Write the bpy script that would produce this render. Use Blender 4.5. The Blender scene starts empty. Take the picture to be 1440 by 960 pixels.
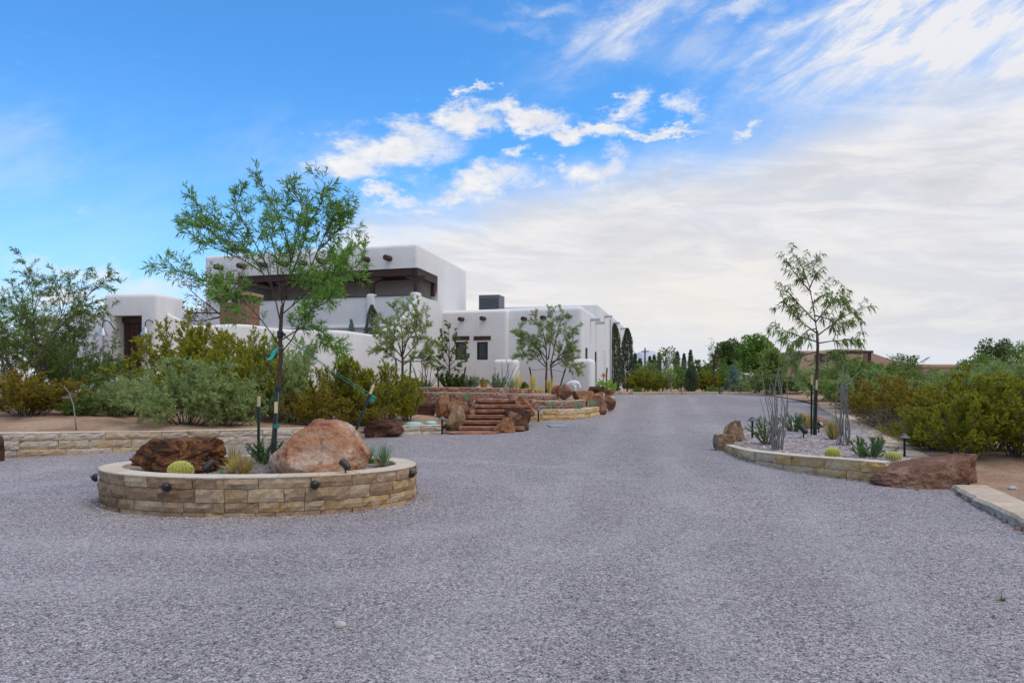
import bpy, bmesh, math, random
import numpy as np
from mathutils import Vector, Matrix, noise

SC = bpy.context.scene
COL = SC.collection
R = math.radians
# ------------------------------------------------------------------ camera
F, HOR, CX, EYE = 1050.0, 530.0, 720.0, 1.6
cd = bpy.data.cameras.new("camera")
cam = bpy.data.objects.new("camera", cd)
COL.objects.link(cam)
cam.location = (0, 0, EYE)
cam.rotation_euler = (R(90), 0, 0)
cd.sensor_width = 36
cd.lens = F / 1440 * 36
cd.shift_y = (HOR - 480) / 1440
cd.clip_start = 0.1
cd.clip_end = 9000
SC.camera = cam
# ------------------------------------------------------------------ exposure
SC.view_settings.view_transform = 'Standard'
SC.view_settings.look = 'None'
SC.view_settings.exposure = 0.75
SC.view_settings.gamma = 1.0
SC.view_settings.use_curve_mapping = False
# ------------------------------------------------------------------ sun
SUN_AZ, SUN_EL = 120, 64            # degrees, azimuth from +Y towards +X
sd = bpy.data.lights.new("sun", 'SUN')
sd.energy = 1.15
sd.angle = R(36)
sd.color = (1.0, 0.90, 0.76)
sun = bpy.data.objects.new("sun", sd)
COL.objects.link(sun)
_d = Vector((math.sin(R(SUN_AZ)) * math.cos(R(SUN_EL)), math.cos(R(SUN_AZ)) * math.cos(R(SUN_EL)), math.sin(R(SUN_EL))))
sun.rotation_euler = _d.to_track_quat('Z', 'Y').to_euler()
# ------------------------------------------------------------------ sky
world = bpy.data.worlds.new("World")
SC.world = world
world.use_nodes = True


class NT:
    """small helper for building node trees"""
    def __init__(s, tree):
        s.t = tree
        s.n = tree.nodes
        s.l = tree.links

    def new(s, typ, **kw):
        n = s.n.new(typ)
        for k, v in kw.items():
            setattr(n, k, v)
        return n

    def put(s, sock, v):
        if v is None:
            return
        if hasattr(v, 'is_linked') or hasattr(v, 'links'):
            s.l.new(v, sock)
        else:
            sock.default_value = v

    def m(s, op, a, b=None, c=None, clamp=False):
        n = s.new('ShaderNodeMath', operation=op, use_clamp=clamp)
        s.put(n.inputs[0], a)
        s.put(n.inputs[1], b)
        s.put(n.inputs[2], c)
        return n.outputs[0]

    def mix(s, fac, a, b, typ='MIX'):
        n = s.new('ShaderNodeMix', data_type='RGBA', blend_type=typ)
        s.put(n.inputs[0], fac)
        s.put(n.inputs[6], a if not isinstance(a, tuple) else (a + (1,))[:4])
        s.put(n.inputs[7], b if not isinstance(b, tuple) else (b + (1,))[:4])
        return n.outputs[2]

    def noise(s, vec, scale, detail=4, rough=0.55, dist=0.0, dims='3D'):
        n = s.new('ShaderNodeTexNoise', noise_dimensions=dims)
        s.put(n.inputs['Vector'], vec)
        n.inputs['Scale'].default_value = scale
        n.inputs['Detail'].default_value = detail
        n.inputs['Roughness'].default_value = rough
        n.inputs['Distortion'].default_value = dist
        return n.outputs['Fac']

    def ss(s, x, lo, hi):
        n = s.new('ShaderNodeMapRange', interpolation_type='SMOOTHSTEP')
        s.put(n.inputs[0], x)
        n.inputs[1].default_value = lo
        n.inputs[2].default_value = hi
        return n.outputs[0]

    def ramp(s, fac, stops):
        n = s.new('ShaderNodeValToRGB')
        cr = n.color_ramp
        while len(cr.elements) < len(stops):
            cr.elements.new(0.5)
        for e, (p, c) in zip(cr.elements, stops):
            e.position = p
            e.color = (c + (1,))[:4]
        s.put(n.inputs[0], fac)
        return n.outputs[0]


SKY_K = 0.12
def build_sky():
    T = NT(world.node_tree)
    T.n.clear()
    out = T.new('ShaderNodeOutputWorld')
    bg = T.new('ShaderNodeBackground')
    bg.inputs[1].default_value = SKY_K
    T.l.new(bg.outputs[0], out.inputs[0])
    sky = T.new('ShaderNodeTexSky', sky_type='NISHITA')
    sky.sun_disc = False
    sky.sun_elevation = R(SUN_EL)
    sky.sun_rotation = R(SUN_AZ)
    sky.air_density = 1.0
    sky.dust_density = 0.6
    sky.ozone_density = 1.4
    blue = T.mix(1.0, sky.outputs[0], SKY_TINT, 'MULTIPLY')
    tc = T.new('ShaderNodeTexCoord')
    sp = T.new('ShaderNodeSeparateXYZ')
    T.l.new(tc.outputs['Generated'], sp.inputs[0])
    x, y, z = sp.outputs
    az = T.m('ARCTAN2', x, y)
    el = T.m('ARCSINE', z)
    cb = T.new('ShaderNodeCombineXYZ')
    T.l.new(az, cb.inputs[0])
    T.l.new(T.m('MULTIPLY', el, 1.9), cb.inputs[1])
    vec = cb.outputs[0]
    n1 = T.noise(vec, 9.0, 8, 0.66, 0.5)
    n2 = T.noise(vec, 28.0, 7, 0.68, 0.2)
    n3 = T.noise(vec, 3.2, 5, 0.55, 0.4)
    nn = T.m('ADD', T.m('MULTIPLY', T.m('SUBTRACT', n1, 0.5), 1.0), T.m('MULTIPLY', T.m('SUBTRACT', n2, 0.5), 0.75))

    wn1 = T.noise(vec, 14.0, 6, 0.68)
    sh = T.new('ShaderNodeVectorMath', operation='ADD')
    T.l.new(vec, sh.inputs[0])
    sh.inputs[1].default_value = (7.3, 3.1, 1.7)
    wn2 = T.noise(sh.outputs[0], 14.0, 6, 0.68)
    azw = T.m('ADD', az, T.m('MULTIPLY', T.m('SUBTRACT', wn1, 0.5), 0.15))
    elw = T.m('ADD', el, T.m('MULTIPLY', T.m('SUBTRACT', wn2, 0.5), 0.075))

    def px(px_, py_):
        a = math.atan((px_ - CX) / F)
        return a, math.atan((HOR - py_) / F * math.cos(a))

    def blob(cx, cy, rx, ry, rot=0.0):
        a0, e0 = px(cx, cy)
        da = T.m('SUBTRACT', azw, a0)
        de = T.m('SUBTRACT', elw, e0)
        c, s_ = math.cos(R(rot)), math.sin(R(rot))
        u = T.m('MULTIPLY', T.m('ADD', T.m('MULTIPLY', da, c), T.m('MULTIPLY', de, s_)), F / rx)
        v = T.m('MULTIPLY', T.m('SUBTRACT', T.m('MULTIPLY', de, c), T.m('MULTIPLY', da, s_)), F / ry)
        d2 = T.m('ADD', T.m('MULTIPLY', u, u), T.m('MULTIPLY', v, v))
        return T.m('EXPONENT', T.m('MULTIPLY', d2, -1.0))

    def total(rows):
        acc = None
        for cx, cy, rx, ry, rot, amp in rows:
            b = T.m('MULTIPLY', blob(cx, cy, rx, ry, rot), amp)
            acc = b if acc is None else T.m('MAXIMUM', acc, b)
        return acc

    # the large soft deck: everything under a line that climbs to the right
    bound = T.new('ShaderNodeFloatCurve')
    cur = bound.mapping.curves[0]
    pts = [(-3000, 560), (-900, 500), (-300, 480), (200, 450), (380, 405), (450, 350), (520, 305), (640, 290), (760, 262), (900, 225), (1030, 195), (1150, 160), (1300, 125), (1420, 105), (1700, -60), (2600, -600)]
    lo, hi = -1.6, 1.6
    from_pts = []
    for a_, b_ in pts:
        p, q = px(a_, b_)
        from_pts.append(((p - lo) / (hi - lo), (q + 0.1) / 1.2))
    while len(cur.points) < len(from_pts):
        cur.points.new(0.5, 0.5)
    for p, q in zip(cur.points, from_pts):
        p.location = q
        p.handle_type = 'AUTO_CLAMPED'
    bound.mapping.update()
    T.l.new(T.m('DIVIDE', T.m('SUBTRACT', az, lo), hi - lo, clamp=True), bound.inputs[1])
    eb = T.m('SUBTRACT', T.m('MULTIPLY', bound.outputs[0], 1.2), 0.1)
    dd = T.m('ADD', T.m('SUBTRACT', eb, el), T.m('ADD', T.m('MULTIPLY', T.m('SUBTRACT', n3, 0.5), 0.10), T.m('MULTIPLY', nn, 0.035)))
    deck = T.m('MAXIMUM', T.ss(dd, -0.045, 0.055), T.m('MAXIMUM', T.ss(el, 0.80, 1.1), T.m('MULTIPLY', T.ss(T.m('MULTIPLY', y, -1.0), 0.2, 0.7), 0.65)))  # overhead and behind-camera cloud added, out of view, to whiten the fill light
    # upper wisps, thin
    wisp = total([(60, 425, 170, 22, 0, 0.8), (200, 440, 120, 16, 0, 0.6), (890, 35, 110, 26, 22, 0.75), (1000, 75, 150, 30, -14, 0.35), (1120, 85, 90, 40, 20, 0.5), (1190, 52, 120, 30, 25, 1.2), (1300, 30, 150, 34, 20, 1.4),
                  (1420, 55, 130, 55, 10, 1.4), (1200, 10, 120, 26, 10, 1.1), (1120, 75, 70, 18, 12, 0.9), (1040, 10, 60, 12, 8, 0.6), (1330, 130, 180, 40, 15, 0.45), (150, 390, 110, 14, -9, 0.7), (60, 385, 60, 10, -9, 0.45), (250, 405, 60, 12, -5, 0.4),
                  (0, 205, 90, 60, -10, 0.28), (430, 225, 120, 50, 0, 0.20), (770, 15, 40, 8, 0, 0.45), (740, 40, 80, 9, -5, 0.22), (110, 300, 200, 120, 0, 0.12)])
    st = T.new('ShaderNodeCombineXYZ')
    T.l.new(T.m('ADD', T.m('MULTIPLY', az, 0.9), T.m('MULTIPLY', el, -0.5)), st.inputs[0])
    T.l.new(T.m('ADD', T.m('MULTIPLY', el, 2.0), T.m('MULTIPLY', az, -0.7)), st.inputs[1])
    nw = T.noise(st.outputs[0], 12.0, 8, 0.66, 0.5)
    wa = T.m('MULTIPLY', wisp, T.m('ADD', 0.35, T.m('MULTIPLY', T.ss(nw, 0.34, 0.66), 0.85)), clamp=True)
    # small cumulus band
    puff = total([(552, 212, 96, 32, 8, 1.12), (500, 232, 70, 20, 10, 1.0), (650, 166, 55, 22, 0, 1.15), (735, 166, 70, 19, -8, 1.15), (830, 184, 80, 13, -6, 1.2), (925, 189, 66, 8, 0, 1.1), (612, 190, 40, 18, 20, 0.6), (705, 240, 30, 12, 0, 0.5), (590, 300, 60, 10, -5, 0.5), (770, 250, 20, 8, 0, 0.6), (1110, 190, 16, 6, 0, 0.45),
                  (682, 252, 64, 28, 12, 1.0), (640, 275, 50, 12, 0, 0.7), (553, 269, 34, 15, -12, 1.05), (890, 148, 32, 24, 10, 0.95), (870, 138, 18, 8, 0, 0.8), (962, 146, 28, 28, 0, 0.8), (1049, 181, 20, 10, 8, 0.85),
                  (652, 131, 14, 6, 10, 0.85), (672, 123, 14, 5, 10, 0.8), (698, 118, 9, 4, 0, 0.7), (738, 210, 25, 8, 5, 0.8), (835, 235, 55, 22, 12, 0.9), (788, 232, 26, 12, 0, 0.8), (872, 76, 16, 6, 0, 0.55), (600, 250, 90, 14, 5, 0.35), (414, 297, 16, 7, 0, 0.6)])
    pa = T.ss(T.m('ADD', puff, T.m('MULTIPLY', nn, 1.25)), 0.20, 1.02)
    # shading of the deck: big soft bands between white and grey
    greyb = total([(900, 262, 110, 16, 8, 1.0), (1060, 262, 120, 16, 6, 0.8), (1360, 262, 130, 26, -6, 0.9), (900, 345, 170, 45, 0, 0.45), (1300, 330, 250, 50, 0, 0.35), (1400, 215, 120, 20, 6, 0.6), (1400, 455, 220, 45, 0, 0.9), (1250, 480, 160, 22, 0, 0.7)])
    gsh = T.m('MULTIPLY', greyb, T.m('ADD', 0.25, T.m('MULTIPLY', T.ss(n1, 0.36, 0.66), 0.9)), clamp=True)
    lay = T.new('ShaderNodeCombineXYZ')
    T.l.new(az, lay.inputs[0])
    T.l.new(T.m('ADD', T.m('MULTIPLY', el, 5.2), T.m('MULTIPLY', az, 0.35)), lay.inputs[1])
    n5 = T.noise(lay.outputs[0], 4.6, 8, 0.62, 0.9)
    n6 = T.noise(lay.outputs[0], 13.0, 6, 0.62, 0.5)
    whites = T.mix(T.ss(T.m('ADD', T.m('MULTIPLY', n5, 0.7), T.m('MULTIPLY', n6, 0.3)), 0.40, 0.60), (0.70, 0.715, 0.765), (0.88, 0.86, 0.855))
    dcol = T.mix(T.m('MULTIPLY', gsh, 0.75, clamp=True), whites, (0.60, 0.61, 0.66))
    warm = total([(960, 430, 260, 70, 0, 0.75), (700, 430, 160, 60, 0, 0.35)])
    dcol = T.mix(T.m('MULTIPLY', warm, 0.9, clamp=True), dcol, (0.88, 0.83, 0.77))
    lowhaze = T.mix(T.ss(el, 0.075, 0.0), dcol, (0.74, 0.78, 0.84))
    k = CLOUD_GAIN / SKY_K
    sc = lambda c: T.mix(1.0, c, (k, k, k), 'MULTIPLY')
    # hazy whitening of the blue near the skyline
    base = T.mix(T.m('MULTIPLY', T.ss(el, 0.30, 0.0), 0.45), blue, (0.38 / SKY_K, 0.50 / SKY_K, 0.62 / SKY_K))
    c = T.mix(T.m('MULTIPLY', wa, 0.95, clamp=True), base, sc(T.mix(0.0, (0.86, 0.86, 0.88), (1, 1, 1))))
    c = T.mix(T.m('MULTIPLY', deck, T.m('ADD', 0.90, T.m('MULTIPLY', n1, 0.16)), clamp=True), c, sc(lowhaze))
    pshade = T.mix(T.ss(n2, 0.35, 0.7), (0.80, 0.80, 0.83), (0.93, 0.93, 0.93))
    c = T.mix(T.m('MULTIPLY', pa, 0.95), c, sc(pshade))
    T.l.new(c, bg.inputs[0])


SKY_TINT = (0.35, 0.80, 1.16)
CLOUD_GAIN = 0.605
build_sky()

# ------------------------------------------------------------------ small tools
def g(y):
    """height of the gravel at distance y"""
    return 0.02 * max(0.0, min(y, 46.0) - 8.5)


def at(px, py, Z):
    return Vector(((px - CX) / F * Z, Z, EYE - (py - HOR) / F * Z))


def on(px, py, dz=0.0):
    """where the ray through a photo pixel meets the gravel"""
    s = (py - HOR) / F
    Z = (EYE + 0.17 - dz) / (s + 0.02)
    if Z < 8.5:
        Z = (EYE - dz) / s
    return Vector(((px - CX) / F * Z, Z, g(Z) + dz))


def tag(o, label=None, cat=None, group=None, kind=None):
    if label: o['label'] = label
    if cat: o['category'] = cat
    if group: o['group'] = group
    if kind: o['kind'] = kind
    return o


def thing(name, label, cat, loc=(0, 0, 0), group=None):
    o = bpy.data.objects.new(name, None)
    o.empty_display_size = 0.2
    o.location = loc
    COL.objects.link(o)
    return tag(o, label, cat, group)


def world_loc(o):
    v = Vector((0, 0, 0))
    while o is not None:
        v += o.location
        o = o.parent
    return v


class MB:
    def __init__(s):
        s.V = []
        s.F = []

    def add(s, vs, fs):
        b = len(s.V)
        s.V.extend([tuple(v) for v in vs])
        s.F.extend([tuple(i + b for i in f) for f in fs])
        return s

    def box(s, c, size, rz=0.0, tilt=None):
        hx, hy, hz = size[0] / 2, size[1] / 2, size[2] / 2
        M = Matrix.Rotation(rz, 3, 'Z')
        if tilt is not None:
            M = M @ tilt
        c = Vector(c)
        vs = [c + M @ Vector((x * hx, y * hy, z * hz)) for z in (-1, 1) for x, y in ((-1, -1), (1, -1), (1, 1), (-1, 1))]
        return s.add(vs, [(3, 2, 1, 0), (4, 5, 6, 7), (0, 1, 5, 4), (1, 2, 6, 5), (2, 3, 7, 6), (3, 0, 4, 7)])

    def prism(s, poly, z0, z1, taper=0.0):
        n = len(poly)
        cx = sum(p[0] for p in poly) / n
        cy = sum(p[1] for p in poly) / n
        vs = [(p[0], p[1], z0) for p in poly] + [(cx + (p[0] - cx) * (1 - taper), cy + (p[1] - cy) * (1 - taper), z1) for p in poly]
        fs = [tuple(range(n - 1, -1, -1)), tuple(range(n, 2 * n))]
        fs += [(i, (i + 1) % n, n + (i + 1) % n, n + i) for i in range(n)]
        return s.add(vs, fs)

    def tube(s, pts, r0, r1=None, n=6, cap=True):
        P = [Vector(p) for p in pts]
        if r1 is None: r1 = r0
        k = len(P)
        up = Vector((0.31, 0.17, 0.93))
        vs, fs = [], []
        for i, p in enumerate(P):
            d = (P[min(i + 1, k - 1)] - P[max(i - 1, 0)])
            if d.length < 1e-9: d = Vector((0, 0, 1))
            d.normalize()
            a = d.cross(up)
            if a.length < 0.05: a = d.cross(Vector((1, 0, 0)))
            a.normalize()
            b = d.cross(a)
            rr = r0[i] if isinstance(r0, (list, tuple)) else r0 + (r1 - r0) * i / max(1, k - 1)
            for j in range(n):
                t = 2 * math.pi * j / n
                vs.append(p + a * (rr * math.cos(t)) + b * (rr * math.sin(t)))
        for i in range(k - 1):
            for j in range(n):
                fs.append((i * n + j, i * n + (j + 1) % n, (i + 1) * n + (j + 1) % n, (i + 1) * n + j))
        if cap:
            fs.append(tuple(range(n - 1, -1, -1)))
            fs.append(tuple((k - 1) * n + j for j in range(n)))
        return s.add(vs, fs)

    def lathe(s, prof, c=(0, 0, 0), n=16, tilt=None):
        c = Vector(c)
        vs, fs = [], []
        for r, z in prof:
            for j in range(n):
                t = 2 * math.pi * j / n
                v = Vector((r * math.cos(t), r * math.sin(t), z))
                vs.append(c + (tilt @ v if tilt is not None else v))
        for i in range(len(prof) - 1):
            for j in range(n):
                fs.append((i * n + j, i * n + (j + 1) % n, (i + 1) * n + (j + 1) % n, (i + 1) * n + j))
        fs.append(tuple(range(n - 1, -1, -1)))
        fs.append(tuple((len(prof) - 1) * n + j for j in range(n)))
        return s.add(vs, fs)


def obj(name, mb, mat, parent=None, smooth=False, bevel=0.0, seg=2, remesh=None):
    off = world_loc(parent) if parent is not None else Vector((0, 0, 0))
    V, Fc = (mb.V, mb.F) if isinstance(mb, MB) else mb
    if isinstance(V, np.ndarray):
        V = (V - np.array(off)).tolist()
    else:
        V = [(v[0] - off.x, v[1] - off.y, v[2] - off.z) for v in V]
    me = bpy.data.meshes.new(name)
    me.from_pydata(V, [], Fc if not isinstance(Fc, np.ndarray) else Fc.tolist())
    if bevel:
        bm = bmesh.new()
        bm.from_mesh(me)
        bmesh.ops.recalc_face_normals(bm, faces=bm.faces)
        bmesh.ops.bevel(bm, geom=list(bm.edges), offset=bevel, segments=seg, affect='EDGES', profile=0.5, clamp_overlap=True)
        bm.to_mesh(me)
        bm.free()
    if smooth:
        me.polygons.foreach_set('use_smooth', [True] * len(me.polygons))
    me.materials.append(mat)
    me.update()
    o = bpy.data.objects.new(name, me)
    COL.objects.link(o)
    if parent is not None:
        o.parent = parent
    return o


def copy_tree(o, parent=None):
    c = o.copy()
    COL.objects.link(c)
    if parent is not None:
        c.parent = parent
    for ch in list(o.children):
        copy_tree(ch, c)
    return c


def cut(o, cutters):
    """boolean the cutter prisms out of a mesh and keep the result as plain mesh"""
    tmp = []
    for mb in cutters:
        me = bpy.data.meshes.new("cutter")
        me.from_pydata(mb.V, [], mb.F)
        bm = bmesh.new(); bm.from_mesh(me)
        bmesh.ops.recalc_face_normals(bm, faces=bm.faces)
        bm.to_mesh(me); bm.free()
        c = bpy.data.objects.new("cutter", me)
        COL.objects.link(c)
        c.location = world_loc(o.parent) * -1 if False else (0, 0, 0)
        md = o.modifiers.new("cut", 'BOOLEAN')
        md.operation = 'DIFFERENCE'
        md.solver = 'EXACT'
        md.object = c
        tmp.append(c)
    bpy.context.view_layer.update()
    dg = bpy.context.evaluated_depsgraph_get()
    me = bpy.data.meshes.new_from_object(o.evaluated_get(dg))
    o.modifiers.clear()
    old = o.data
    o.data = me
    me.name = old.name
    for c in tmp:
        m = c.data
        bpy.data.objects.remove(c)
        bpy.data.meshes.remove(m)
    return o


def smooth_by_angle(o, deg=40):
    me = o.data
    me.polygons.foreach_set('use_smooth', [True] * len(me.polygons))
    try:
        me.set_sharp_from_angle(angle=R(deg))
    except Exception:
        pass
    return o


# ------------------------------------------------------------------ materials
def new_mat(name):
    m = bpy.data.materials.new(name)
    m.use_nodes = True
    T = NT(m.node_tree)
    b = T.n['Principled BSDF']
    return m, T, b


def m_plain(name, c, rough=0.6, metal=0.0, var=0.12, scale=14.0, bump=0.0, spec=0.4):
    m, T, b = new_mat(name)
    tc = T.new('ShaderNodeTexCoord')
    f = T.noise(tc.outputs['Object'], scale, 5, 0.6)
    lo = tuple(max(0, x * (1 - var)) for x in c)
    hi = tuple(x * (1 + var) for x in c)
    T.l.new(T.ramp(f, [(0.3, lo), (0.7, hi)]), b.inputs['Base Color'])
    b.inputs['Roughness'].default_value = rough
    b.inputs['Metallic'].default_value = metal
    b.inputs['Specular IOR Level'].default_value = spec
    if bump:
        bn = T.new('ShaderNodeBump')
        bn.inputs['Strength'].default_value = bump
        bn.inputs['Distance'].default_value = 0.01
        T.l.new(T.noise(tc.outputs['Object'], scale * 4, 5, 0.6), bn.inputs['Height'])
        T.l.new(bn.outputs[0], b.inputs['Normal'])
    return m


LEAF_K = 2.4


def m_leaf(name, cols, trans=0.42, rough=0.55, patch=0.8):
    """leaf colour varies leaf by leaf and in soft patches through the plant"""
    m, T, b = new_mat(name)
    geo = T.new('ShaderNodeNewGeometry')
    tc = T.new('ShaderNodeTexCoord')
    oi = T.new('ShaderNodeObjectInfo')
    p = T.noise(tc.outputs['Object'], 2.6, 3, 0.6)
    f = T.m('ADD', T.m('MULTIPLY', geo.outputs['Random Per Island'], 0.55), T.m('MULTIPLY', T.m('SUBTRACT', p, 0.28), patch))
    f = T.m('ADD', f, T.m('MULTIPLY', T.m('SUBTRACT', oi.outputs['Random'], 0.5), 0.22), clamp=True)
    n = len(cols)
    cols = [tuple(min(0.8, x * LEAF_K) for x in c) for c in cols]
    col = T.ramp(f, [(i / (n - 1), c) for i, c in enumerate(cols)])
    T.l.new(col, b.inputs['Base Color'])
    b.inputs['Roughness'].default_value = rough
    b.inputs['Specular IOR Level'].default_value = 0.12
    tr = T.new('ShaderNodeBsdfTranslucent')
    T.l.new(col, tr.inputs[0])
    mx = T.new('ShaderNodeMixShader')
    mx.inputs[0].default_value = trans
    T.l.new(b.outputs[0], mx.inputs[1])
    T.l.new(tr.outputs[0], mx.inputs[2])
    T.l.new(mx.outputs[0], T.n['Material Output'].inputs[0])
    return m


def m_bark(name, c1, c2):
    m, T, b = new_mat(name)
    tc = T.new('ShaderNodeTexCoord')
    mp = T.new('ShaderNodeMapping')
    mp.inputs['Scale'].default_value = (60, 60, 12)
    T.l.new(tc.outputs['Object'], mp.inputs[0])
    f = T.noise(mp.outputs[0], 1.0, 5, 0.65)
    T.l.new(T.ramp(f, [(0.3, c1), (0.7, c2)]), b.inputs['Base Color'])
    b.inputs['Roughness'].default_value = 0.9
    bn = T.new('ShaderNodeBump')
    bn.inputs['Strength'].default_value = 0.6
    bn.inputs['Distance'].default_value = 0.004
    T.l.new(f, bn.inputs['Height'])
    T.l.new(bn.outputs[0], b.inputs['Normal'])
    return m


def m_rock(name, cols, scale=3.0, dark=(0.05, 0.045, 0.04), dark_amt=0.5, bump=0.8, fine=30.0):
    m, T, b = new_mat(name)
    tc = T.new('ShaderNodeTexCoord')
    oi = T.new('ShaderNodeObjectInfo')
    ad = T.new('ShaderNodeVectorMath', operation='ADD')
    T.l.new(tc.outputs['Object'], ad.inputs[0])
    cv = T.new('ShaderNodeCombineXYZ')
    T.l.new(T.m('MULTIPLY', oi.outputs['Random'], 37.0), cv.inputs[0])
    T.l.new(cv.outputs[0], ad.inputs[1])
    v = ad.outputs[0]
    f = T.noise(v, scale, 8, 0.65, 0.9)
    n = len(cols)
    col = T.ramp(f, [(0.36 + 0.28 * i / (n - 1), c) for i, c in enumerate(cols)])
    f2 = T.noise(v, fine, 6, 0.7)
    col = T.mix(0.55, col, T.ramp(f2, [(0.25, (0.45, 0.42, 0.40)), (0.75, (1.5, 1.5, 1.5))]), 'MULTIPLY')
    f3 = T.noise(v, scale * 1.6, 7, 0.7, 0.4)
    stain = T.m('MULTIPLY', T.ss(f3, 0.545, 0.62), dark_amt)
    col = T.mix(stain, col, dark)
    T.l.new(col, b.inputs['Base Color'])
    b.inputs['Roughness'].default_value = 0.88
    b.inputs['Specular IOR Level'].default_value = 0.25
    h = T.m('ADD', T.m('MULTIPLY', T.noise(v, scale * 3.5, 8, 0.7), 1.0), T.m('MULTIPLY', f2, 0.35))
    bn = T.new('ShaderNodeBump')
    bn.inputs['Strength'].default_value = bump
    bn.inputs['Distance'].default_value = 0.085
    T.l.new(h, bn.inputs['Height'])
    T.l.new(bn.outputs[0], b.inputs['Normal'])
    return m


def m_blocks(name, cols, fine=22.0, bump=0.9):
    """split stone blocks: one colour per block plus veins and specks"""
    m, T, b = new_mat(name)
    geo = T.new('ShaderNodeNewGeometry')
    tc = T.new('ShaderNodeTexCoord')
    v = tc.outputs['Object']
    n = len(cols)
    f = T.noise(v, 5.0, 6, 0.65, 0.7)
    base = T.ramp(T.m('ADD', T.m('MULTIPLY', geo.outputs['Random Per Island'], 0.82), T.m('MULTIPLY', T.m('SUBTRACT', f, 0.5), 0.7), clamp=True), [(i / (n - 1), c) for i, c in enumerate(cols)])
    f2 = T.noise(v, fine, 6, 0.7, 0.5)
    base = T.mix(0.5, base, T.ramp(f2, [(0.28, (0.70, 0.66, 0.62)), (0.72, (1.3, 1.3, 1.3))]), 'MULTIPLY')
    T.l.new(base, b.inputs['Base Color'])
    b.inputs['Roughness'].default_value = 0.9
    b.inputs['Specular IOR Level'].default_value = 0.2
    bn = T.new('ShaderNodeBump')
    bn.inputs['Strength'].default_value = bump
    bn.inputs['Distance'].default_value = 0.02
    T.l.new(T.m('ADD', f2, T.noise(v, fine * 3.2, 4, 0.6)), bn.inputs['Height'])
    T.l.new(bn.outputs[0], b.inputs['Normal'])
    return m


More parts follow.
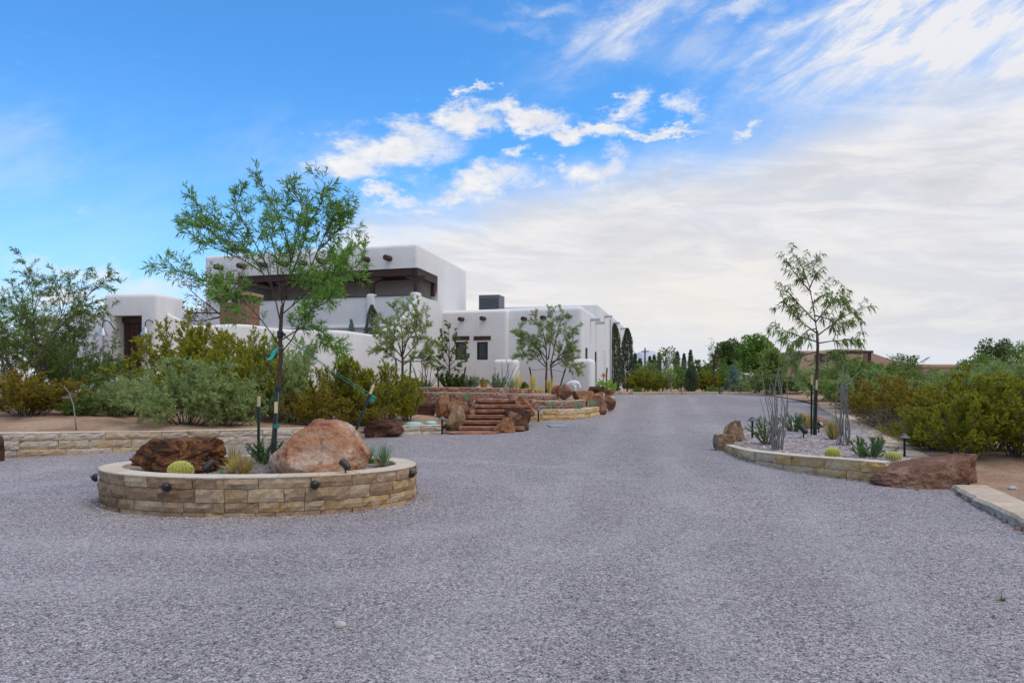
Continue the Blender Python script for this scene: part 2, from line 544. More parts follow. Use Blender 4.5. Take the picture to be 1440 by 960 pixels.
def m_gravel(name, size, cols, tone_lo, tone_hi, bump=1.0, big=0.35, tracks=False):
    m, T, b = new_mat(name)
    tc = T.new('ShaderNodeTexCoord')
    v = tc.outputs['Object']
    warp = T.new('ShaderNodeTexNoise')
    warp.inputs['Scale'].default_value = size * 0.8
    T.l.new(v, warp.inputs['Vector'])
    vw = T.new('ShaderNodeMixRGB') if False else None
    vo = T.new('ShaderNodeTexVoronoi')
    vo.inputs['Scale'].default_value = size
    vo.inputs['Randomness'].default_value = 1.0
    T.l.new(v, vo.inputs['Vector'])
    vo2 = T.new('ShaderNodeTexVoronoi')
    vo2.inputs['Scale'].default_value = size * 0.47
    T.l.new(v, vo2.inputs['Vector'])
    s1 = T.new('ShaderNodeSeparateColor')
    T.l.new(vo.outputs['Color'], s1.inputs[0])
    s2 = T.new('ShaderNodeSeparateColor')
    T.l.new(vo2.outputs['Color'], s2.inputs[0])
    r = T.m('ADD', T.m('MULTIPLY', s1.outputs[0], 0.62), T.m('MULTIPLY', s2.outputs[1], 0.38))
    n = len(cols)
    col = T.ramp(r, [(0.1 + 0.8 * i / (n - 1), c) for i, c in enumerate(cols)])
    # shade in the gaps between the stones, put into the colour
    gap = T.ss(vo.outputs['Distance'], 0.75, 0.38)
    col = T.mix(T.m('SUBTRACT', 1.0, gap), col, T.mix(1.0, col, (0.45, 0.44, 0.45), 'MULTIPLY'))
    # wide worn tracks and patches
    mp = T.new('ShaderNodeMapping')
    mp.inputs['Scale'].default_value = (1.0, 0.28, 1.0)
    mp.inputs['Rotation'].default_value = (0, 0, R(-12))
    T.l.new(v, mp.inputs[0])
    f = T.noise(mp.outputs[0], big, 6, 0.6, 0.6)
    f_b = T.noise(v, 1.7, 5, 0.65)
    tone = T.ramp(T.m('ADD', T.m('MULTIPLY', f, 0.65), T.m('MULTIPLY', f_b, 0.35)), [(0.33, tone_lo), (0.67, tone_hi)])
    col = T.mix(1.0, col, tone, 'MULTIPLY')
    if tracks:
        # worn wheel tracks: round the island and up the drive, paler where the stone is packed
        sp = T.new('ShaderNodeSeparateXYZ')
        T.l.new(v, sp.inputs[0])
        x, y = sp.outputs[0], sp.outputs[1]
        wob = T.m('MULTIPLY', T.m('SUBTRACT', T.noise(v, 0.35, 3, 0.5), 0.5), 1.6)
        acc = None

        def band(dist, w):
            q = T.m('DIVIDE', dist, w)
            return T.m('EXPONENT', T.m('MULTIPLY', T.m('MULTIPLY', q, q), -1.0))

        ex = T.m('DIVIDE', T.m('ADD', x, 3.27), 1.35)
        ey = T.m('SUBTRACT', y, 9.75)
        rad_ = T.m('ADD', T.m('SQRT', T.m('ADD', T.m('MULTIPLY', ex, ex), T.m('MULTIPLY', ey, ey))), T.m('MULTIPLY', wob, 0.4))
        for r_ in (2.75, 4.05):
            q = band(T.m('SUBTRACT', rad_, r_), 0.26)
            acc = q if acc is None else T.m('MAXIMUM', acc, q)
        line = T.m('SUBTRACT', x, T.m('ADD', T.m('MULTIPLY', y, 0.19), T.m('MULTIPLY', wob, 0.6)))
        for o_, w_ in ((0.35, 0.30), (-1.25, 0.28), (1.7, 0.26)):
            q = band(T.m('SUBTRACT', line, o_), w_)
            acc = T.m('MAXIMUM', acc, q)
        brk = T.ss(T.noise(v, 0.9, 5, 0.6), 0.36, 0.60)
        amt = T.m('MULTIPLY', acc, T.m('ADD', 0.35, T.m('MULTIPLY', brk, 0.65)))
        col = T.mix(T.m('MULTIPLY', amt, 0.19), col, (0.46, 0.44, 0.45))
        dusty = T.ss(T.noise(v, 0.55, 6, 0.65, 0.8), 0.56, 0.72)
        col = T.mix(T.m('MULTIPLY', dusty, 0.22), col, (0.24, 0.215, 0.205))
    T.l.new(col, b.inputs['Base Color'])
    b.inputs['Roughness'].default_value = 0.85
    b.inputs['Specular IOR Level'].default_value = 0.3
    hh = T.m('ADD', T.m('MULTIPLY', T.m('SUBTRACT', 1.0, vo.outputs['Distance']), 0.7), T.m('MULTIPLY', T.m('SUBTRACT', 1.0, vo2.outputs['Distance']), 0.8))
    bn = T.new('ShaderNodeBump')
    bn.inputs['Strength'].default_value = bump
    bn.inputs['Distance'].default_value = 0.6 / size
    T.l.new(hh, bn.inputs['Height'])
    T.l.new(bn.outputs[0], b.inputs['Normal'])
    return m


def m_dirt(name, c1, c2, c3):
    m, T, b = new_mat(name)
    tc = T.new('ShaderNodeTexCoord')
    v = tc.outputs['Object']
    f = T.noise(v, 1.3, 8, 0.65, 0.5)
    f2 = T.noise(v, 24, 6, 0.75)
    vo = T.new('ShaderNodeTexVoronoi')
    vo.inputs['Scale'].default_value = 32
    T.l.new(v, vo.inputs['Vector'])
    col = T.ramp(f, [(0.3, c1), (0.5, c2), (0.7, c3)])
    col = T.mix(0.75, col, T.ramp(f2, [(0.3, (0.55, 0.52, 0.5)), (0.7, (1.35, 1.35, 1.35))]), 'MULTIPLY')
    peb = T.ss(vo.outputs['Distance'], 0.2, 0.1)
    col = T.mix(T.m('MULTIPLY', peb, 0.5), col, (0.32, 0.27, 0.23))
    T.l.new(col, b.inputs['Base Color'])
    b.inputs['Roughness'].default_value = 0.95
    b.inputs['Specular IOR Level'].default_value = 0.15
    bn = T.new('ShaderNodeBump')
    bn.inputs['Strength'].default_value = 0.9
    bn.inputs['Distance'].default_value = 0.05
    T.l.new(T.m('ADD', f2, T.m('MULTIPLY', T.noise(v, 6, 5, 0.6), 1.5)), bn.inputs['Height'])
    T.l.new(bn.outputs[0], b.inputs['Normal'])
    return m


def m_stucco(name, c, stain=(0.55, 0.53, 0.50)):
    m, T, b = new_mat(name)
    tc = T.new('ShaderNodeTexCoord')
    v = tc.outputs['Object']
    f = T.noise(v, 0.9, 6, 0.6)
    f2 = T.noise(v, 9, 6, 0.65)
    lo = tuple(x * 0.90 for x in c)
    col = T.ramp(T.m('ADD', T.m('MULTIPLY', f, 0.65), T.m('MULTIPLY', f2, 0.35)), [(0.33, lo), (0.62, c)])
    mp = T.new('ShaderNodeMapping')
    mp.inputs['Scale'].default_value = (3.2, 3.2, 0.35)
    T.l.new(v, mp.inputs[0])
    f3 = T.noise(mp.outputs[0], 1.4, 5, 0.7)
    col = T.mix(T.m('MULTIPLY', T.ss(f3, 0.54, 0.74), 0.40), col, stain)
    T.l.new(col, b.inputs['Base Color'])
    b.inputs['Roughness'].default_value = 0.92
    b.inputs['Specular IOR Level'].default_value = 0.2
    bn = T.new('ShaderNodeBump')
    bn.inputs['Strength'].default_value = 0.45
    bn.inputs['Distance'].default_value = 0.045
    T.l.new(T.m('ADD', T.noise(v, 2.2, 4, 0.5), T.m('MULTIPLY', T.noise(v, 38, 4, 0.6), 0.18)), bn.inputs['Height'])
    T.l.new(bn.outputs[0], b.inputs['Normal'])
    return m


def m_wood(name, c1, c2):
    m, T, b = new_mat(name)
    tc = T.new('ShaderNodeTexCoord')
    mp = T.new('ShaderNodeMapping')
    mp.inputs['Scale'].default_value = (2, 18, 18)
    T.l.new(tc.outputs['Object'], mp.inputs[0])
    f = T.noise(mp.outputs[0], 1.2, 6, 0.6, 0.5)
    T.l.new(T.ramp(f, [(0.3, c1), (0.7, c2)]), b.inputs['Base Color'])
    b.inputs['Roughness'].default_value = 0.7
    return m


def m_brick(name):
    m, T, b = new_mat(name)
    tc = T.new('ShaderNodeTexCoord')
    mp = T.new('ShaderNodeMapping')
    mp.inputs['Rotation'].default_value = (R(90), 0, 0)
    T.l.new(tc.outputs['Object'], mp.inputs[0])
    br = T.new('ShaderNodeTexBrick')
    br.inputs['Scale'].default_value = 4.0
    br.inputs['Color1'].default_value = (0.30, 0.13, 0.075, 1)
    br.inputs['Color2'].default_value = (0.20, 0.085, 0.05, 1)
    br.inputs['Mortar'].default_value = (0.3, 0.25, 0.2, 1)
    br.inputs['Mortar Size'].default_value = 0.018
    T.l.new(mp.outputs[0], br.inputs['Vector'])
    T.l.new(br.outputs['Color'], b.inputs['Base Color'])
    b.inputs['Roughness'].default_value = 0.9
    return m


def m_glass(name, c=(0.02, 0.025, 0.03), rough=0.08):
    m, T, b = new_mat(name)
    b.inputs['Base Color'].default_value = c + (1,)
    b.inputs['Roughness'].default_value = rough
    b.inputs['Specular IOR Level'].default_value = 0.7
    return m


M = {}
M['gravel'] = m_gravel('gravel', 90, [(0.09, 0.082, 0.088), (0.325, 0.302, 0.318), (0.42, 0.392, 0.408), (0.65, 0.61, 0.625)], (0.72, 0.715, 0.725), (1.05, 1.03, 1.035), 0.75, 0.35, True)
M['river'] = m_gravel('planter_gravel', 24, [(0.14, 0.11, 0.105), (0.36, 0.31, 0.305), (0.48, 0.44, 0.44), (0.70, 0.67, 0.67)], (0.85, 0.8, 0.8), (1.1, 1.05, 1.05), 1.0, 0.8)
M['soil'] = m_gravel('island_soil', 45, [(0.12, 0.10, 0.09), (0.28, 0.235, 0.215), (0.38, 0.33, 0.31), (0.5, 0.46, 0.45)], (0.8, 0.76, 0.72), (1.1, 1.05, 1.0), 1.0, 0.8)
M['dirt'] = m_dirt('dirt', (0.30, 0.195, 0.13), (0.44, 0.30, 0.21), (0.54, 0.40, 0.30))
M['flag'] = m_dirt('pink_flagstone', (0.33, 0.22, 0.18), (0.44, 0.33, 0.28), (0.5, 0.40, 0.35))
M['stucco'] = m_stucco('white_stucco', (0.70, 0.70, 0.71))
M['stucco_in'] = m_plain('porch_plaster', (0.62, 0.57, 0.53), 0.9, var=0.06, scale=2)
M['tan'] = m_stucco('tan_stucco', (0.42, 0.30, 0.23), (0.32, 0.22, 0.17))
M['concrete'] = m_plain('pale_concrete', (0.46, 0.375, 0.28), 0.9, var=0.25, scale=5, bump=0.7)
M['cream'] = m_blocks('cream_stone', [(0.38, 0.29, 0.20), (0.48, 0.41, 0.34), (0.53, 0.47, 0.41), (0.46, 0.33, 0.19), (0.50, 0.41, 0.32), (0.44, 0.34, 0.26)])
M['tanblock'] = m_blocks('tan_stone', [(0.20, 0.125, 0.08), (0.38, 0.275, 0.175), (0.29, 0.19, 0.12), (0.46, 0.36, 0.25), (0.42, 0.265, 0.11), (0.52, 0.44, 0.33), (0.25, 0.16, 0.10)])
M['goldblock'] = m_blocks('golden_stone', [(0.50, 0.30, 0.10), (0.60, 0.46, 0.29), (0.66, 0.53, 0.38), (0.54, 0.34, 0.12), (0.62, 0.52, 0.41)])
M['rubble'] = m_blocks('red_rubble', [(0.27, 0.10, 0.06), (0.30, 0.22, 0.19), (0.34, 0.16, 0.11), (0.26, 0.22, 0.19), (0.38, 0.28, 0.23), (0.22, 0.10, 0.075)], 16)
M['rim'] = m_blocks('cut_stone_rim', [(0.50, 0.43, 0.34), (0.60, 0.54, 0.46), (0.56, 0.48, 0.39), (0.47, 0.38, 0.28)], 12, 0.4)
M['mortar'] = m_plain('mortar', (0.10, 0.085, 0.07), 0.95)
M['pinkrock'] = m_rock('pink_sandstone', [(0.24, 0.085, 0.05), (0.40, 0.19, 0.115), (0.43, 0.235, 0.13), (0.48, 0.30, 0.22), (0.55, 0.45, 0.36)], 2.1, (0.12, 0.10, 0.09), 0.6, 0.8, 26)
M['brownrock'] = m_rock('brown_ironstone', [(0.06, 0.03, 0.018), (0.19, 0.085, 0.035), (0.15, 0.06, 0.038), (0.32, 0.15, 0.055), (0.24, 0.10, 0.055)], 3.4, (0.03, 0.018, 0.014), 0.6, 1.0, 30)
M['redrock'] = m_rock('red_sandstone', [(0.11, 0.05, 0.034), (0.21, 0.108, 0.072), (0.25, 0.135, 0.09), (0.36, 0.22, 0.155)], 3.2, (0.07, 0.04, 0.03), 0.5, 0.9, 28)
M['orangerock'] = m_rock('orange_sandstone', [(0.16, 0.062, 0.035), (0.30, 0.13, 0.065), (0.36, 0.18, 0.09), (0.42, 0.27, 0.17)], 3.5, (0.08, 0.045, 0.03), 0.45, 0.9, 24)
M['darkrock'] = m_rock('dark_brown_rock', [(0.045, 0.022, 0.016), (0.11, 0.05, 0.032), (0.10, 0.048, 0.034), (0.20, 0.10, 0.06)], 3.2, (0.03, 0.02, 0.016), 0.5, 1.0, 26)
M['tanrock'] = m_rock('tan_rock', [(0.16, 0.10, 0.06), (0.34, 0.225, 0.135), (0.38, 0.265, 0.17), (0.46, 0.37, 0.28)], 3.5, (0.06, 0.04, 0.03), 0.6, 1.0, 22)
M['palerock'] = m_plain('pale_stone', (0.42, 0.40, 0.38), 0.85, var=0.2, scale=20, bump=0.5)
M['step'] = m_rock('step_stone', [(0.17, 0.075, 0.045), (0.27, 0.12, 0.075), (0.33, 0.165, 0.105), (0.40, 0.25, 0.18)], 3.0, (0.09, 0.045, 0.035), 0.4, 0.7, 24)
M['wood'] = m_wood('dark_red_wood', (0.026, 0.011, 0.009), (0.065, 0.024, 0.018))
M['viga'] = m_wood('viga_log', (0.025, 0.016, 0.012), (0.07, 0.04, 0.028))
M['navy'] = m_plain('navy_frame', (0.012, 0.014, 0.022), 0.45)
M['glass'] = m_glass('window_glass', (0.035, 0.04, 0.05))
M['iron'] = m_plain('black_iron', (0.015, 0.015, 0.016), 0.5, 0.3)
M['black'] = m_plain('black_powder_coat', (0.022, 0.022, 0.024), 0.45)
M['greymetal'] = m_plain('grey_metal', (0.11, 0.12, 0.145), 0.5, 0.3)
M['palemetal'] = m_plain('pale_metal', (0.45, 0.48, 0.52), 0.35, 0.6)
M['acdark'] = m_plain('dark_grille', (0.05, 0.055, 0.065), 0.6)
M['greenpost'] = m_plain('green_post', (0.012, 0.035, 0.033), 0.5)
M['cap'] = m_plain('pale_yellow_cap', (0.62, 0.52, 0.27), 0.6)
M['cord'] = m_plain('green_cord', (0.015, 0.22, 0.17), 0.6)
M['ribbon'] = m_plain('turquoise_ribbon', (0.02, 0.55, 0.55), 0.5)
M['teal'] = m_plain('teal_lid', (0.30, 0.55, 0.53), 0.5, var=0.06)
M['bluelid'] = m_plain('blue_grey_lid', (0.26, 0.33, 0.42), 0.5)
M['yellowpot'] = m_plain('ochre_glaze', (0.40, 0.24, 0.05), 0.5)
M['white'] = m_plain('white_paint', (0.72, 0.72, 0.72), 0.6)
M['brick'] = m_brick('brown_brick')
M['capstone'] = m_plain('tan_capstone', (0.40, 0.27, 0.13), 0.8)
M['bark'] = m_bark('brown_bark', (0.045, 0.03, 0.022), (0.11, 0.075, 0.055))
M['greybark'] = m_bark('grey_bark', (0.13, 0.12, 0.115), (0.28, 0.265, 0.26))
M['stem'] = m_bark('shrub_stem', (0.05, 0.04, 0.03), (0.13, 0.105, 0.085))
M['l_willow'] = m_leaf('willow_leaf', [(0.022, 0.054, 0.014), (0.05, 0.11, 0.020), (0.092, 0.165, 0.028), (0.145, 0.22, 0.045)])
M['l_chitalpa'] = m_leaf('drooping_leaf', [(0.045, 0.07, 0.018), (0.085, 0.125, 0.028), (0.14, 0.18, 0.04)])
M['l_creosote'] = m_leaf('olive_leaf', [(0.052, 0.057, 0.007), (0.105, 0.108, 0.010), (0.155, 0.152, 0.015), (0.235, 0.222, 0.032)])
M['l_ochre'] = m_leaf('ochre_leaf', [(0.055, 0.044, 0.007), (0.10, 0.080, 0.011), (0.15, 0.120, 0.015), (0.205, 0.18, 0.034)])
M['l_grey'] = m_leaf('grey_green_leaf', [(0.052, 0.076, 0.026), (0.112, 0.148, 0.052), (0.18, 0.225, 0.088), (0.28, 0.325, 0.145)])
M['l_mesq'] = m_leaf('mesquite_leaf', [(0.032, 0.052, 0.015), (0.070, 0.102, 0.026), (0.122, 0.16, 0.043), (0.18, 0.22, 0.068)])
M['l_green'] = m_leaf('mid_green_leaf', [(0.035, 0.06, 0.015), (0.07, 0.12, 0.022), (0.12, 0.18, 0.035)])
M['l_bright'] = m_leaf('bright_green_leaf', [(0.045, 0.085, 0.014), (0.085, 0.15, 0.022), (0.15, 0.225, 0.045)])
M['l_pine'] = m_leaf('pine_leaf', [(0.022, 0.038, 0.012), (0.045, 0.068, 0.02), (0.08, 0.105, 0.03)])
M['l_cypress'] = m_leaf('cypress_leaf', [(0.022, 0.034, 0.020), (0.045, 0.062, 0.036), (0.085, 0.105, 0.06)])
M['l_spruce'] = m_leaf('blue_green_leaf', [(0.05, 0.09, 0.075), (0.09, 0.15, 0.12), (0.15, 0.21, 0.17)])
M['l_oak'] = m_leaf('small_oak_leaf', [(0.03, 0.045, 0.014), (0.06, 0.085, 0.022), (0.10, 0.13, 0.04)])
M['l_brown'] = m_leaf('dry_brown_leaf', [(0.06, 0.045, 0.03), (0.11, 0.09, 0.06), (0.15, 0.14, 0.09)])
M['l_rosemary'] = m_leaf('rosemary_leaf', [(0.025, 0.05, 0.018), (0.055, 0.10, 0.03), (0.10, 0.155, 0.05)])
M['l_straw'] = m_leaf('straw_blade', [(0.13, 0.10, 0.035), (0.27, 0.20, 0.08), (0.42, 0.33, 0.16)])
M['l_gold'] = m_leaf('golden_blade', [(0.22, 0.15, 0.04), (0.40, 0.29, 0.10), (0.55, 0.44, 0.22)])
M['l_yucca'] = m_leaf('yucca_blade', [(0.06, 0.09, 0.05), (0.11, 0.15, 0.085), (0.20, 0.25, 0.15)])
M['cactus'] = m_plain('cactus_flesh', (0.22, 0.22, 0.03), 0.6, var=0.2)
M['spine'] = m_leaf('yellow_spine', [(0.45, 0.42, 0.07), (0.62, 0.58, 0.13), (0.75, 0.70, 0.28)], 0.2)
M['flower'] = m_plain('orange_petal', (0.65, 0.22, 0.02), 0.5)
M['hill'] = m_plain('distant_hill', (0.50, 0.50, 0.54), 1.0, var=0.15, scale=0.004)  # paled so that distance haze is part of the colour

# ------------------------------------------------------------------ foliage tools
def nrm(a):
    return a / np.maximum(np.linalg.norm(a, axis=-1, keepdims=True), 1e-9)


def leaves(rng, B, D, L, Wd, sag=0.0):
    """N leaves as folded four-sided blades; returns (verts, quads)"""
    n = len(B)
    D = nrm(D)
    S = nrm(np.cross(D, rng.normal(size=(n, 3))))
    L = np.asarray(L).reshape(-1, 1)
    Wd = np.asarray(Wd).reshape(-1, 1)
    mid = B + D * L * 0.45
    tip = B + D * L
    tip[:, 2] -= (sag * L)[:, 0]
    V = np.stack([B, mid + S * Wd / 2, tip, mid - S * Wd / 2], 1).reshape(-1, 3)
    Q = np.arange(n * 4).reshape(-1, 4)
    return V, Q


def blades(rng, n, h, spread, w, curve=0.5, base_r=0.04, segs=3, hvar=0.35):
    """a tuft of tapering blades from the origin"""
    V, Q = [], []
    for i in range(n):
        a = rng.uniform(0, 2 * math.pi)
        lean = abs(rng.normal(0, 1)) * spread
        L = h * (1 - hvar * rng.random())
        p = np.array([math.cos(a) * base_r * rng.random(), math.sin(a) * base_r * rng.random(), 0.0])
        d = nrm(np.array([math.cos(a) * lean, math.sin(a) * lean, 1.0]))
        side = np.array([-math.sin(a + rng.normal(0, .7)), math.cos(a), 0.0])
        b = len(V)
        for k in range(segs + 1):
            t = k / segs
            ww = w * (1 - t) ** 0.7 * 0.5 + 0.0006
            V.append(p - side * ww)
            V.append(p + side * ww)
            if k < segs:
                Q.append((b + 2 * k, b + 2 * k + 1, b + 2 * k + 3, b + 2 * k + 2))
            d = nrm(d + np.array([math.cos(a), math.sin(a), -0.6]) * curve * lean * t)
            p = p + d * L / segs
    return np.array(V), np.array(Q)


def spawn(rng, parents, n, ln, ang, up=0.0, t0=0.2, r=0.005, seg=3, wob=0.14, droop=0.0, taper=0.45, t1=1.0):
    out = []
    for pts, _, _ in parents:
        P = np.asarray(pts, float)
        sg = np.linalg.norm(np.diff(P, axis=0), axis=1)
        cum = np.concatenate([[0], np.cumsum(sg)])
        k = int(n) if n >= 1 and float(n).is_integer() else rng.poisson(n * cum[-1])
        for i in range(k):
            t = t0 + (t1 - t0) * (i + rng.random()) / k
            s = t * cum[-1]
            j = min(np.searchsorted(cum, s, 'right') - 1, len(sg) - 1)
            f = (s - cum[j]) / max(sg[j], 1e-9)
            p = P[j] + (P[j + 1] - P[j]) * f
            d = nrm(P[j + 1] - P[j])
            a = R(rng.uniform(*ang))
            pr = nrm(np.cross(d, rng.normal(size=3)))
            dr = nrm(math.cos(a) * d + math.sin(a) * pr + np.array([0, 0, up]))
            L = rng.uniform(*ln) * (1 - taper * t)
            q = [p]
            for m in range(seg):
                dr = nrm(dr + rng.normal(size=3) * wob + np.array([0, 0, -droop * (m + 1) / seg]))
                q.append(q[-1] + dr * L / seg)
            out.append((np.array(q), r, r * 0.4))
    return out


def leaf_on(rng, twigs, n, L, W, ang=(25, 60), sag=0.0, t0=0.1, droop=0.0, up=0.0):
    """n leaves along every twig"""
    Bs, Ds = [], []
    for pts, _, _ in twigs:
        P = np.asarray(pts)
        k = len(P) - 1
        t = (t0 + (1 - t0) * rng.random(n)) * k
        j = np.minimum(t.astype(int), k - 1)
        f = (t - j)[:, None]
        b = P[j] + (P[j + 1] - P[j]) * f
        d = nrm(P[j + 1] - P[j])
        a = np.radians(rng.uniform(ang[0], ang[1], n))[:, None]
        pr = nrm(np.cross(d, rng.normal(size=(n, 3))))
        dd = np.cos(a) * d + np.sin(a) * pr
        dd[:, 2] += up - droop
        Bs.append(b)
        Ds.append(dd)
    B = np.concatenate(Bs)
    D = np.concatenate(Ds)
    m = len(B)
    return leaves(rng, B, D, rng.uniform(L[0], L[1], m), rng.uniform(W[0], W[1], m), sag)


def tubes(lines, n=4):
    mb = MB()
    for pts, r0, r1 in lines:
        mb.tube(pts, r0, r1, n, cap=False)
    return mb


def join(*parts):
    V, Q, b = [], [], 0
    for v, q in parts:
        V.append(np.asarray(v))
        Q.append(np.asarray(q) + b)
        b += len(v)
    return np.concatenate(V), np.concatenate(Q)


def clumps(rng, centers, radii, n_per, L, W, flat=0.8):
    """leaf clumps: leaves scattered in lumpy balls, pointing outwards"""
    Bs, Ds = [], []
    for c, r in zip(centers, radii):
        k = max(8, int(n_per * r * r))
        d = nrm(rng.normal(size=(k, 3)))
        rr = r * (0.45 + 0.6 * rng.random((k, 1)) ** 0.6)
        off = d * rr
        off[:, 2] *= flat
        Bs.append(np.asarray(c) + off)
        Ds.append(d + rng.normal(size=(k, 3)) * 0.7)
    B = np.concatenate(Bs); D = np.concatenate(Ds)
    m = len(B)
    return leaves(rng, B, D, rng.uniform(L[0], L[1], m), rng.uniform(W[0], W[1], m))


# ---- shrubs: prototypes about 1.5 m tall at the origin
def shrub_lines(rng, n, H, W, base=0.12, lean=(0.1, 0.9), wob=0.10, seg=5, arch=0.12):
    out = []
    for i in range(n):
        a = 2 * math.pi * (i + rng.random()) / n
        le = rng.uniform(*lean)
        d = nrm(np.array([math.cos(a) * le * W / H, math.sin(a) * le * W / H, 1.0]))
        L = H * rng.uniform(0.72, 1.0) / (0.55 + 0.45 * d[2]) * (1 - 0.18 * le)
        p = np.array([math.cos(a) * base * rng.random(), math.sin(a) * base * rng.random(), -0.05])
        q = [p]
        for k in range(seg):
            d = nrm(d + rng.normal(size=3) * wob + np.array([math.cos(a), math.sin(a), 0]) * arch * le * 0.4)
            q.append(q[-1] + d * L / seg)
        out.append((np.array(q), 0.011, 0.004))
    return out


def build_shrub(kind, seed):
    rng = np.random.default_rng(seed)
    if kind in ('creosote', 'ochre'):
        main = shrub_lines(rng, 24, 1.4, 1.25, 0.16, (0.05, 1.1))
        t1 = spawn(rng, main, 10, (0.25, 0.5), (20, 50), 0.35, 0.15, 0.004)
        t2 = spawn(rng, t1, 5, (0.10, 0.24), (20, 55), 0.25, 0.1, 0.002)
        lv = join(leaf_on(rng, t2, 18, (0.03, 0.06), (0.016, 0.028), (20, 70)), leaf_on(rng, t1, 10, (0.03, 0.055), (0.016, 0.026), (20, 60), t0=0.3))
        return main + t1, t2, lv
    if kind == 'grey':
        main = shrub_lines(rng, 22, 1.3, 1.5, 0.2, (0.05, 1.25), 0.12)
        t1 = spawn(rng, main, 10, (0.25, 0.5), (20, 60), 0.15, 0.2, 0.004)
        t2 = spawn(rng, t1, 5, (0.12, 0.26), (20, 60), 0.1, 0.1, 0.002, droop=0.1)
        lv = join(leaf_on(rng, t2, 20, (0.045, 0.085), (0.009, 0.016), (15, 55), 0.1), leaf_on(rng, t1, 10, (0.04, 0.075), (0.009, 0.015), (20, 50)))
        return main + t1, t2, lv
    if kind == 'mesquite':
        main = shrub_lines(rng, 11, 2.3, 2.0, 0.22, (0.05, 1.0), 0.14, 6)
        t1 = spawn(rng, main, 11, (0.45, 0.95), (25, 60), 0.25, 0.25, 0.007, 4)
        t2 = spawn(rng, t1, 6, (0.16, 0.38), (25, 65), 0.05, 0.15, 0.0025, droop=0.2)
        lv = leaf_on(rng, t2, 30, (0.045, 0.085), (0.008, 0.014), (25, 65), 0.15)
        return main + t1, t2, lv
    if kind == 'leafy':
        main = shrub_lines(rng, 16, 1.5, 1.5, 0.25, (0.05, 1.2), 0.12)
        t1 = spawn(rng, main, 9, (0.25, 0.55), (25, 60), 0.2, 0.15, 0.005)
        t2 = spawn(rng, t1, 4, (0.12, 0.26), (25, 65), 0.1, 0.15, 0.003)
        lv = join(leaf_on(rng, t2, 18, (0.045, 0.085), (0.025, 0.04), (25, 75)), leaf_on(rng, t1, 8, (0.045, 0.085), (0.025, 0.04), (25, 75)))
        return main + t1, t2, lv
    if kind == 'twiggy':
        main = shrub_lines(rng, 26, 1.0, 1.4, 0.3, (0.1, 1.4), 0.2)
        t1 = spawn(rng, main, 9, (0.25, 0.5), (20, 70), 0.1, 0.15, 0.004, wob=0.25)
        t2 = spawn(rng, t1, 4, (0.12, 0.26), (20, 70), 0.0, 0.15, 0.0025, wob=0.25)
        lv = leaf_on(rng, t2, 3, (0.03, 0.05), (0.012, 0.02))
        return main + t1, t2, lv


SHRUB_MAT = {'creosote': 'l_creosote', 'ochre': 'l_ochre', 'grey': 'l_grey', 'mesquite': 'l_mesq', 'leafy': 'l_green', 'twiggy': 'l_brown'}
PROTO = {}


def extent(V):
    lo = np.percentile(V, 1.0, axis=0)
    hi = np.percentile(V, 99.0, axis=0)
    return max(hi[0] - lo[0], 0.01), max(hi[1] - lo[1], 0.01), hi[2]


def shrub(kind, var, loc, W, Hh, name, label, cat, group=None, rot=0.0, mat=None, depth=None):
    """put a shrub of given width and height; the first of a kind is built, the rest are copies"""
    key = (kind, var, mat)
    if key not in PROTO:
        a, b, lv = build_shrub(kind, 100 + var * 7 + len(kind))
        root = thing(name, label, cat, loc, group)
        st = tubes(a, 4)
        st2 = tubes(b, 3)
        st.add(st2.V, st2.F)
        off = root.location.copy()
        root.location = (0, 0, 0)
        obj('branches', st, M['stem'], root)
        obj('foliage', lv, M[mat or SHRUB_MAT[kind]], root)
        PROTO[key] = (root, extent(lv[0]))
    else:
        root = copy_tree(PROTO[key][0])
        root.name = name
        for k_ in ('group',):
            if k_ in root: del root[k_]
        tag(root, label, cat, group)
    e = PROTO[key][1]
    root.location = loc
    root.rotation_euler = (0, 0, rot)
    root.scale = (W / e[0], (depth or W) / e[1], Hh / e[2])
    return root


def pxs(px, Z):
    return px * Z / F


# ---- trees with a hand-placed skeleton (photo pixels at distance Z give real limb positions)
def limb(pts, Z, rng, spread=0.5, z0=0.0):
    """pixels -> limb polyline; the limb also leans towards or away from the camera"""
    dz = rng.uniform(-1, 1) * spread
    out = []
    n = len(pts)
    for i, (x, y) in enumerate(pts):
        out.append(np.array(at(x, y, Z + z0 + dz * (i / max(1, n - 1)) ** 1.1)))
    return np.array(out)


def crown_tree(rng, n_clump, W, Hc, z0, n_per, L, Wd, rc=(0.25, 0.45), flat=0.8, shape=1.0):
    cs, rs = [], []
    for i in range(n_clump):
        d = nrm(rng.normal(size=3))
        rr = rng.random() ** 0.4
        c = np.array([d[0] * W / 2 * rr, d[1] * W / 2 * rr, z0 + Hc / 2 + d[2] * Hc / 2 * rr])
        if shape != 1.0:
            t = (c[2] - z0) / Hc
            c[:2] *= (1 - t) * (1 - shape) + shape
        cs.append(c)
        rs.append(rng.uniform(*rc) * W / 2)
    return clumps(rng, cs, rs, n_per, L, Wd, flat), cs


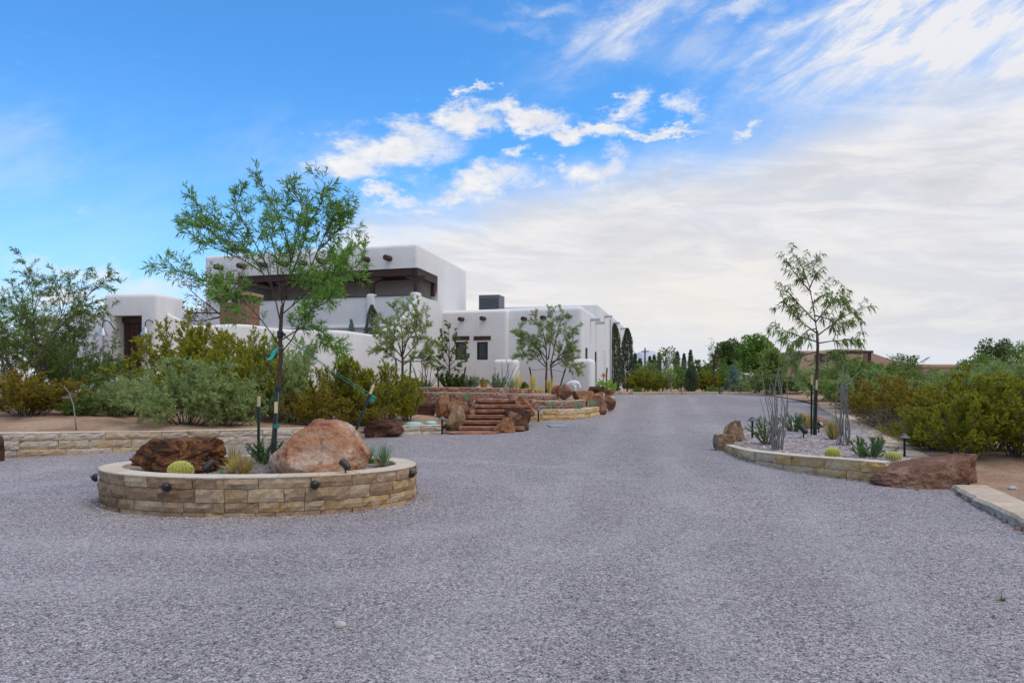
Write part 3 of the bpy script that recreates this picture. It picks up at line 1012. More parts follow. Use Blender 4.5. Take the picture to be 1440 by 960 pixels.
def simple_tree(name, label, cat, loc, seed, Ht, W, trunk_h, leafmat, bark='bark', n_clump=26, n_per=420, L=(0.10, 0.18), Wd=(0.05, 0.09), rc=(0.22, 0.42), group=None, r=0.09, flat=0.8, shape=1.0):
    rng = np.random.default_rng(seed)
    root = thing(name, label, cat, (0, 0, 0), group)
    lv, cs = crown_tree(rng, int(n_clump * 1.3), W * 0.82, Ht - trunk_h - 0.1 * W, trunk_h + 0.05 * W, n_per * 1.5, L, Wd, rc, flat, shape)
    lines = [(np.array([[0, 0, -0.1], [rng.normal(0, .04), rng.normal(0, .04), trunk_h * 0.5], [0, 0, trunk_h + 0.1]]), r, r * 0.75)]
    for c in cs:
        p0 = np.array([0, 0, trunk_h * rng.uniform(0.75, 1.0)])
        mid = (p0 + c) / 2 + rng.normal(size=3) * 0.06 * W
        mid[2] += 0.05 * W
        lines.append((np.array([p0, mid, c]), r * 0.4, r * 0.1))
    obj('trunk', tubes(lines, 6), M[bark], root, True)
    obj('crown', lv, M[leafmat], root)
    root.location = loc
    return root


def cypress(name, label, loc, Ht, W, seed, leafmat='l_cypress', n=5200, L=(0.06, 0.12), Wd=(0.02, 0.035), group=None, cat='cypress', prof=None):
    rng = np.random.default_rng(seed)
    root = thing(name, label, cat, (0, 0, 0), group)
    t = rng.random(n) ** 0.85
    if prof is None:
        pr = np.minimum(1.0, 0.62 + 2.2 * t) * (1 - t ** 4.5) ** 0.75
    else:
        pr = prof(t)
    a = rng.uniform(0, 2 * np.pi, n)
    lump = 1 + 0.16 * np.sin(3 * a + 9 * t) + 0.12 * np.sin(7 * a - 23 * t + 1)
    rr = W / 2 * pr * lump * (0.55 + 0.45 * rng.random(n) ** 0.5)
    B = np.stack([np.cos(a) * rr, np.sin(a) * rr, 0.05 + t * (Ht - 0.1)], 1)
    D = np.stack([np.cos(a) * 0.5, np.sin(a) * 0.5, np.full(n, 0.9)], 1) + rng.normal(size=(n, 3)) * 0.35
    lv = leaves(rng, B, D, rng.uniform(L[0], L[1], n) * (1.25 - 0.4 * t), rng.uniform(Wd[0], Wd[1], n))
    tr = MB()
    tr.tube([(0, 0, -0.1), (0, 0, Ht * 0.9)], W * 0.07, W * 0.02, 6)
    obj('trunk', tr, M['bark'], root)
    obj('crown', lv, M[leafmat], root)
    root.location = loc
    return root


# ------------------------------------------------------------------ rocks
def rock_mesh(size, seed, cuts=7, sub=4, rough=0.10, planes=None, fine=0.02, skew=None, cracks=0.0, crack_scale=1.3):
    rng = random.Random(seed)
    bm = bmesh.new()
    bmesh.ops.create_icosphere(bm, subdivisions=sub, radius=1.0)
    pl = []
    for i in range(cuts):
        n = Vector((rng.gauss(0, 1), rng.gauss(0, 1), rng.gauss(0, 0.8))).normalized()
        pl.append((n, rng.uniform(0.50, 0.82)))
    for n, d in (planes or []):
        pl.append((Vector(n).normalized(), d))
    off = Vector((seed * 3.17 % 50, seed * 1.31 % 50, 0))
    for v in bm.verts:
        c = v.co.copy()
        c *= 1 + rough * 1.4 * noise.noise(c * 1.3 + off)
        for n, d in pl:
            k = c.dot(n) - d
            if k > 0:
                c -= n * k * 0.94
        c *= 1 + rough * noise.fractal(c * 2.6 + off, 0.9, 2.1, 4) + fine * noise.fractal(c * 9 + off, 0.8, 2.2, 4)
        if cracks:
            w = c * crack_scale + off + Vector((noise.noise(c * 2.5), noise.noise(c * 2.5 + Vector((5, 0, 0))), noise.noise(c * 2.5 + Vector((0, 5, 0))))) * 0.35
            ds = noise.voronoi(w)[0]
            e = ds[1] - ds[0]
            if e < 0.16:
                c *= 1 - cracks * (1 - e / 0.16) ** 1.5
            c *= 1 + 0.05 * (noise.cell(w) if False else 0)
        v.co = c
    if skew:
        for v in bm.verts:
            v.co = skew(v.co.copy())
    xs = [[v.co[i] for v in bm.verts] for i in range(3)]
    lo = [min(a) for a in xs]; hi = [max(a) for a in xs]
    for v in bm.verts:
        v.co = Vector(((v.co[0] - lo[0]) / (hi[0] - lo[0]) - .5, (v.co[1] - lo[1]) / (hi[1] - lo[1]) - .5, (v.co[2] - lo[2]) / (hi[2] - lo[2])))
        v.co = Vector((v.co[0] * size[0], v.co[1] * size[1], v.co[2] * size[2]))
    V = [v.co.copy() for v in bm.verts]
    bm.verts.index_update()
    Fc = [tuple(w.index for w in f.verts) for f in bm.faces]
    bm.free()
    return V, Fc


def rock(name, label, loc, size, seed, mat, rz=0.0, cat='boulder', group=None, sink=0.06, **kw):
    V, Fc = rock_mesh((size[0], size[1], size[2] + sink), seed, **kw)
    mb = MB()
    mb.add(V, Fc)
    o = obj(name, mb, M[mat])
    smooth_by_angle(o, 28)
    o.location = (loc[0], loc[1], loc[2] - sink)
    o.rotation_euler = (0, 0, rz)
    return tag(o, label, cat, group)


def rock_px(name, label, x0, x1, ytop, ybase, Z, seed, mat, depth=0.8, zb=None, **kw):
    """a rock that covers these photo pixels at distance Z, standing on height zb"""
    W = (x1 - x0) / F * Z
    ztop = EYE - (ytop - HOR) / F * Z
    zbot = EYE - (ybase - HOR) / F * Z if zb is None else zb
    p = at((x0 + x1) / 2, ybase, Z)
    return rock(name, label, (p.x, p.y, zbot), (W, W * depth, ztop - zbot), seed, mat, **kw)


# ------------------------------------------------------------------ walls of split blocks
class Path:
    def __init__(s, pts, closed=False, n=24):
        P = [np.array(p, float) for p in pts]
        if closed:
            C = P
            s.P = np.array(C + [C[0]])
        else:
            Q = [2 * P[0] - P[1]] + P + [2 * P[-1] - P[-2]]
            out = []
            for i in range(1, len(Q) - 2):
                p0, p1, p2, p3 = Q[i - 1], Q[i], Q[i + 1], Q[i + 2]
                for k in range(n):
                    t = k / n
                    out.append(0.5 * ((2 * p1) + (p2 - p0) * t + (2 * p0 - 5 * p1 + 4 * p2 - p3) * t * t + (3 * p1 - p0 - 3 * p2 + p3) * t ** 3))
            out.append(P[-1])
            s.P = np.array(out)
        d = np.linalg.norm(np.diff(s.P[:, :2], axis=0), axis=1)
        s.cum = np.concatenate([[0], np.cumsum(d)])
        s.L = s.cum[-1]

    def __call__(s, t):
        t = min(max(t, 0), s.L)
        j = min(np.searchsorted(s.cum, t, 'right') - 1, len(s.P) - 2)
        f = (t - s.cum[j]) / max(s.cum[j + 1] - s.cum[j], 1e-9)
        p = s.P[j] * (1 - f) + s.P[j + 1] * f
        d = s.P[j + 1][:2] - s.P[j][:2]
        d = d / max(np.linalg.norm(d), 1e-9)
        return p, np.array([d[1], -d[0]])          # point, normal on the right-hand side


def block_wall(path, top, base, heights, lens, seed, thick=0.28, gap=0.006, rough=0.014, rim=0.013, step=0.055, overhang=-0.004, jitter=0.012):
    """returns (blocks, core, rim) mesh builders; the face looks along the path's right-hand normal"""
    rng = random.Random(seed)
    B, C, Rm = MB(), MB(), MB()
    z_off = rim if rim else 0.0
    depth = 0.0
    course = 0
    maxh = max(top(s_) - base(s_) for s_ in np.linspace(0, path.L, 20))
    while depth < maxh:
        h = heights[course % len(heights)]
        s = -rng.uniform(0, lens[0])
        while s < path.L:
            ln = rng.uniform(*lens)
            a, b = max(s, 0) + gap / 2, min(s + ln, path.L) - gap / 2
            s += ln
            if b - a < 0.03: continue
            m = (a + b) / 2
            if top(m) - z_off - depth < base(m) - 0.05: continue
            nu = max(2, int((b - a) / step)); nv = max(2, int(h / (step * 0.8)))
            br = rng.uniform(-jitter, jitter)
            sd = Vector((rng.uniform(0, 99), rng.uniform(0, 99), 0))
            vs, fs = [], []
            for j in range(nv + 1):
                for i in range(nu + 1):
                    u = a + (b - a) * i / nu
                    zt = top(u) - z_off - depth - gap / 2
                    zb = zt - h + gap
                    z = zb + (zt - zb) * j / nv
                    edge = i in (0, nu) or j in (0, nv)
                    p, n = path(u)
                    o = br + rough * 1.6 * noise.noise(Vector((u * 9, z * 14, 0)) + sd) + rough * noise.noise(Vector((u * 28, z * 35, 3)) + sd) - (0.014 if edge else 0)
                    vs.append((p[0] + n[0] * o, p[1] + n[1] * o, z))
            idx = lambda i, j: j * (nu + 1) + i
            for j in range(nv):
                for i in range(nu):
                    fs.append((idx(i, j), idx(i + 1, j), idx(i + 1, j + 1), idx(i, j + 1)))
            ring = [idx(i, 0) for i in range(nu + 1)] + [idx(nu, j) for j in range(1, nv + 1)] + [idx(i, nv) for i in range(nu - 1, -1, -1)] + [idx(0, j) for j in range(nv - 1, 0, -1)]
            nb = len(vs)
            for k in ring:
                x, y, z = vs[k]
                u = a + (b - a) * (k % (nu + 1)) / nu
                p, n = path(u)
                vs.append((p[0] - n[0] * 0.11, p[1] - n[1] * 0.11, z))
            for k in range(len(ring)):
                k2 = (k + 1) % len(ring)
                fs.append((ring[k2], ring[k], nb + k, nb + k2))
            B.add(vs, fs)
        depth += h
        course += 1
    # dark core behind the joints
    N = max(8, int(path.L / 0.12))
    vs, fs = [], []
    for i in range(N + 1):
        u = path.L * i / N
        p, n = path(u)
        zt, zb = top(u) - z_off - 0.004, base(u) - 0.15
        f, bk = 0.03, thick
        vs += [(p[0] - n[0] * f, p[1] - n[1] * f, zb), (p[0] - n[0] * f, p[1] - n[1] * f, zt), (p[0] - n[0] * bk, p[1] - n[1] * bk, zt), (p[0] - n[0] * bk, p[1] - n[1] * bk, zb)]
    for i in range(N):
        for k in range(4):
            fs.append((4 * i + k, 4 * (i + 1) + k, 4 * (i + 1) + (k + 1) % 4, 4 * i + (k + 1) % 4))
    C.add(vs, fs)
    if rim:
        s = 0.0
        while s < path.L - 0.02:
            ln = min(rng.uniform(0.45, 0.9), path.L - s)
            a, b = s + 0.003, s + ln - 0.003
            s += ln
            k = max(2, int((b - a) / 0.1))
            vs, fs = [], []
            wo = rng.uniform(-0.006, 0.006)
            for i in range(k + 1):
                u = a + (b - a) * i / k
                p, n = path(u)
                o = overhang + 0.006 * noise.noise(Vector((u * 11, seed, 0))) + wo * 0.5
                bk = thick + 0.012 + 0.02 * noise.noise(Vector((u * 4, seed, 9)))
                t = top(u) + wo * 0.3
                vs += [(p[0] + n[0] * o, p[1] + n[1] * o, t - rim + .002), (p[0] + n[0] * (o - .004), p[1] + n[1] * (o - .004), t), (p[0] - n[0] * bk, p[1] - n[1] * bk, t), (p[0] - n[0] * bk, p[1] - n[1] * bk, t - rim - 0.25)]
            for i in range(k):
                for q in range(4):
                    fs.append((4 * i + q, 4 * (i + 1) + q, 4 * (i + 1) + (q + 1) % 4, 4 * i + (q + 1) % 4))
            fs += [(0, 1, 2, 3), (4 * k + 3, 4 * k + 2, 4 * k + 1, 4 * k)]
            Rm.add(vs, fs)
    return B, C, Rm


def stone_wall(name, label, cat, path, top, base, heights, lens, seed, mat, rimmat='rim', group=None, **kw):
    p, n = path(path.L / 2)
    root = thing(name, label, cat, (p[0], p[1], base(path.L / 2)), group)
    B, C, Rm = block_wall(path, top, base, heights, lens, seed, **kw)
    obj('stone_face', B, M[mat], root)
    obj('mortar_core', C, M['mortar'], root)
    if Rm.V:
        obj('coping', Rm, M[rimmat], root)
    return root


def sheet(name, xs, ys, zf, mat, keep=None, kind='structure', move=None):
    """a ground sheet on a grid"""
    V, Fc, ok = [], [], {}
    nx, ny = len(xs), len(ys)
    for j, y in enumerate(ys):
        for i, x in enumerate(xs):
            X, Y = (x, y) if move is None else move(x, y)
            V.append((X, Y, zf(X, Y)))
    for j in range(ny - 1):
        for i in range(nx - 1):
            if keep is None or keep((xs[i] + xs[i + 1]) / 2, (ys[j] + ys[j + 1]) / 2):
                Fc.append((j * nx + i, j * nx + i + 1, (j + 1) * nx + i + 1, (j + 1) * nx + i))
    mb = MB()
    used = sorted({k for f in Fc for k in f})
    mp = {k: n for n, k in enumerate(used)}
    mb.add([V[k] for k in used], [tuple(mp[k] for k in f) for f in Fc])
    o = obj(name, mb, M[mat], None, True)
    return tag(o, kind=kind)


def inside(poly, x, y):
    c = False
    n = len(poly)
    j = n - 1
    for i in range(n):
        xi, yi = poly[i][0], poly[i][1]
        xj, yj = poly[j][0], poly[j][1]
        if (yi > y) != (yj > y) and x < (xj - xi) * (y - yi) / (yj - yi) + xi:
            c = not c
        j = i
    return c


def lerp(x, xs, ys):
    return float(np.interp(x, xs, ys))

# ================================================================== GROUND
CURB = [(4.55, 5.2), (5.3, 7.8), (6.02, 10.27), (6.35, 12.2), (7.25, 15.0), (8.5, 18.4), (10.2, 23.5), (11.9, 29.0), (12.9, 35.0), (13.4, 41.5)]
CX_, CY_ = [c[0] for c in CURB], [c[1] for c in CURB]


def curb_x(y):
    return lerp(y, CY_, CX_)


def axis(*segs):
    out = []
    for a, b, st in segs:
        n = max(1, int(round((b - a) / st)))
        out += [a + (b - a) * i / n for i in range(n)]
    out.append(segs[-1][1])
    return out


tag(sheet('desert_ground', axis((-2500, -200, 460), (-200, -60, 20), (-60, 80, 5), (80, 240, 20), (240, 2500, 460)),
          axis((-60, -8, 13), (-8, 46, 2), (46, 130, 7), (130, 500, 40), (500, 4000, 500)), lambda x, y: g(y) - 0.06, 'dirt'), kind='structure')


def far_edge(x):
    return 41.3 + 0.5 * math.sin(x * 0.7) + 0.25 * math.sin(x * 2.3 + 1) - 0.05 * max(0, x - 6) ** 1.1


def drive_z(x, y):
    return g(y) + 0.012 * noise.noise(Vector((x * 0.5, y * 0.35, 0))) + 0.006 * noise.noise(Vector((x * 1.9, y * 1.1, 4)))


sheet('gravel_driveway', axis((-30, -8, 1.0), (-8, 10, 0.2), (10, 15, 0.5)), axis((-4, 3, 0.5), (3, 14, 0.2), (14, 42, 0.5)), drive_z, 'gravel',
      keep=lambda x, y: y < far_edge(x) and x < curb_x(y) + (0.25 if y < 29 else 0.6))

# ---- left dirt bank behind the cream retaining wall
LW = [(-13.5, 11.12, .72), (-9.4, 13.7, .575), (-6.3, 15.62, .49), (-3.9, 17.17, .45), (-1.72, 18.55, .41)]
lw_path = Path(LW)
lw_dir = np.array([7.8, 4.9]); lw_dir /= np.linalg.norm(lw_dir)
lw_nrm = np.array([-lw_dir[1], lw_dir[0]])
lw_org = np.array([-9.4, 13.7])


def bank_d(x, y):
    return float((np.array([x, y]) - lw_org) @ lw_nrm)


def lw_top(x):
    return lerp(x, [p[0] for p in LW], [p[2] for p in LW])


def smooth(t):
    t = min(max(t, 0), 1)
    return t * t * (3 - 2 * t)


def bank_z(x, y):
    d = bank_d(x, y)
    t = lw_top(x - d * lw_nrm[0]) - 0.05
    z = t + (1.25 - t) * smooth(d / 9.5)
    z += min(1, max(0, d - 0.1)) * (0.09 * noise.noise(Vector((x * 0.45, y * 0.45, 7))) + 0.04 * noise.noise(Vector((x * 1.5, y * 1.5, 3))))
    # a low bare mound
    z += 0.16 * math.exp(-((x + 8.6) ** 2 / 3.2 + (y - 16.0) ** 2 / 1.2))
    return z


def bank_move(x, y):
    d = bank_d(x, y)
    if d < 0.14:
        return x + lw_nrm[0] * (0.14 - d), y + lw_nrm[1] * (0.14 - d)
    return x, y


sheet('dirt_bank', axis((-45, -14, 1.0), (-14, -1.75, 0.25)), axis((6, 25, 0.25), (25, 60, 1.0)), bank_z, 'dirt',
      keep=lambda x, y: bank_d(x, y) > -0.12, move=bank_move)

# ---- right dirt bank beyond the kerb
def kerb_top(y):
    return max(0.30, g(y) + 0.06) if y > 11.8 else 0.12 + 0.18 * smooth((y - 10.5) / 1.3)


def rbank_z(x, y):
    d = x - curb_x(y)
    return kerb_top(y) - 0.015 + min(1, max(0, d - 0.5) * 0.6) * (0.05 + 0.06 * noise.noise(Vector((x * 0.5, y * 0.5, 2))) + 0.03 * noise.noise(Vector((x * 1.7, y * 1.7, 2))))


def rb_build():
    ts = axis((0.0, 4, 0.25), (4, 12, 1.0), (12, 60, 6))
    ys = axis((4.5, 14, 0.25), (14, 42, 1.0))
    V, Fc = [], []
    for y in ys:
        for t in ts:
            x = curb_x(y) + 0.34 + t
            V.append((x, y, rbank_z(x, y)))
    n = len(ts)
    for j in range(len(ys) - 1):
        for i in range(n - 1):
            Fc.append((j * n + i, j * n + i + 1, (j + 1) * n + i + 1, (j + 1) * n + i))
    mb = MB(); mb.add(V, Fc)
    tag(obj('dirt_verge', mb, M['dirt'], None, True), kind='structure')


rb_build()

# ---- concrete kerb strip: one long thing with a rough broken edge
def kerb_build(y0, y1, name, label):
    root = thing(name, label, 'kerb', (curb_x(y0), y0, 0))
    n = int((y1 - y0) / 0.07)
    V, Fc = [], []
    W = 0.46
    for i in range(n + 1):
        y = y0 + (y1 - y0) * i / n
        x = curb_x(y)
        tx, ty = curb_x(y + 0.2) - curb_x(y - 0.2), 0.4
        L = math.hypot(tx, ty); nx, ny = ty / L, -tx / L
        top = kerb_top(y) + 0.01 * noise.noise(Vector((y * 3, 0, 0)))
        r = lambda k: 0.04 * noise.noise(Vector((y * 3.1, k * .3, 1))) + 0.05 * noise.noise(Vector((y * 7.0, k * .6, 5))) + 0.03 * noise.noise(Vector((y * 17.0, k, 8)))
        b0 = g(y) - 0.08
        sec = [(0.0 + r(0), b0), (0.03 + r(1), b0 + (top - b0) * 0.55), (0.02 + r(2) * 0.7, top - 0.035), (0.05 + r(2) * 0.5, top), (W + r(3) * 0.4, top + 0.005), (W + 0.05, top - 0.15)]
        for o, z in sec:
            V.append((x + nx * o, y + ny * o, z))
    m = 6
    for i in range(n):
        for k in range(m - 1):
            Fc.append((i * m + k, (i + 1) * m + k, (i + 1) * m + k + 1, i * m + k + 1))
    Fc.append(tuple(range(m))); Fc.append(tuple(n * m + k for k in range(m - 1, -1, -1)))
    mb = MB(); mb.add(V, Fc)
    obj('slab', mb, M['concrete'], root)
    if y0 < 8:
        rr = random.Random(12)
        rb = MB()
        for k in range(26):
            y = rr.uniform(y0, y1)
            s = rr.uniform(.04, .09)
            V, Fc = rock_mesh((s, s * rr.uniform(.8, 1.4), s * .8), 500 + k, cuts=4, sub=2)
            x = curb_x(y) + rr.uniform(-.01, .04)
            z = g(y) + rr.uniform(-.03, max(.0, kerb_top(y) - .12))
            rb.add([(v.x + x, v.y + y, v.z + z) for v in V], Fc)
        o = obj('rubble_edge', rb, M['rubble'], root)
        o['kind'] = 'stuff'
    return root


kerb_build(5.6, 10.3, 'concrete_kerb', 'pale concrete kerb with crumbling stony edge in front of the long red boulder')
kerb_build(11.9, 29.5, 'concrete_kerb', 'long flat concrete kerb strip running behind the cactus planter')

# ---- edging at the far end of the drive
ed = MB()
rng_ = random.Random(4)
x = 4.6
while x < 13.0:
    w = rng_.uniform(0.5, 1.1)
    ed.box((x + w / 2, far_edge(x + w / 2) + 0.15, g(41) + 0.06), (w - 0.03, 0.3, 0.14), rng_.uniform(-.05, .05))
    x += w
tag(obj('stone_edging', ed, M['concrete'], None, bevel=0.02), 'low pale stone edging along the far end of the gravel drive', 'edging')

# ================================================================== WALLS AND PLANTERS
stone_wall('retaining_wall', 'long cream split-stone retaining wall holding back the dirt bank', 'wall', lw_path,
           lambda s: lw_path(s)[0][2], lambda s: g(lw_path(s)[0][1]) - 0.01, [.135, .16, .15], (.35, 1.0), 11, 'cream', thick=0.26)

# island planter: an oval ring of tan blocks
IC = (-3.27, 9.75)
IA, IB = 2.02, 1.28
N_ = 120
ring_pts = [(IC[0] + IA * math.sin(2 * math.pi * i / N_), IC[1] - IB * math.cos(2 * math.pi * i / N_)) for i in range(N_)]
ring_path = Path(ring_pts[::1], True)
RT = 0.464
planter = thing('island_planter', 'oval planter ring of tan stone blocks standing in the gravel drive', 'planter', (IC[0], IC[1], 0))
B_, C_, R_ = block_wall(ring_path, lambda s: RT, lambda s: drive_z(*ring_path(s)[0][:2]) - 0.01, [.125, .155, .115, .12], (.22, .62), 5, thick=0.26, rough=0.013)
obj('stone_face', B_, M['tanblock'], planter)
obj('mortar_core', C_, M['mortar'], planter)
obj('coping', R_, M['rim'], planter)


def soil_fill(cx, cy, a, b, z, mat, parent, name, bumpy=0.03):
    V, Fc = [(cx, cy, z + 0.02)], []
    nr, na = 12, 48
    for r in range(1, nr + 1):
        for k in range(na):
            t = 2 * math.pi * k / na
            x, y = cx + a * r / nr * math.cos(t), cy + b * r / nr * math.sin(t)
            V.append((x, y, z + bumpy * noise.noise(Vector((x * 2, y * 2, 0)))))
    for k in range(na):
        Fc.append((0, 1 + k, 1 + (k + 1) % na))
    for r in range(nr - 1):
        for k in range(na):
            Fc.append((1 + r * na + k, 1 + (r + 1) * na + k, 1 + (r + 1) * na + (k + 1) % na, 1 + r * na + (k + 1) % na))
    mb = MB(); mb.add(V, Fc)
    return obj(name, mb, M[mat], parent, True)


SZ = 0.40
soil_fill(IC[0], IC[1], IA - 0.2, IB - 0.2, SZ, 'soil', planter, 'soil')

# right-hand planter between drive and kerb
RW = [(4.32, 15.5, .25), (4.2, 14.4, .27), (4.2, 13.4, .29), (4.36, 12.75, .31), (4.55, 12.15, .33), (4.86, 11.55, .35), (5.2, 11.08, .36), (5.42, 10.86, .36)]
rw_path = Path(RW)
rw = stone_wall('planter_wall', 'low curved golden-stone wall around the ocotillo planter', 'wall', rw_path,
                lambda s: float(rw_path(s)[0][2]), lambda s: g(rw_path(s)[0][1]) - 0.01, [.15, .15, .12], (.34, .75), 21, 'goldblock', thick=0.25)
def rp_z(x, y):
    return 0.27 + 0.05 * smooth((x - 4.3) / 2) + 0.03 * noise.noise(Vector((x * 2, y * 2, 0))) + 0.004 * max(0, y - 14)


def rp_keep(x, y):
    if y < 11.0 or y > 20.5: return False
    if x > curb_x(y) + 0.1: return False
    left = [(p[0], p[1]) for p in RW]
    if y <= 15.5:
        lx = lerp(y, [p[1] for p in reversed(RW)], [p[0] for p in reversed(RW)]) + 0.16
    else:
        lx = 4.48 + (y - 15.5) * 0.62
    return x > lx


sheet('planter_gravel', axis((4.2, 9.4, 0.1)), axis((10.3, 20.5, 0.1)), rp_z, 'river', keep=rp_keep, kind='structure')
bw = Path([(8.6, 20.6, .36), (7.4, 20.1, .36), (6.2, 18.6, .34), (5.2, 16.9, .30), (4.45, 15.75, .28)])
stone_wall('planter_wall', 'back edge of the ocotillo planter, low golden stone wall towards the far drive', 'wall', bw,
           lambda s: float(bw(s)[0][2]), lambda s: g(bw(s)[0][1]) - 0.01, [.14], (.4, .8), 23, 'goldblock', thick=0.2)

# terraces in front of the house
T1 = [(0.5, 22.4, .62), (1.5, 22.65, .62), (2.24, 23.4, .61), (2.8, 24.6, .60), (3.2, 26.2, .60), (3.75, 28.6, .64), (4.2, 30.6, .70), (4.45, 32.5, .74)]
T2 = [(0.35, 23.1, .86), (1.4, 23.4, .85), (2.15, 24.3, .84), (2.55, 25.6, .84), (2.75, 27.2, .86)]
T3 = [(-4.6, 23.3, 1.14), (-2.2, 22.7, 1.13), (-1.0, 22.7, 1.12), (0.1, 23.3, 1.08), (1.0, 24.3, 1.02), (1.5, 25.6, 1.0), (1.8, 27.0, 1.0)]
T4 = [(-5.4, 24.9, 1.27), (-2.4, 24.3, 1.27), (-0.6, 24.5, 1.25), (0.4, 25.3, 1.20), (0.9, 26.6, 1.14)]
paths = {}
for nm, T_, hts, ln, sd_, mt, lab, th in (
        ('block', T1, [.15, .15, .12], (.4, .9), 31, 'goldblock', 'low golden block wall curving along the drive right of the steps', .24),
        ('red', T2, [.11, .10, .12], (.14, .42), 33, 'rubble', 'lowest red rubble terrace wall just behind the golden block wall', .22),
        ('red', T3, [.12, .11, .13], (.14, .42), 34, 'rubble', 'middle red rubble terrace wall above the steps', .22),
        ('red', T4, [.13, .12, .12], (.14, .42), 35, 'rubble', 'top red rubble terrace wall under the white house', .22)):
    p_ = Path(T_)
    bz = {id(T1): lambda p: g(p[1]) - 0.02, id(T2): lambda p: 0.56, id(T3): lambda p: 0.80, id(T4): lambda p: 1.0}[id(T_)]
    stone_wall('terrace_wall', lab, 'wall', p_, (lambda p_: lambda s: float(p_(s)[0][2]))(p_), (lambda p_, bz: lambda s: bz(p_(s)[0]))(p_, bz), hts, ln, sd_, mt, rimmat='rim' if nm == 'block' else 'concrete', thick=th, rough=0.012 if nm == 'block' else 0.022)
    paths[id(T_)] = p_


def terrace_poly(T_, right):
    p_ = paths[id(T_)]
    pts = []
    for s in np.linspace(0, p_.L, 30):
        p, n = p_(s)
        pts.append((p[0] - n[0] * 0.1, p[1] - n[1] * 0.1, p[2] - 0.03))
    return pts + [(right, 38), (pts[0][0] - (1.0 if T_ in (T3, T4) else 0), 38)]


TP = [(terrace_poly(T1, 4.4), T1), (terrace_poly(T2, 3.2), T2), (terrace_poly(T3, 2.6), T3), (terrace_poly(T4, 2.0), T4)]


def terrace_z(x, y):
    z = -1
    for poly, T_ in TP:
        if inside(poly, x, y):
            b = {0: .58, 1: .82, 2: lerp(x, [-3, 0, 1.8], [1.10, 1.06, .97]), 3: lerp(x, [-3, 0, 1], [1.23, 1.21, 1.12])}[[t is T_ for t in (T1, T2, T3, T4)].index(True)]
            b += 0.02 * max(0, y - 26) if T_ in (T1, T2, T3) else 0.0
            z = max(z, b)
    if z > 0: z += 0.02 * noise.noise(Vector((x * 1.7, y * 1.7, 0)))
    return min(z, 1.25)


xs_, ys_ = axis((-7, 4.6, 0.12)), axis((22, 33, 0.12))
sheet('terrace_ground', xs_, ys_, lambda x, y: max(terrace_z(x, y), 0.3), 'flag', keep=lambda x, y: terrace_z(x, y) > 0)

# ================================================================== HOUSE
ST = M['stucco']
P0 = Vector((-13.6, 33.0)); P1 = Vector((-3.75, 29.8))
fd = (P1 - P0); FL = fd.length; fd /= FL
sd_v = Vector((0.196, 0.98)); sd_v /= sd_v.length


def HW(s, t, z=0):
    p = P0 + fd * s + sd_v * t
    return (p.x, p.y, z)


house = thing('adobe_house', 'large white adobe house with covered upper porch and flat rounded parapets', 'house', (-3.75, 29.8, 0.6))


def block(name, poly, z0, z1, bev=0.16, parent=house, mat=None, taper=0.0, seg=4):
    mb = MB(); mb.prism(poly, z0, z1, taper)
    return smooth_by_angle(obj(name, mb, mat or ST, parent, bevel=bev, seg=seg), 50)


def local_prism(poly, z0, z1, parent=house):
    off = world_loc(parent)
    mb = MB(); mb.prism([(p[0] - off.x, p[1] - off.y) for p in poly], z0 - off.z, z1 - off.z)
    return mb


def cut_at(o, cutters):
    off = world_loc(o)
    o.parent, par = None, o.parent
    r = cut(o, cutters)
    o.parent = par
    return smooth_by_angle(o, 50)


def quad(s0, s1, t0, t1):
    return [HW(s0, t0)[:2], HW(s1, t0)[:2], HW(s1, t1)[:2], HW(s0, t1)[:2]]


main = block('upper_storey', quad(0, FL, 0, 7.6), 0.7, 6.95)
PORCH_B, PORCH_T = 4.86, 5.97
cut_at(main, [local_prism(quad(1.75, FL + 1, -1, 2.68), PORCH_B, PORCH_T), local_prism(quad(1.9, FL - 0.22, 0.22, 2.62), 3.9, PORCH_B + 0.3)])
# porch interior
def part(name, mb, mat, parent=house, **kw):
    return obj(name, mb, M[mat] if isinstance(mat, str) else mat, parent, **kw)


mb = MB(); mb.prism(quad(1.78, FL - 0.02, 0.05, 2.66), PORCH_T - 0.1, PORCH_T - 0.003); part('porch_ceiling', mb, 'wood')
mb = MB(); mb.prism(quad(1.95, FL - 0.25, 2.56, 2.66), 3.92, PORCH_T - 0.11); part('porch_back_wall', mb, 'stucco_in')
mb = MB()
mb.prism(quad(1.76, FL - 0.16, 0.03, 0.24), PORCH_T - 0.29, PORCH_T - 0.102)
part('porch_beam', mb, 'wood')
mb = MB(); mb.prism(quad(FL - 0.25, FL - 0.03, 0.03, 2.67), PORCH_T - 0.34, PORCH_T - 0.104); part('porch_beam', mb, 'wood')
# rail caps
mb = MB(); mb.prism(quad(1.76, FL - 0.3, -0.03, 0.25), PORCH_B + 0.002, PORCH_B + 0.035); part('rail_cap', mb, 'viga')


def s_at(px):
    """position along the house front for a photo column"""
    k = (px - CX) / F
    return (k * P0.y - P0.x) / (fd.x - k * fd.y)


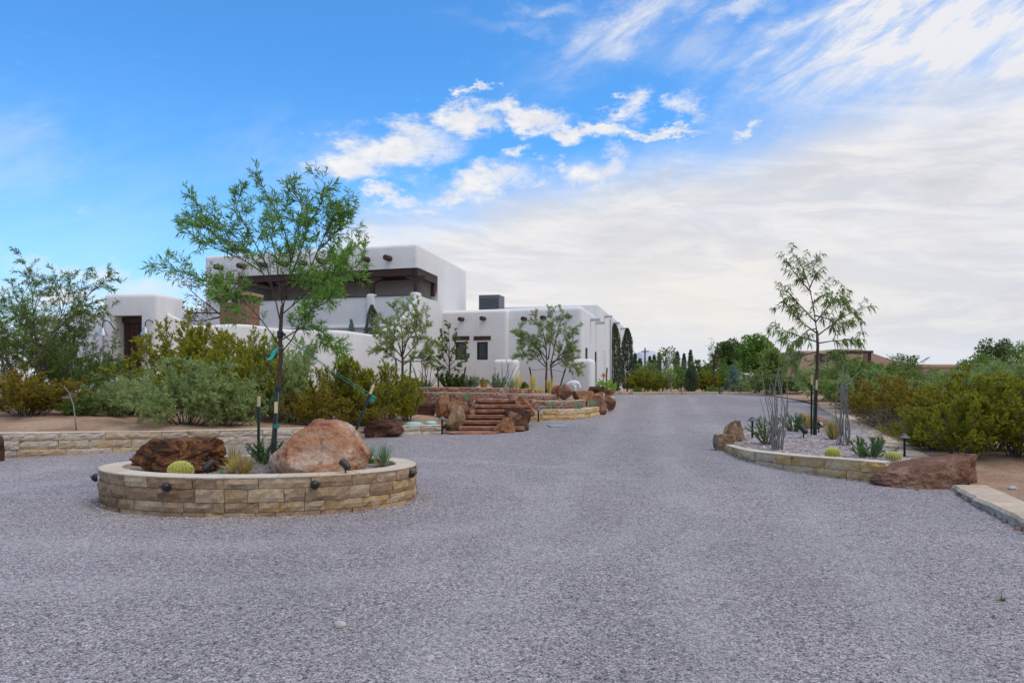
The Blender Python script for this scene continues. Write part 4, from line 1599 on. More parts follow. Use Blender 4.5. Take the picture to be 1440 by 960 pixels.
for px, big in ((522, 1), (585, 1), (455, 0), (398, 0)):
    s = s_at(px) if px != 585 else FL - 0.14
    p = HW(s, 0.135)
    mb = MB()
    mb.box((p[0], p[1], (PORCH_B + PORCH_T - 0.35) / 2 + 0.0), (0.16, 0.16, PORCH_T - 0.35 - PORCH_B - 0.05), math.atan2(fd.y, fd.x))
    post = part('porch_post', mb, 'wood')
    mb = MB()
    poly = [(-0.42, 0), (0.42, 0), (0.42, -0.07), (0.30, -0.09), (0.22, -0.17), (0.10, -0.2), (-0.10, -0.2), (-0.22, -0.17), (-0.30, -0.09), (-0.42, -0.07)]
    vs = []
    for dy in (-0.075, 0.075):
        for a, z in poly:
            q = HW(s + a, 0.135 + dy)
            vs.append((q[0], q[1], PORCH_T - 0.322 + z))
    n = len(poly)
    mb.add(vs, [tuple(range(n)), tuple(range(2 * n - 1, n - 1, -1))] + [(i, n + i, n + (i + 1) % n, (i + 1) % n) for i in range(n)])
    part('corbel', mb, 'wood', post)
    if px in (522, 585):
        q = HW(s, 0.11)
        mb = MB(); mb.box((q[0], q[1], PORCH_B - 0.55), (0.36, 0.42, 1.36), math.atan2(fd.y, fd.x))
        smooth_by_angle(part('rail_pier', mb, ST, bevel=0.09, seg=4), 50)
# side bracket
mb = MB()
for k in range(6):
    a = HW(FL - 0.13, 2.6 - 0.09 * (5 - k) * 0.5)
    mb.box((a[0], a[1], PORCH_T - 0.85 + 0.1 * k), (0.16, 0.14 + 0.05 * k, 0.11), math.atan2(fd.y, fd.x))
part('side_bracket', mb, 'wood')
# terrace slab line below the rail
mb = MB(); mb.prism(quad(1.0, FL - 0.5, -0.14, 0.03), 3.58, 3.70); smooth_by_angle(part('ledge', mb, ST, bevel=0.03), 50)


def viga(s, t, z, nx, ny, r, L, parent=house):
    mb = MB()
    a = Vector((nx, ny, -0.02))
    p = Vector((s, t, z))
    mb.tube([p - a * 0.1, p + a * (L - 0.02), p + a * L], [r, r, r * 0.93], None, 12)
    return smooth_by_angle(part('viga', mb, 'viga', parent), 40)


fn = (fd.y, -fd.x)          # outward normal of the house front
for px in (313, 345, 375, 404, 431, 458, 486, 519, 550):
    q = HW(s_at(px) - 0.05, 0)
    viga(q[0], q[1], 6.38, fn[0], fn[1], 0.115, 0.42)

# lower wing
W2 = Vector((-3.0, 33.3)); W3 = Vector((2.95, 31.0)); wd = (W3 - W2).normalized(); wn = Vector((wd.y, -wd.x))
se = Vector((0.23, 1.0)).normalized()
wing = block('lower_wing', [tuple(W2 - wd * 0.6), tuple(W3), tuple(W3 + se * 5.25), (-2, 38.8)], 0.7, 4.56, 0.2)
sw = 2.95 * 0 + (Vector((-0.12, 32.2)) - W2).dot(wd)
wingl = block('lower_wing', [tuple(W2 - wd * 0.9 + wn * 0.2), tuple(W2 + wd * sw + wn * 0.2), tuple(W2 + wd * sw - wn * 1.5), tuple(W2 - wd * 0.9 - wn * 1.5)], 0.72, 4.51, 0.14)


def w_at(px):
    k = (px - CX) / F
    o = W2 + wn * 0.2
    return (k * o.y - o.x) / (wd.x - k * wd.y)


def wing_quad(s0, s1, o0, o1):
    return [tuple(W2 + wd * s0 + wn * o0), tuple(W2 + wd * s1 + wn * o0), tuple(W2 + wd * s1 + wn * o1), tuple(W2 + wd * s0 + wn * o1)]


def z_at(px, py, Z):
    return EYE - (py - HOR) / F * Z


wins = []
for x0, x1 in ((640.5, 656), (670.5, 686)):
    s0, s1 = w_at(x0), w_at(x1)
    Zm = (W2 + wd * s0).y
    wins.append((s0, s1, z_at(0, 506, Zm), z_at(0, 481, Zm), Zm))
cut_at(wingl, [local_prism(wing_quad(a, b, 0.08, 0.5), z0, z1) for a, b, z0, z1, _ in wins])


def iron_scroll(mb, s0, s1, z0, z1, o):
    rng = random.Random(int(s0 * 100))
    for k in range(26):
        c = (rng.uniform(s0 + .06, s1 - .06), rng.uniform(z0 + .06, z1 - .06))
        r0 = rng.uniform(.03, .075)
        ph = rng.uniform(0, 6.28)
        pts = []
        for i in range(9):
            t = i / 8
            a = ph + t * 4.6
            q = W2 + wd * (c[0] + math.cos(a) * r0 * (1 - .5 * t)) + wn * o
            pts.append((q.x, q.y, c[1] + math.sin(a) * r0 * (1 - .5 * t)))
        mb.tube(pts, 0.007, 0.005, 4)


for a, b, z0, z1, Zm in wins:
    fr = MB()
    for u0, u1, v0, v1 in ((a, a + .06, z0, z1), (b - .06, b, z0, z1), (a + .06, b - .06, z0, z0 + .06), (a + .06, b - .06, z1 - .06, z1)):
        fr.prism(wing_quad(u0, u1, 0.1, 0.17), v0, v1)
    f = part('window', fr, 'navy')
    gl = MB(); gl.prism(wing_quad(a + .055, b - .055, 0.112, 0.122), z0 + .055, z1 - .055); part('pane', gl, 'glass', f)
    sc_ = MB(); iron_scroll(sc_, a + .05, b - .05, z0 + .05, z1 - .05, 0.14); part('iron_scrollwork', sc_, 'palemetal' if False else 'greymetal', f)
    li = MB(); li.prism(wing_quad(a - 0.14, b + 0.14, 0.15, 0.225), z1 + 0.07, z1 + 0.25)
    part('lintel', li, 'wood')
for px, zz in ((650.5, 4.13), (681, 4.13)):
    q = W2 + wd * w_at(px) + wn * 0.2
    viga(q.x, q.y, zz, wn.x, wn.y, 0.095, 0.34)
for px, py in ((738.5, 448.5), (765.5, 447), (800, 445)):
    k = (px - CX) / F
    s = (k * W2.y - W2.x) / (wd.x - k * wd.y)
    q = W2 + wd * s
    viga(q.x, q.y, z_at(px, py, q.y), wn.x, wn.y, 0.095, 0.34)
q = W2 + wd * w_at(648) + wn * 0.205
mb = MB(); mb.box((q.x, q.y, z_at(0, 531, q.y)), (0.09, 0.09, 0.12), math.atan2(wd.y, wd.x)); part('wall_fitting', mb, 'black')
# tall rear hall with the long side wall
Q0 = Vector((4.16, 36.2))
hall = block('rear_hall', [(-1.5, 37.9), tuple(Q0), tuple(Q0 + se * 19), tuple(Q0 + se * 19 + Vector((-8, 2)))], 0.5, 5.12, 0.06)
sn = Vector((se.y, -se.x))          # outward normal of the side wall


def side(t, o=0.0):
    return W3 + se * t + sn * o


def spout(t, z):
    mb = MB()
    a, b = side(t, -0.05), side(t, 0.42)
    ang = math.atan2(sn.y, sn.x)
    c = (a + b) / 2
    mb.box((c.x, c.y, z), (0.47, 0.16, 0.03), ang)
    for e in (-0.085, 0.085):
        d = c + se * e
        mb.box((d.x, d.y, z + 0.05), (0.47, 0.02, 0.10), ang)
    part('roof_spout', mb, 'palemetal')


for t, z in ((2.6, 4.12), (4.6, 4.12), (8.4, 4.72), (13.2, 4.72), (18.5, 4.72)):
    spout(t, z)
off_h = world_loc(house)


def side_quad(t0, t1, o0, o1):
    return [tuple(side(t0, o0)), tuple(side(t0, o1)), tuple(side(t1, o1)), tuple(side(t1, o0))]


cut_at(wing, [local_prism(side_quad(0.75, 1.6, -0.12, 0.5), 2.35, 2.86), local_prism(side_quad(4.2, 5.05, -0.15, 0.5), 0.85, 2.8)])
for t0, t1, z0, z1, nm in ((0.75, 1.6, 2.35, 2.86, 'window'), (4.2, 5.05, 0.85, 2.8, 'side_door')):
    fr = MB()
    for a, b, c, d in ((t0, t0 + .06, z0, z1), (t1 - .06, t1, z0, z1), (t0 + .06, t1 - .06, z0, z0 + .06), (t0 + .06, t1 - .06, z1 - .06, z1)):
        fr.prism(side_quad(a, b, -0.1, -0.04), c, d)
    f = part(nm, fr, 'navy')
    gl = MB(); gl.prism(side_quad(t0 + .055, t1 - .055, -0.09, -0.08), z0 + .055, z1 - .055); part('pane', gl, 'glass', f)
mb = MB(); a = side(11.4, 0.06); mb.tube([(a.x, a.y, 0.75), (a.x, a.y, 4.85)], 0.045, n=8); part('downspout', mb, 'palemetal')
mb = MB(); a = side(8.3, 0.08); mb.box((a.x, a.y, 2.1), (0.16, 0.55, 1.9), math.atan2(sn.y, sn.x)); part('meter_box', mb, 'white', bevel=0.02)
# long low wing to the far left
block('garden_wing', [(-24, 37.5), (-12.0, 33.6), (-10, 39), (-22, 43)], 0.9, 4.72, 0.2)

# rooftop unit
ac = thing('rooftop_air_conditioner', 'dark grey louvred air conditioner on the flat roof of the white house', 'air conditioner', (-1.0, 36, 4.5))
mb = MB(); mb.box((-0.98, 36.2, 5.0), (1.02, 1.0, 1.06), R(-14)); part('cabinet', mb, 'greymetal', ac, bevel=0.015)
mb = MB()
for k in range(9):
    c_ = Matrix.Rotation(R(-14), 3, 'Z') @ Vector((0, -0.505, 0)); mb.box((-0.98 + c_.x, 36.2 + c_.y, 4.62 + k * 0.09), (0.92, 0.02, 0.055), R(-14))
part('grille', mb, 'acdark', ac)
mb = MB(); mb.box((-0.98, 36.2, 4.46), (1.1, 1.08, 0.06), R(-14)); part('base_rail', mb, 'palemetal', ac)

# ---- buttress stubs in front of the wing
def stub(x0, x1, ytop, Z, dep, label, rz=R(-21)):
    W = (x1 - x0) / F * Z
    zt = z_at(0, ytop, Z)
    c = at((x0 + x1) / 2, 540, Z + dep / 2)
    o = MB(); o.box((c.x, c.y, (zt + 0.8) / 2), (W, dep, zt - 0.8), rz)
    r = obj('buttress_wall', o, ST, None, bevel=0.17, seg=5)
    smooth_by_angle(r, 60)
    tag(r, label, 'low wall', 'buttress walls before the wing')


stub(694.5, 730, 505, 30.4, 0.6, 'low rounded white wall stub behind the thin grey canes')
stub(806, 836, 504.5, 29.0, 0.7, 'low rounded white wall stub at the house corner behind the animal statue')

# ================================================================== GATE AND GARDEN WALL
gate = thing('gate_tower', 'white adobe gate tower with a recessed dark wooden door', 'gateway', (-12.8, 25.2, 1.2))
G0 = Vector((-13.93, 25.35)); G1 = Vector((-11.85, 25.0)); gd = (G1 - G0).normalized(); gn = Vector((gd.y, -gd.x))
GL = (G1 - G0).length


def gq(s0, s1, o0, o1):
    return [tuple(G0 + gd * s0 + gn * o0), tuple(G0 + gd * s1 + gn * o0), tuple(G0 + gd * s1 + gn * o1), tuple(G0 + gd * s0 + gn * o1)]


tower = block('tower_wall', gq(0, GL, 0.0, -1.5), 0.9, 4.42, 0.15, gate, taper=0.02)
k0, k1 = 0.46, 1.50
cut_at(tower, [local_prism(gq(k0, k1, 0.5, -0.55), 1.2, 3.68, gate)])
mb = MB(); mb.prism(gq(k0 + .03, k1 - .03, -0.48, -0.54), 1.22, 3.45)
dr = part('door', mb, 'wood', gate)
mb = MB()
for k in range(5):
    a = k0 + .05 + k * (k1 - k0 - .1) / 5
    mb.prism(gq(a + .012, a + (k1 - k0 - .1) / 5 - .012, -0.455, -0.478), 1.25, 3.42)
part('door_planks', mb, 'wood', dr)
mb = MB(); mb.tube([tuple(G0 + gd * 1.32 + gn * -0.42) + (2.15,), tuple(G0 + gd * 1.32 + gn * -0.40) + (2.4,)], 0.018, n=6); part('handle', mb, 'iron', dr)
mb = MB(); mb.prism(gq(k0 + .004, k1 - .004, -0.40, -0.53), 3.46, 3.66); part('lintel', mb, 'viga', gate)


def garden_wall(name, label, pts, thick=0.4):
    """a smooth plastered wall with a rounded, rising and falling top; pts = (x, y, ztop)"""
    P = Path(pts)
    n = max(30, int(P.L / 0.12))
    V, Fc = [], []
    prof = [(0.5, 0), (0.5, .72), (0.47, .86), (0.36, .96), (0.18, 1.0), (-0.18, 1.0), (-0.36, .96), (-0.47, .86), (-0.5, .72), (-0.5, 0)]
    m = len(prof)
    for i in range(n + 1):
        u = P.L * i / n
        p, nn = P(u)
        for o, h in prof:
            z = 0.7 if h == 0 else p[2] - (1 - h) * 0.42
            V.append((p[0] + nn[0] * o * thick, p[1] + nn[1] * o * thick, z))
    for i in range(n):
        for k in range(m - 1):
            Fc.append((i * m + k, (i + 1) * m + k, (i + 1) * m + k + 1, i * m + k + 1))
    Fc.append(tuple(range(m))); Fc.append(tuple(n * m + k for k in range(m - 1, -1, -1)))
    mb = MB(); mb.add(V, Fc)
    o = obj(name, mb, ST, None, True)
    smooth_by_angle(o, 70)
    return tag(o, label, 'wall')


def gp(px, py, Z):
    v = at(px, py, Z)
    return (v.x, v.y, v.z)


garden_wall('garden_wall', 'white plastered garden wall with rounded wavy top between gate tower and house',
            [gp(236, 440, 25.6), gp(250, 447, 25.7), gp(266, 456, 25.8), gp(285, 458, 26.0), gp(320, 456, 26.3), gp(352, 457, 26.6), gp(400, 463, 27.0), gp(473, 464.5, 27.7), gp(505, 468, 28.1), gp(527, 471, 28.3), gp(534, 468, 28.4), gp(540, 462, 28.5), gp(551, 457, 28.6), gp(557, 450, 28.8), gp(568, 443, 29.0), gp(576, 430, 29.2), gp(586, 414, 29.5)])
garden_wall('garden_wall', 'white garden wall sloping down to the left of the gate tower',
            [gp(60, 470, 27.5), gp(100, 467, 26.6), gp(122, 461, 26.2), gp(134, 453, 26.0), gp(150, 444, 25.9)])

# lanterns on iron hooks beside the gate door
def lantern(px, py, label):
    p = at(px, py, 25.0)
    root = thing('wall_lantern', label, 'lantern', p, 'lanterns beside the gate')
    mb = MB()
    pts = [(-0.0, 0.34, 0.02), (0.0, 0.16, 0.22)] + [(0, 0.16 - 0.16 * math.sin(t) , 0.22 + 0.12 * (1 - math.cos(t))) for t in np.linspace(0.3, 1.6, 5)]
    pts = [(0.13, 0.32, -0.02), (0.14, 0.10, 0.12), (0.11, 0.02, 0.22), (0.03, 0, 0.265), (-0.06, 0, 0.25), (-0.11, 0, 0.17), (-0.11, 0, 0.05)]
    mb.tube([p + Vector(q) for q in pts], 0.017, n=6)
    part('hook', mb, 'iron', root)
    mb = MB(); mb.lathe([(0.02, 0.05), (0.06, 0.03), (0.075, -0.02), (0.16, -0.20), (0.17, -0.24), (0.15, -0.235), (0.05, -0.02)], p + Vector((-0.11, 0, 0)), 14)
    smooth_by_angle(part('shade', mb, 'palemetal', root), 40)


lantern(149, 462, 'black hooked wall lantern left of the gate tower door')
lantern(209, 461, 'black hooked wall lantern right of the gate tower door')

# brick fireplace behind the garden wall
fp = thing('brick_fireplace', 'brown brick outdoor fireplace chimney with a tan capstone behind the garden wall', 'fireplace', (-10.2, 28, 1.2))
a = at(311, 457, 28.0); b = at(353, 457, 28.0)
mb = MB(); mb.box(((a.x + b.x) / 2, 28.4, 2.8), (b.x - a.x, 0.9, 3.2), R(-12)); part('brick_stack', mb, 'brick', fp, bevel=0.01)
for e in (-1, 1):
    for f_ in (-1, 1):
        c_ = Matrix.Rotation(R(-12), 3, 'Z') @ Vector((e * (b.x - a.x) * 0.38, f_ * 0.33, 0))
        mb = MB(); mb.box(((a.x + b.x) / 2 + c_.x, 28.4 + c_.y, 4.52), (0.14, 0.14, 0.24), R(-12)); part('cap_support', mb, 'brick', fp)
mb = MB(); mb.box(((a.x + b.x) / 2, 28.4, 4.70), (b.x - a.x + 0.22, 1.1, 0.12), R(-12)); part('capstone', mb, 'capstone', fp, bevel=0.02)

# ================================================================== STEPS
steps = thing('stone_steps', 'flight of six red sandstone slab steps between boulders', 'steps', (-0.4, 19.0, 0.2))
st_rng = random.Random(8)
for k in range(6):
    y0 = 19.0 + k * 0.37
    zt = g(19) + (k + 1) * 0.127
    W = 1.52
    cx = lerp(k, [0, 5], [-0.50, -0.22]) + st_rng.uniform(-.05, .05)
    V, Fc = rock_mesh((W + st_rng.uniform(0, .2), 0.56, 0.095), 300 + k, cuts=0, sub=4, rough=0.03, fine=0.015,
                      planes=[((0, 0, 1), .16), ((0, 0, -1), .16), ((0, -1, 0), .45), ((0, 1, 0), .45), ((1, 0, 0), .75), ((-1, 0, 0), .75)])
    mb = MB(); mb.add([(v.x + cx, v.y + y0 + 0.26, v.z + zt - 0.095) for v in V], Fc)
    smooth_by_angle(part('step', mb, 'step', steps), 30)
    mb = MB(); mb.box((cx, y0 + 0.40, zt - 0.125), (W - 0.08, 0.5, 0.09), 0); part('riser_fill', mb, 'darkrock', steps)  # dark fill: shadow gap under each slab put into its colour
V, Fc = rock_mesh((1.45, 0.8, 0.07), 77, cuts=3, sub=4, rough=0.05, planes=[((0, 0, 1), .12)])
mb = MB(); mb.add([(v.x - 1.0, v.y + 18.6, v.z + g(18.6) - 0.03) for v in V], Fc)
tag(smooth_by_angle(obj('flagstone', mb, M['step']), 30), 'flat reddish flagstone in the gravel at the foot of the steps', 'flagstone')
mb = MB(); mb.prism([(-1.6, 21.0), (0.3, 21.0), (0.45, 22.9), (-1.6, 23.0)], 0.4, 0.9)
tag(obj('landing', mb, M['flag']), kind='structure')

# ================================================================== ROCKS
# island planter
rock_px('boulder', 'large dark rusty brown cracked boulder at the left of the island planter', 186, 319, 614, 668, 9.55, 14, 'brownrock', 0.62, zb=SZ, cuts=0, sub=6, rough=0.065, fine=0.028, cracks=0.13, crack_scale=1.0,
        planes=[((0, 0, 1), .55), ((-.88, -.2, .40), .72), ((1, -.1, .06), .74), ((.15, -1, .2), .60), ((-.5, -.9, .1), .68), ((.5, .8, .2), .7)], skew=lambda v: Vector((v.x, v.y, v.z * (1 + 0.12 * v.x))))
rock_px('boulder', 'biggest boulder, rounded pink and orange sandstone in the island planter', 383, 519, 588, 672, 9.45, 23, 'pinkrock', 0.85, zb=SZ - 0.02, cuts=0, sub=6, rough=0.055, fine=0.016,
        planes=[((-.75, -.1, .62), .80), ((.86, 0, .5), .90), ((.1, -.95, .35), .80), ((-.3, .9, .3), .85)], skew=lambda v: Vector((v.x + 0.10 * max(0, v.z) - 0.0, v.y, max(v.z, -0.62))))
# right planter
rock_px('boulder', 'long low reddish brown wedge boulder at the right end of the planter wall', 1225, 1369, 637, 690, 10.75, 41, 'redrock', 0.55, zb=0.02, sink=0.03, cuts=0, sub=6, rough=0.07, fine=0.03,
        planes=[((-.05, -.05, 1), .48), ((1, .1, -.04), .80), ((.72, -.70, .05), .74), ((.0, -1, .14), .56), ((-.4, -.6, .7), .62), ((.3, 1, .1), .6), ((-.7, -.6, .2), .72)], skew=lambda v: Vector((v.x, v.y, (max(v.z, -0.4) + 0.4) * (0.78 + 0.30 * v.x) - 0.06 * max(0, v.x))))
rock_px('boulder', 'tan boulder with a dark hollow at the left tip of the ocotillo planter', 1017, 1049, 590, 628, 15.6, 52, 'tanrock', 0.9, cuts=3, sub=5, rough=0.12, fine=0.04, planes=[((.8, -.4, .2), .55), ((-.6, -.5, .6), .6)])
rock_px('boulder', 'small squarish tan rock in front of the hollow tan boulder', 1004, 1034, 610, 634, 15.0, 55, 'tanrock', 0.8, cuts=4, sub=4, rough=0.10, planes=[((0, 0, 1), .5), ((-1, -.2, 0), .6)])
rock_px('boulder', 'low reddish boulder half hidden behind the ocotillo planter tree', 1138, 1166, 586, 603, 18.6, 61, 'orangerock', 0.8, zb=0.30, cuts=5)
rock_px('boulder', 'small brown rock among dry grass behind the spotlights', 1120, 1143, 580, 600, 19.0, 62, 'tanrock', 0.8, zb=0.30, cuts=4)
# by the retaining wall and steps
rock_px('boulder', 'very dark brown boulder between the retaining wall sections', 489, 568, 588, 619, 17.9, 71, 'darkrock', 0.7, zb=0.16, cuts=0, sub=5, rough=0.10, fine=0.03,
        planes=[((-.5, -.2, .85), .55), ((.85, -.2, .35), .66), ((.1, -1, .1), .6), ((0, 0, 1), .72)])
rock_px('boulder', 'dark brown stone ending the retaining wall at the far left', -14, 9, 610, 646, 13.35, 73, 'darkrock', 0.8, zb=0.05, cuts=6)
ROCKS = [
    ('upright reddish boulder left of the steps, taller than wide', 611, 635, 555, 585, 20.9, 'orangerock', 81, .8, [((-.9, -.2, .2), .55), ((.9, -.2, .1), .6), ((.3, -1, .2), .6)]),
    ('broad orange boulder touching the left edge of the steps', 627, 664, 560, 597, 20.2, 'orangerock', 82, .8, [((-.5, -.3, .8), .62), ((.2, -1, .2), .6)]),
    ('tan and brown pointed boulder at the foot of the steps, left side', 626, 655, 570, 604, 19.3, 'tanrock', 83, .85, [((-.55, -.5, .66), .45), ((.9, -.3, .1), .6)]),
    ('dark red square block behind the olive bush', 582, 613, 565, 584, 21.4, 'darkrock', 84, .8, [((0, 0, 1), .45), ((0, -1, 0), .5), ((1, 0, 0), .6), ((-1, 0, 0), .6)]),
    ('flat rusty slab rock on the top terrace under the feathery tree', 560, 592, 537.5, 546, 25.2, 'orangerock', 85, .7, [((0, 0, 1), .5)]),
    ('small rounded red rock on the middle terrace left of the steps', 638, 660, 553, 563, 22.0, 'redrock', 86, .8, []),
    ('rough brown boulder at the foot of the steps, right side', 694, 725, 586, 609, 18.9, 'orangerock', 87, .85, [((-.7, -.3, .6), .55), ((.2, -1, .3), .6)]),
    ('low brown boulder on the gravel right of the steps', 718, 744, 590, 606, 19.4, 'darkrock', 88, .8, [((0, 0, 1), .55)]),
    ('dark wide boulder stacked mid way up the right side of the steps', 708, 747, 572, 596, 19.9, 'darkrock', 89, .8, [((0, 0, 1), .6)]),
    ('small brown rock wedged in front of the dark wide boulder', 713, 734, 578, 592, 19.6, 'redrock', 97, .8, []),
    ('tilted slab boulder leaning down beside the top steps', 724, 753, 555, 582, 20.7, 'orangerock', 90, .7, [((.75, -.1, .66), .35), ((-.6, .1, -.7), .45)]),
    ('blunt red boulder at the top of the steps, right side', 713, 733, 555, 575, 21.3, 'redrock', 91, .8, [((0, -1, .2), .6)]),
    ('small bright red rock beside the golden grass', 775, 792, 541, 552, 25.9, 'orangerock', 92, .8, []),
    ('brown pointed boulder in front of the animal statue', 785, 808, 539, 557, 25.3, 'redrock', 93, .9, [((-.7, -.4, .6), .5), ((.7, -.3, .6), .55)]),
    ('long low red boulder right of the pointed boulder', 805, 836, 549, 562, 25.6, 'orangerock', 94, .6, [((0, 0, 1), .5), ((0, -1, .3), .55)]),
    ('dark flat boulder below the canna plant', 827, 851, 543, 553, 27.5, 'darkrock', 95, .8, [((0, 0, 1), .5)]),
    ('orange rock lying between the dark flat boulder and the wall', 834, 849, 551, 560, 26.4, 'orangerock', 96, .8, []),
    ('big red boulder at the right end of the golden block wall', 836, 853, 562, 581, 25.2, 'redrock', 98, .8, [((-.6, -.5, .5), .55)]),
    ('brown boulder on the bend where the wall meets the drive', 848, 866, 556, 573, 26.8, 'redrock', 99, .8, [((.2, -1, .2), .6)]),
    ('flat orange red stone at the house corner edge', 848, 863, 547, 552, 29.5, 'orangerock', 101, .8, [((0, 0, 1), .4)]),
    ('low red stone edging the bed above the bend', 822, 852, 556, 567, 26.2, 'redrock', 102, .5, [((0, 0, 1), .5), ((0, -1, .2), .5)]),
    ('rusty rock between the steps and the upright reddish boulder', 655, 668, 574, 590, 20.0, 'redrock', 103, .8, []),
    ('pink low stone at the left of the stone steps top', 648, 666, 562, 574, 21.1, 'redrock', 104, .8, [((0, 0, 1), .5)]),
]
for lab, x0, x1, yt, yb, Z, mt, sd_, dp, pl in ROCKS:
    rock_px('boulder', lab, x0, x1, yt, yb, Z, sd_, mt, dp, cuts=9, sub=5, rough=0.055, fine=0.03, planes=pl, sink=0.12)
# pale loose stones on the gravel
for i, (px, py, s, lab) in enumerate([(478, 881, .085, 'flattish pale grey stone lying on the gravel near the bottom left centre'), (605, 928, .06, 'small white stone on the gravel at the very front'), (645, 823, .05, 'small pale grey stone on open gravel right of the island'),
                                      (388, 769, .035, 'tiny cream pebble on the gravel in front of the island planter'), (90, 705, .06, 'small pale stone on the gravel left of the island planter')]):
    p = on(px, py)
    rock('loose_stone', lab, (p.x, p.y, drive_z(p.x, p.y)), (s, s * .7, s * .45), 400 + i, 'palerock', i * 1.1, 'stone', None, 0.01, cuts=4, sub=2)
p = on(1397, 684, 0.12)
rock('loose_stone', 'small grey stone on the dirt right of the kerb', (p.x + .25, p.y, rbank_z(p.x + .25, p.y)), (.11, .09, .05), 420, 'palerock', 0.4, 'stone', None, 0.01, cuts=4, sub=2)

# ================================================================== ISLAND TREE
def desert_tree(name, label, cat, Z, trunk_pts, limbs_px, seed, leafmat, barkmat, r_trunk, twig, leaf, base, spread=0.55, group=None, limb_r=0.02, trunk_r_top=0.6, shrink=(0, 0, 1.0)):
    rng = np.random.default_rng(seed)
    root = thing(name, label, cat, base, group)
    tp = [np.array(at(x, y, Z)) for x, y in trunk_pts]
    tp[0][2] = base[2] - 0.06
    mb = MB()
    mb.tube(tp, [r_trunk * (1 - (1 - trunk_r_top) * i / (len(tp) - 1)) for i in range(len(tp))], None, 10)
    limbs_ = []
    for L_ in limbs_px:
        hx, hy, k_ = shrink
        q = limb([(hx + (a - hx) * k_, hy + (b - hy) * k_) for a, b in L_], Z, rng, spread)
        limbs_.append((q, limb_r, 0.005))
    twigs = twig(rng, limbs_)
    for pts, r0, r1 in limbs_:
        mb.tube(pts, [r0 + (r1 - r0) * (i / (len(pts) - 1)) ** 0.7 for i in range(len(pts))], None, 6)
    for tw in twigs[:-1]:
        for pts, r0, r1 in tw:
            mb.tube(pts, r0, r1, 4, cap=False)
    for pts, r0, r1 in twigs[-1]:
        mb.tube(pts, r0, r1, 3, cap=False)
    obj('trunk', mb, M[barkmat], root, True)
    obj('crown', leaf(rng, limbs_, twigs), M[leafmat], root)
    return root


ISL = [
    [(394, 452), (383, 402), (366, 375), (345, 342), (322, 318), (300, 298), (275, 274), (252, 259)],
    [(383, 402), (372, 362), (352, 325), (338, 298), (325, 275), (333, 250)],
    [(396, 440), (402, 412), (408, 385), (410, 350), (403, 318), (395, 290), (378, 262), (364, 236)],
    [(397, 440), (412, 428), (430, 398), (440, 372), (452, 342), (466, 312), (478, 286), (491, 263)],
    [(408, 390), (418, 362), (430, 330), (438, 300), (458, 268), (464, 234)],
    [(410, 360), (420, 325), (424, 298), (428, 272), (415, 248)],
    [(394, 490), (380, 470), (365, 450), (345, 428), (320, 408), (288, 392), (250, 378), (212, 366)],
    [(396, 500), (412, 480), (425, 455), (445, 432), (462, 424), (476, 412)],
    [(412, 428), (440, 402), (468, 385), (498, 376), (521, 358)],
    [(440, 372), (462, 362), (485, 350), (500, 345)],
    [(366, 375), (335, 355), (305, 342), (272, 328), (250, 312)],
    [(397, 480), (425, 462), (450, 460), (468, 476), (475, 492)],
    [(383, 402), (358, 396), (332, 402), (318, 420), (308, 402)],
    [(398, 430), (392, 395), (388, 355), (380, 320), (384, 295), (372, 275)],
    [(345, 342), (318, 336), (292, 316), (268, 298), (258, 285)],
    [(402, 412), (425, 390), (448, 388), (470, 398), (490, 388)],
    [(452, 342), (470, 325), (490, 305), (503, 295)],
]


def isl_twig(rng, limbs_):
    t1 = spawn(rng, limbs_, 12, (0.2, 0.52), (25, 60), 0.15, 0.2, 0.004, 4, 0.12, 0.04, 0.5)
    t2 = spawn(rng, t1 + limbs_, 4, (0.10, 0.24), (25, 60), 0.15, 0.2, 0.003, 3, 0.12, 0.0, 0.3)
    return [t1, t2]


def isl_leaf(rng, limbs_, tw):
    tips = [(p[-3:], 0, 0) for p, _, _ in limbs_]
    return join(leaf_on(rng, tw[1], 12, (0.065, 0.125), (0.011, 0.018), (20, 70), 0.08, 0.2, up=0.05),
                leaf_on(rng, tw[0], 10, (0.065, 0.12), (0.009, 0.015), (25, 65), 0.08, 0.3),
                leaf_on(rng, tips, 18, (0.08, 0.13), (0.010, 0.016), (15, 50), 0.05, 0.0))


tb = at(383, 657, 9.9)
desert_tree('desert_willow', 'young desert tree with thin narrow leaves growing in the island planter', 'tree', 9.9,
            [(383, 662), (386, 610), (389, 575), (393, 530), (395, 500), (394, 472), (396, 440), (397, 430)], ISL, 5, 'l_willow', 'bark', 0.036, isl_twig, isl_leaf, (tb.x, tb.y, SZ), 0.75, None, 0.0095, shrink=(395, 455, .90))

RT_ = [
    [(1150, 487), (1148, 460), (1143, 425), (1137, 395), (1128, 370), (1118, 352), (1109, 342)],
    [(1150, 480), (1130, 474), (1108, 466), (1084, 456)],
    [(1150, 468), (1128, 452), (1110, 436), (1100, 420), (1093, 406)],
    [(1147, 450), (1130, 432), (1115, 415), (1103, 401)],
    [(1140, 405), (1125, 388), (1112, 372), (1102, 358)],
    [(1150, 470), (1170, 455), (1192, 440), (1219, 429)],
    [(1150, 482), (1175, 478), (1198, 477), (1214, 471)],
    [(1147, 450), (1163, 430), (1178, 412), (1187, 392)],
    [(1143, 420), (1158, 410), (1172, 414), (1190, 425)],
    [(1138, 398), (1146, 380), (1142, 362)],
    [(1149, 495), (1130, 500), (1115, 505), (1108, 512)],
    [(1149, 498), (1170, 500), (1185, 508), (1192, 516)],
    [(1148, 460), (1135, 462), (1118, 478), (1100, 484)],
    [(1146, 440), (1165, 445), (1180, 452), (1200, 452)],
]


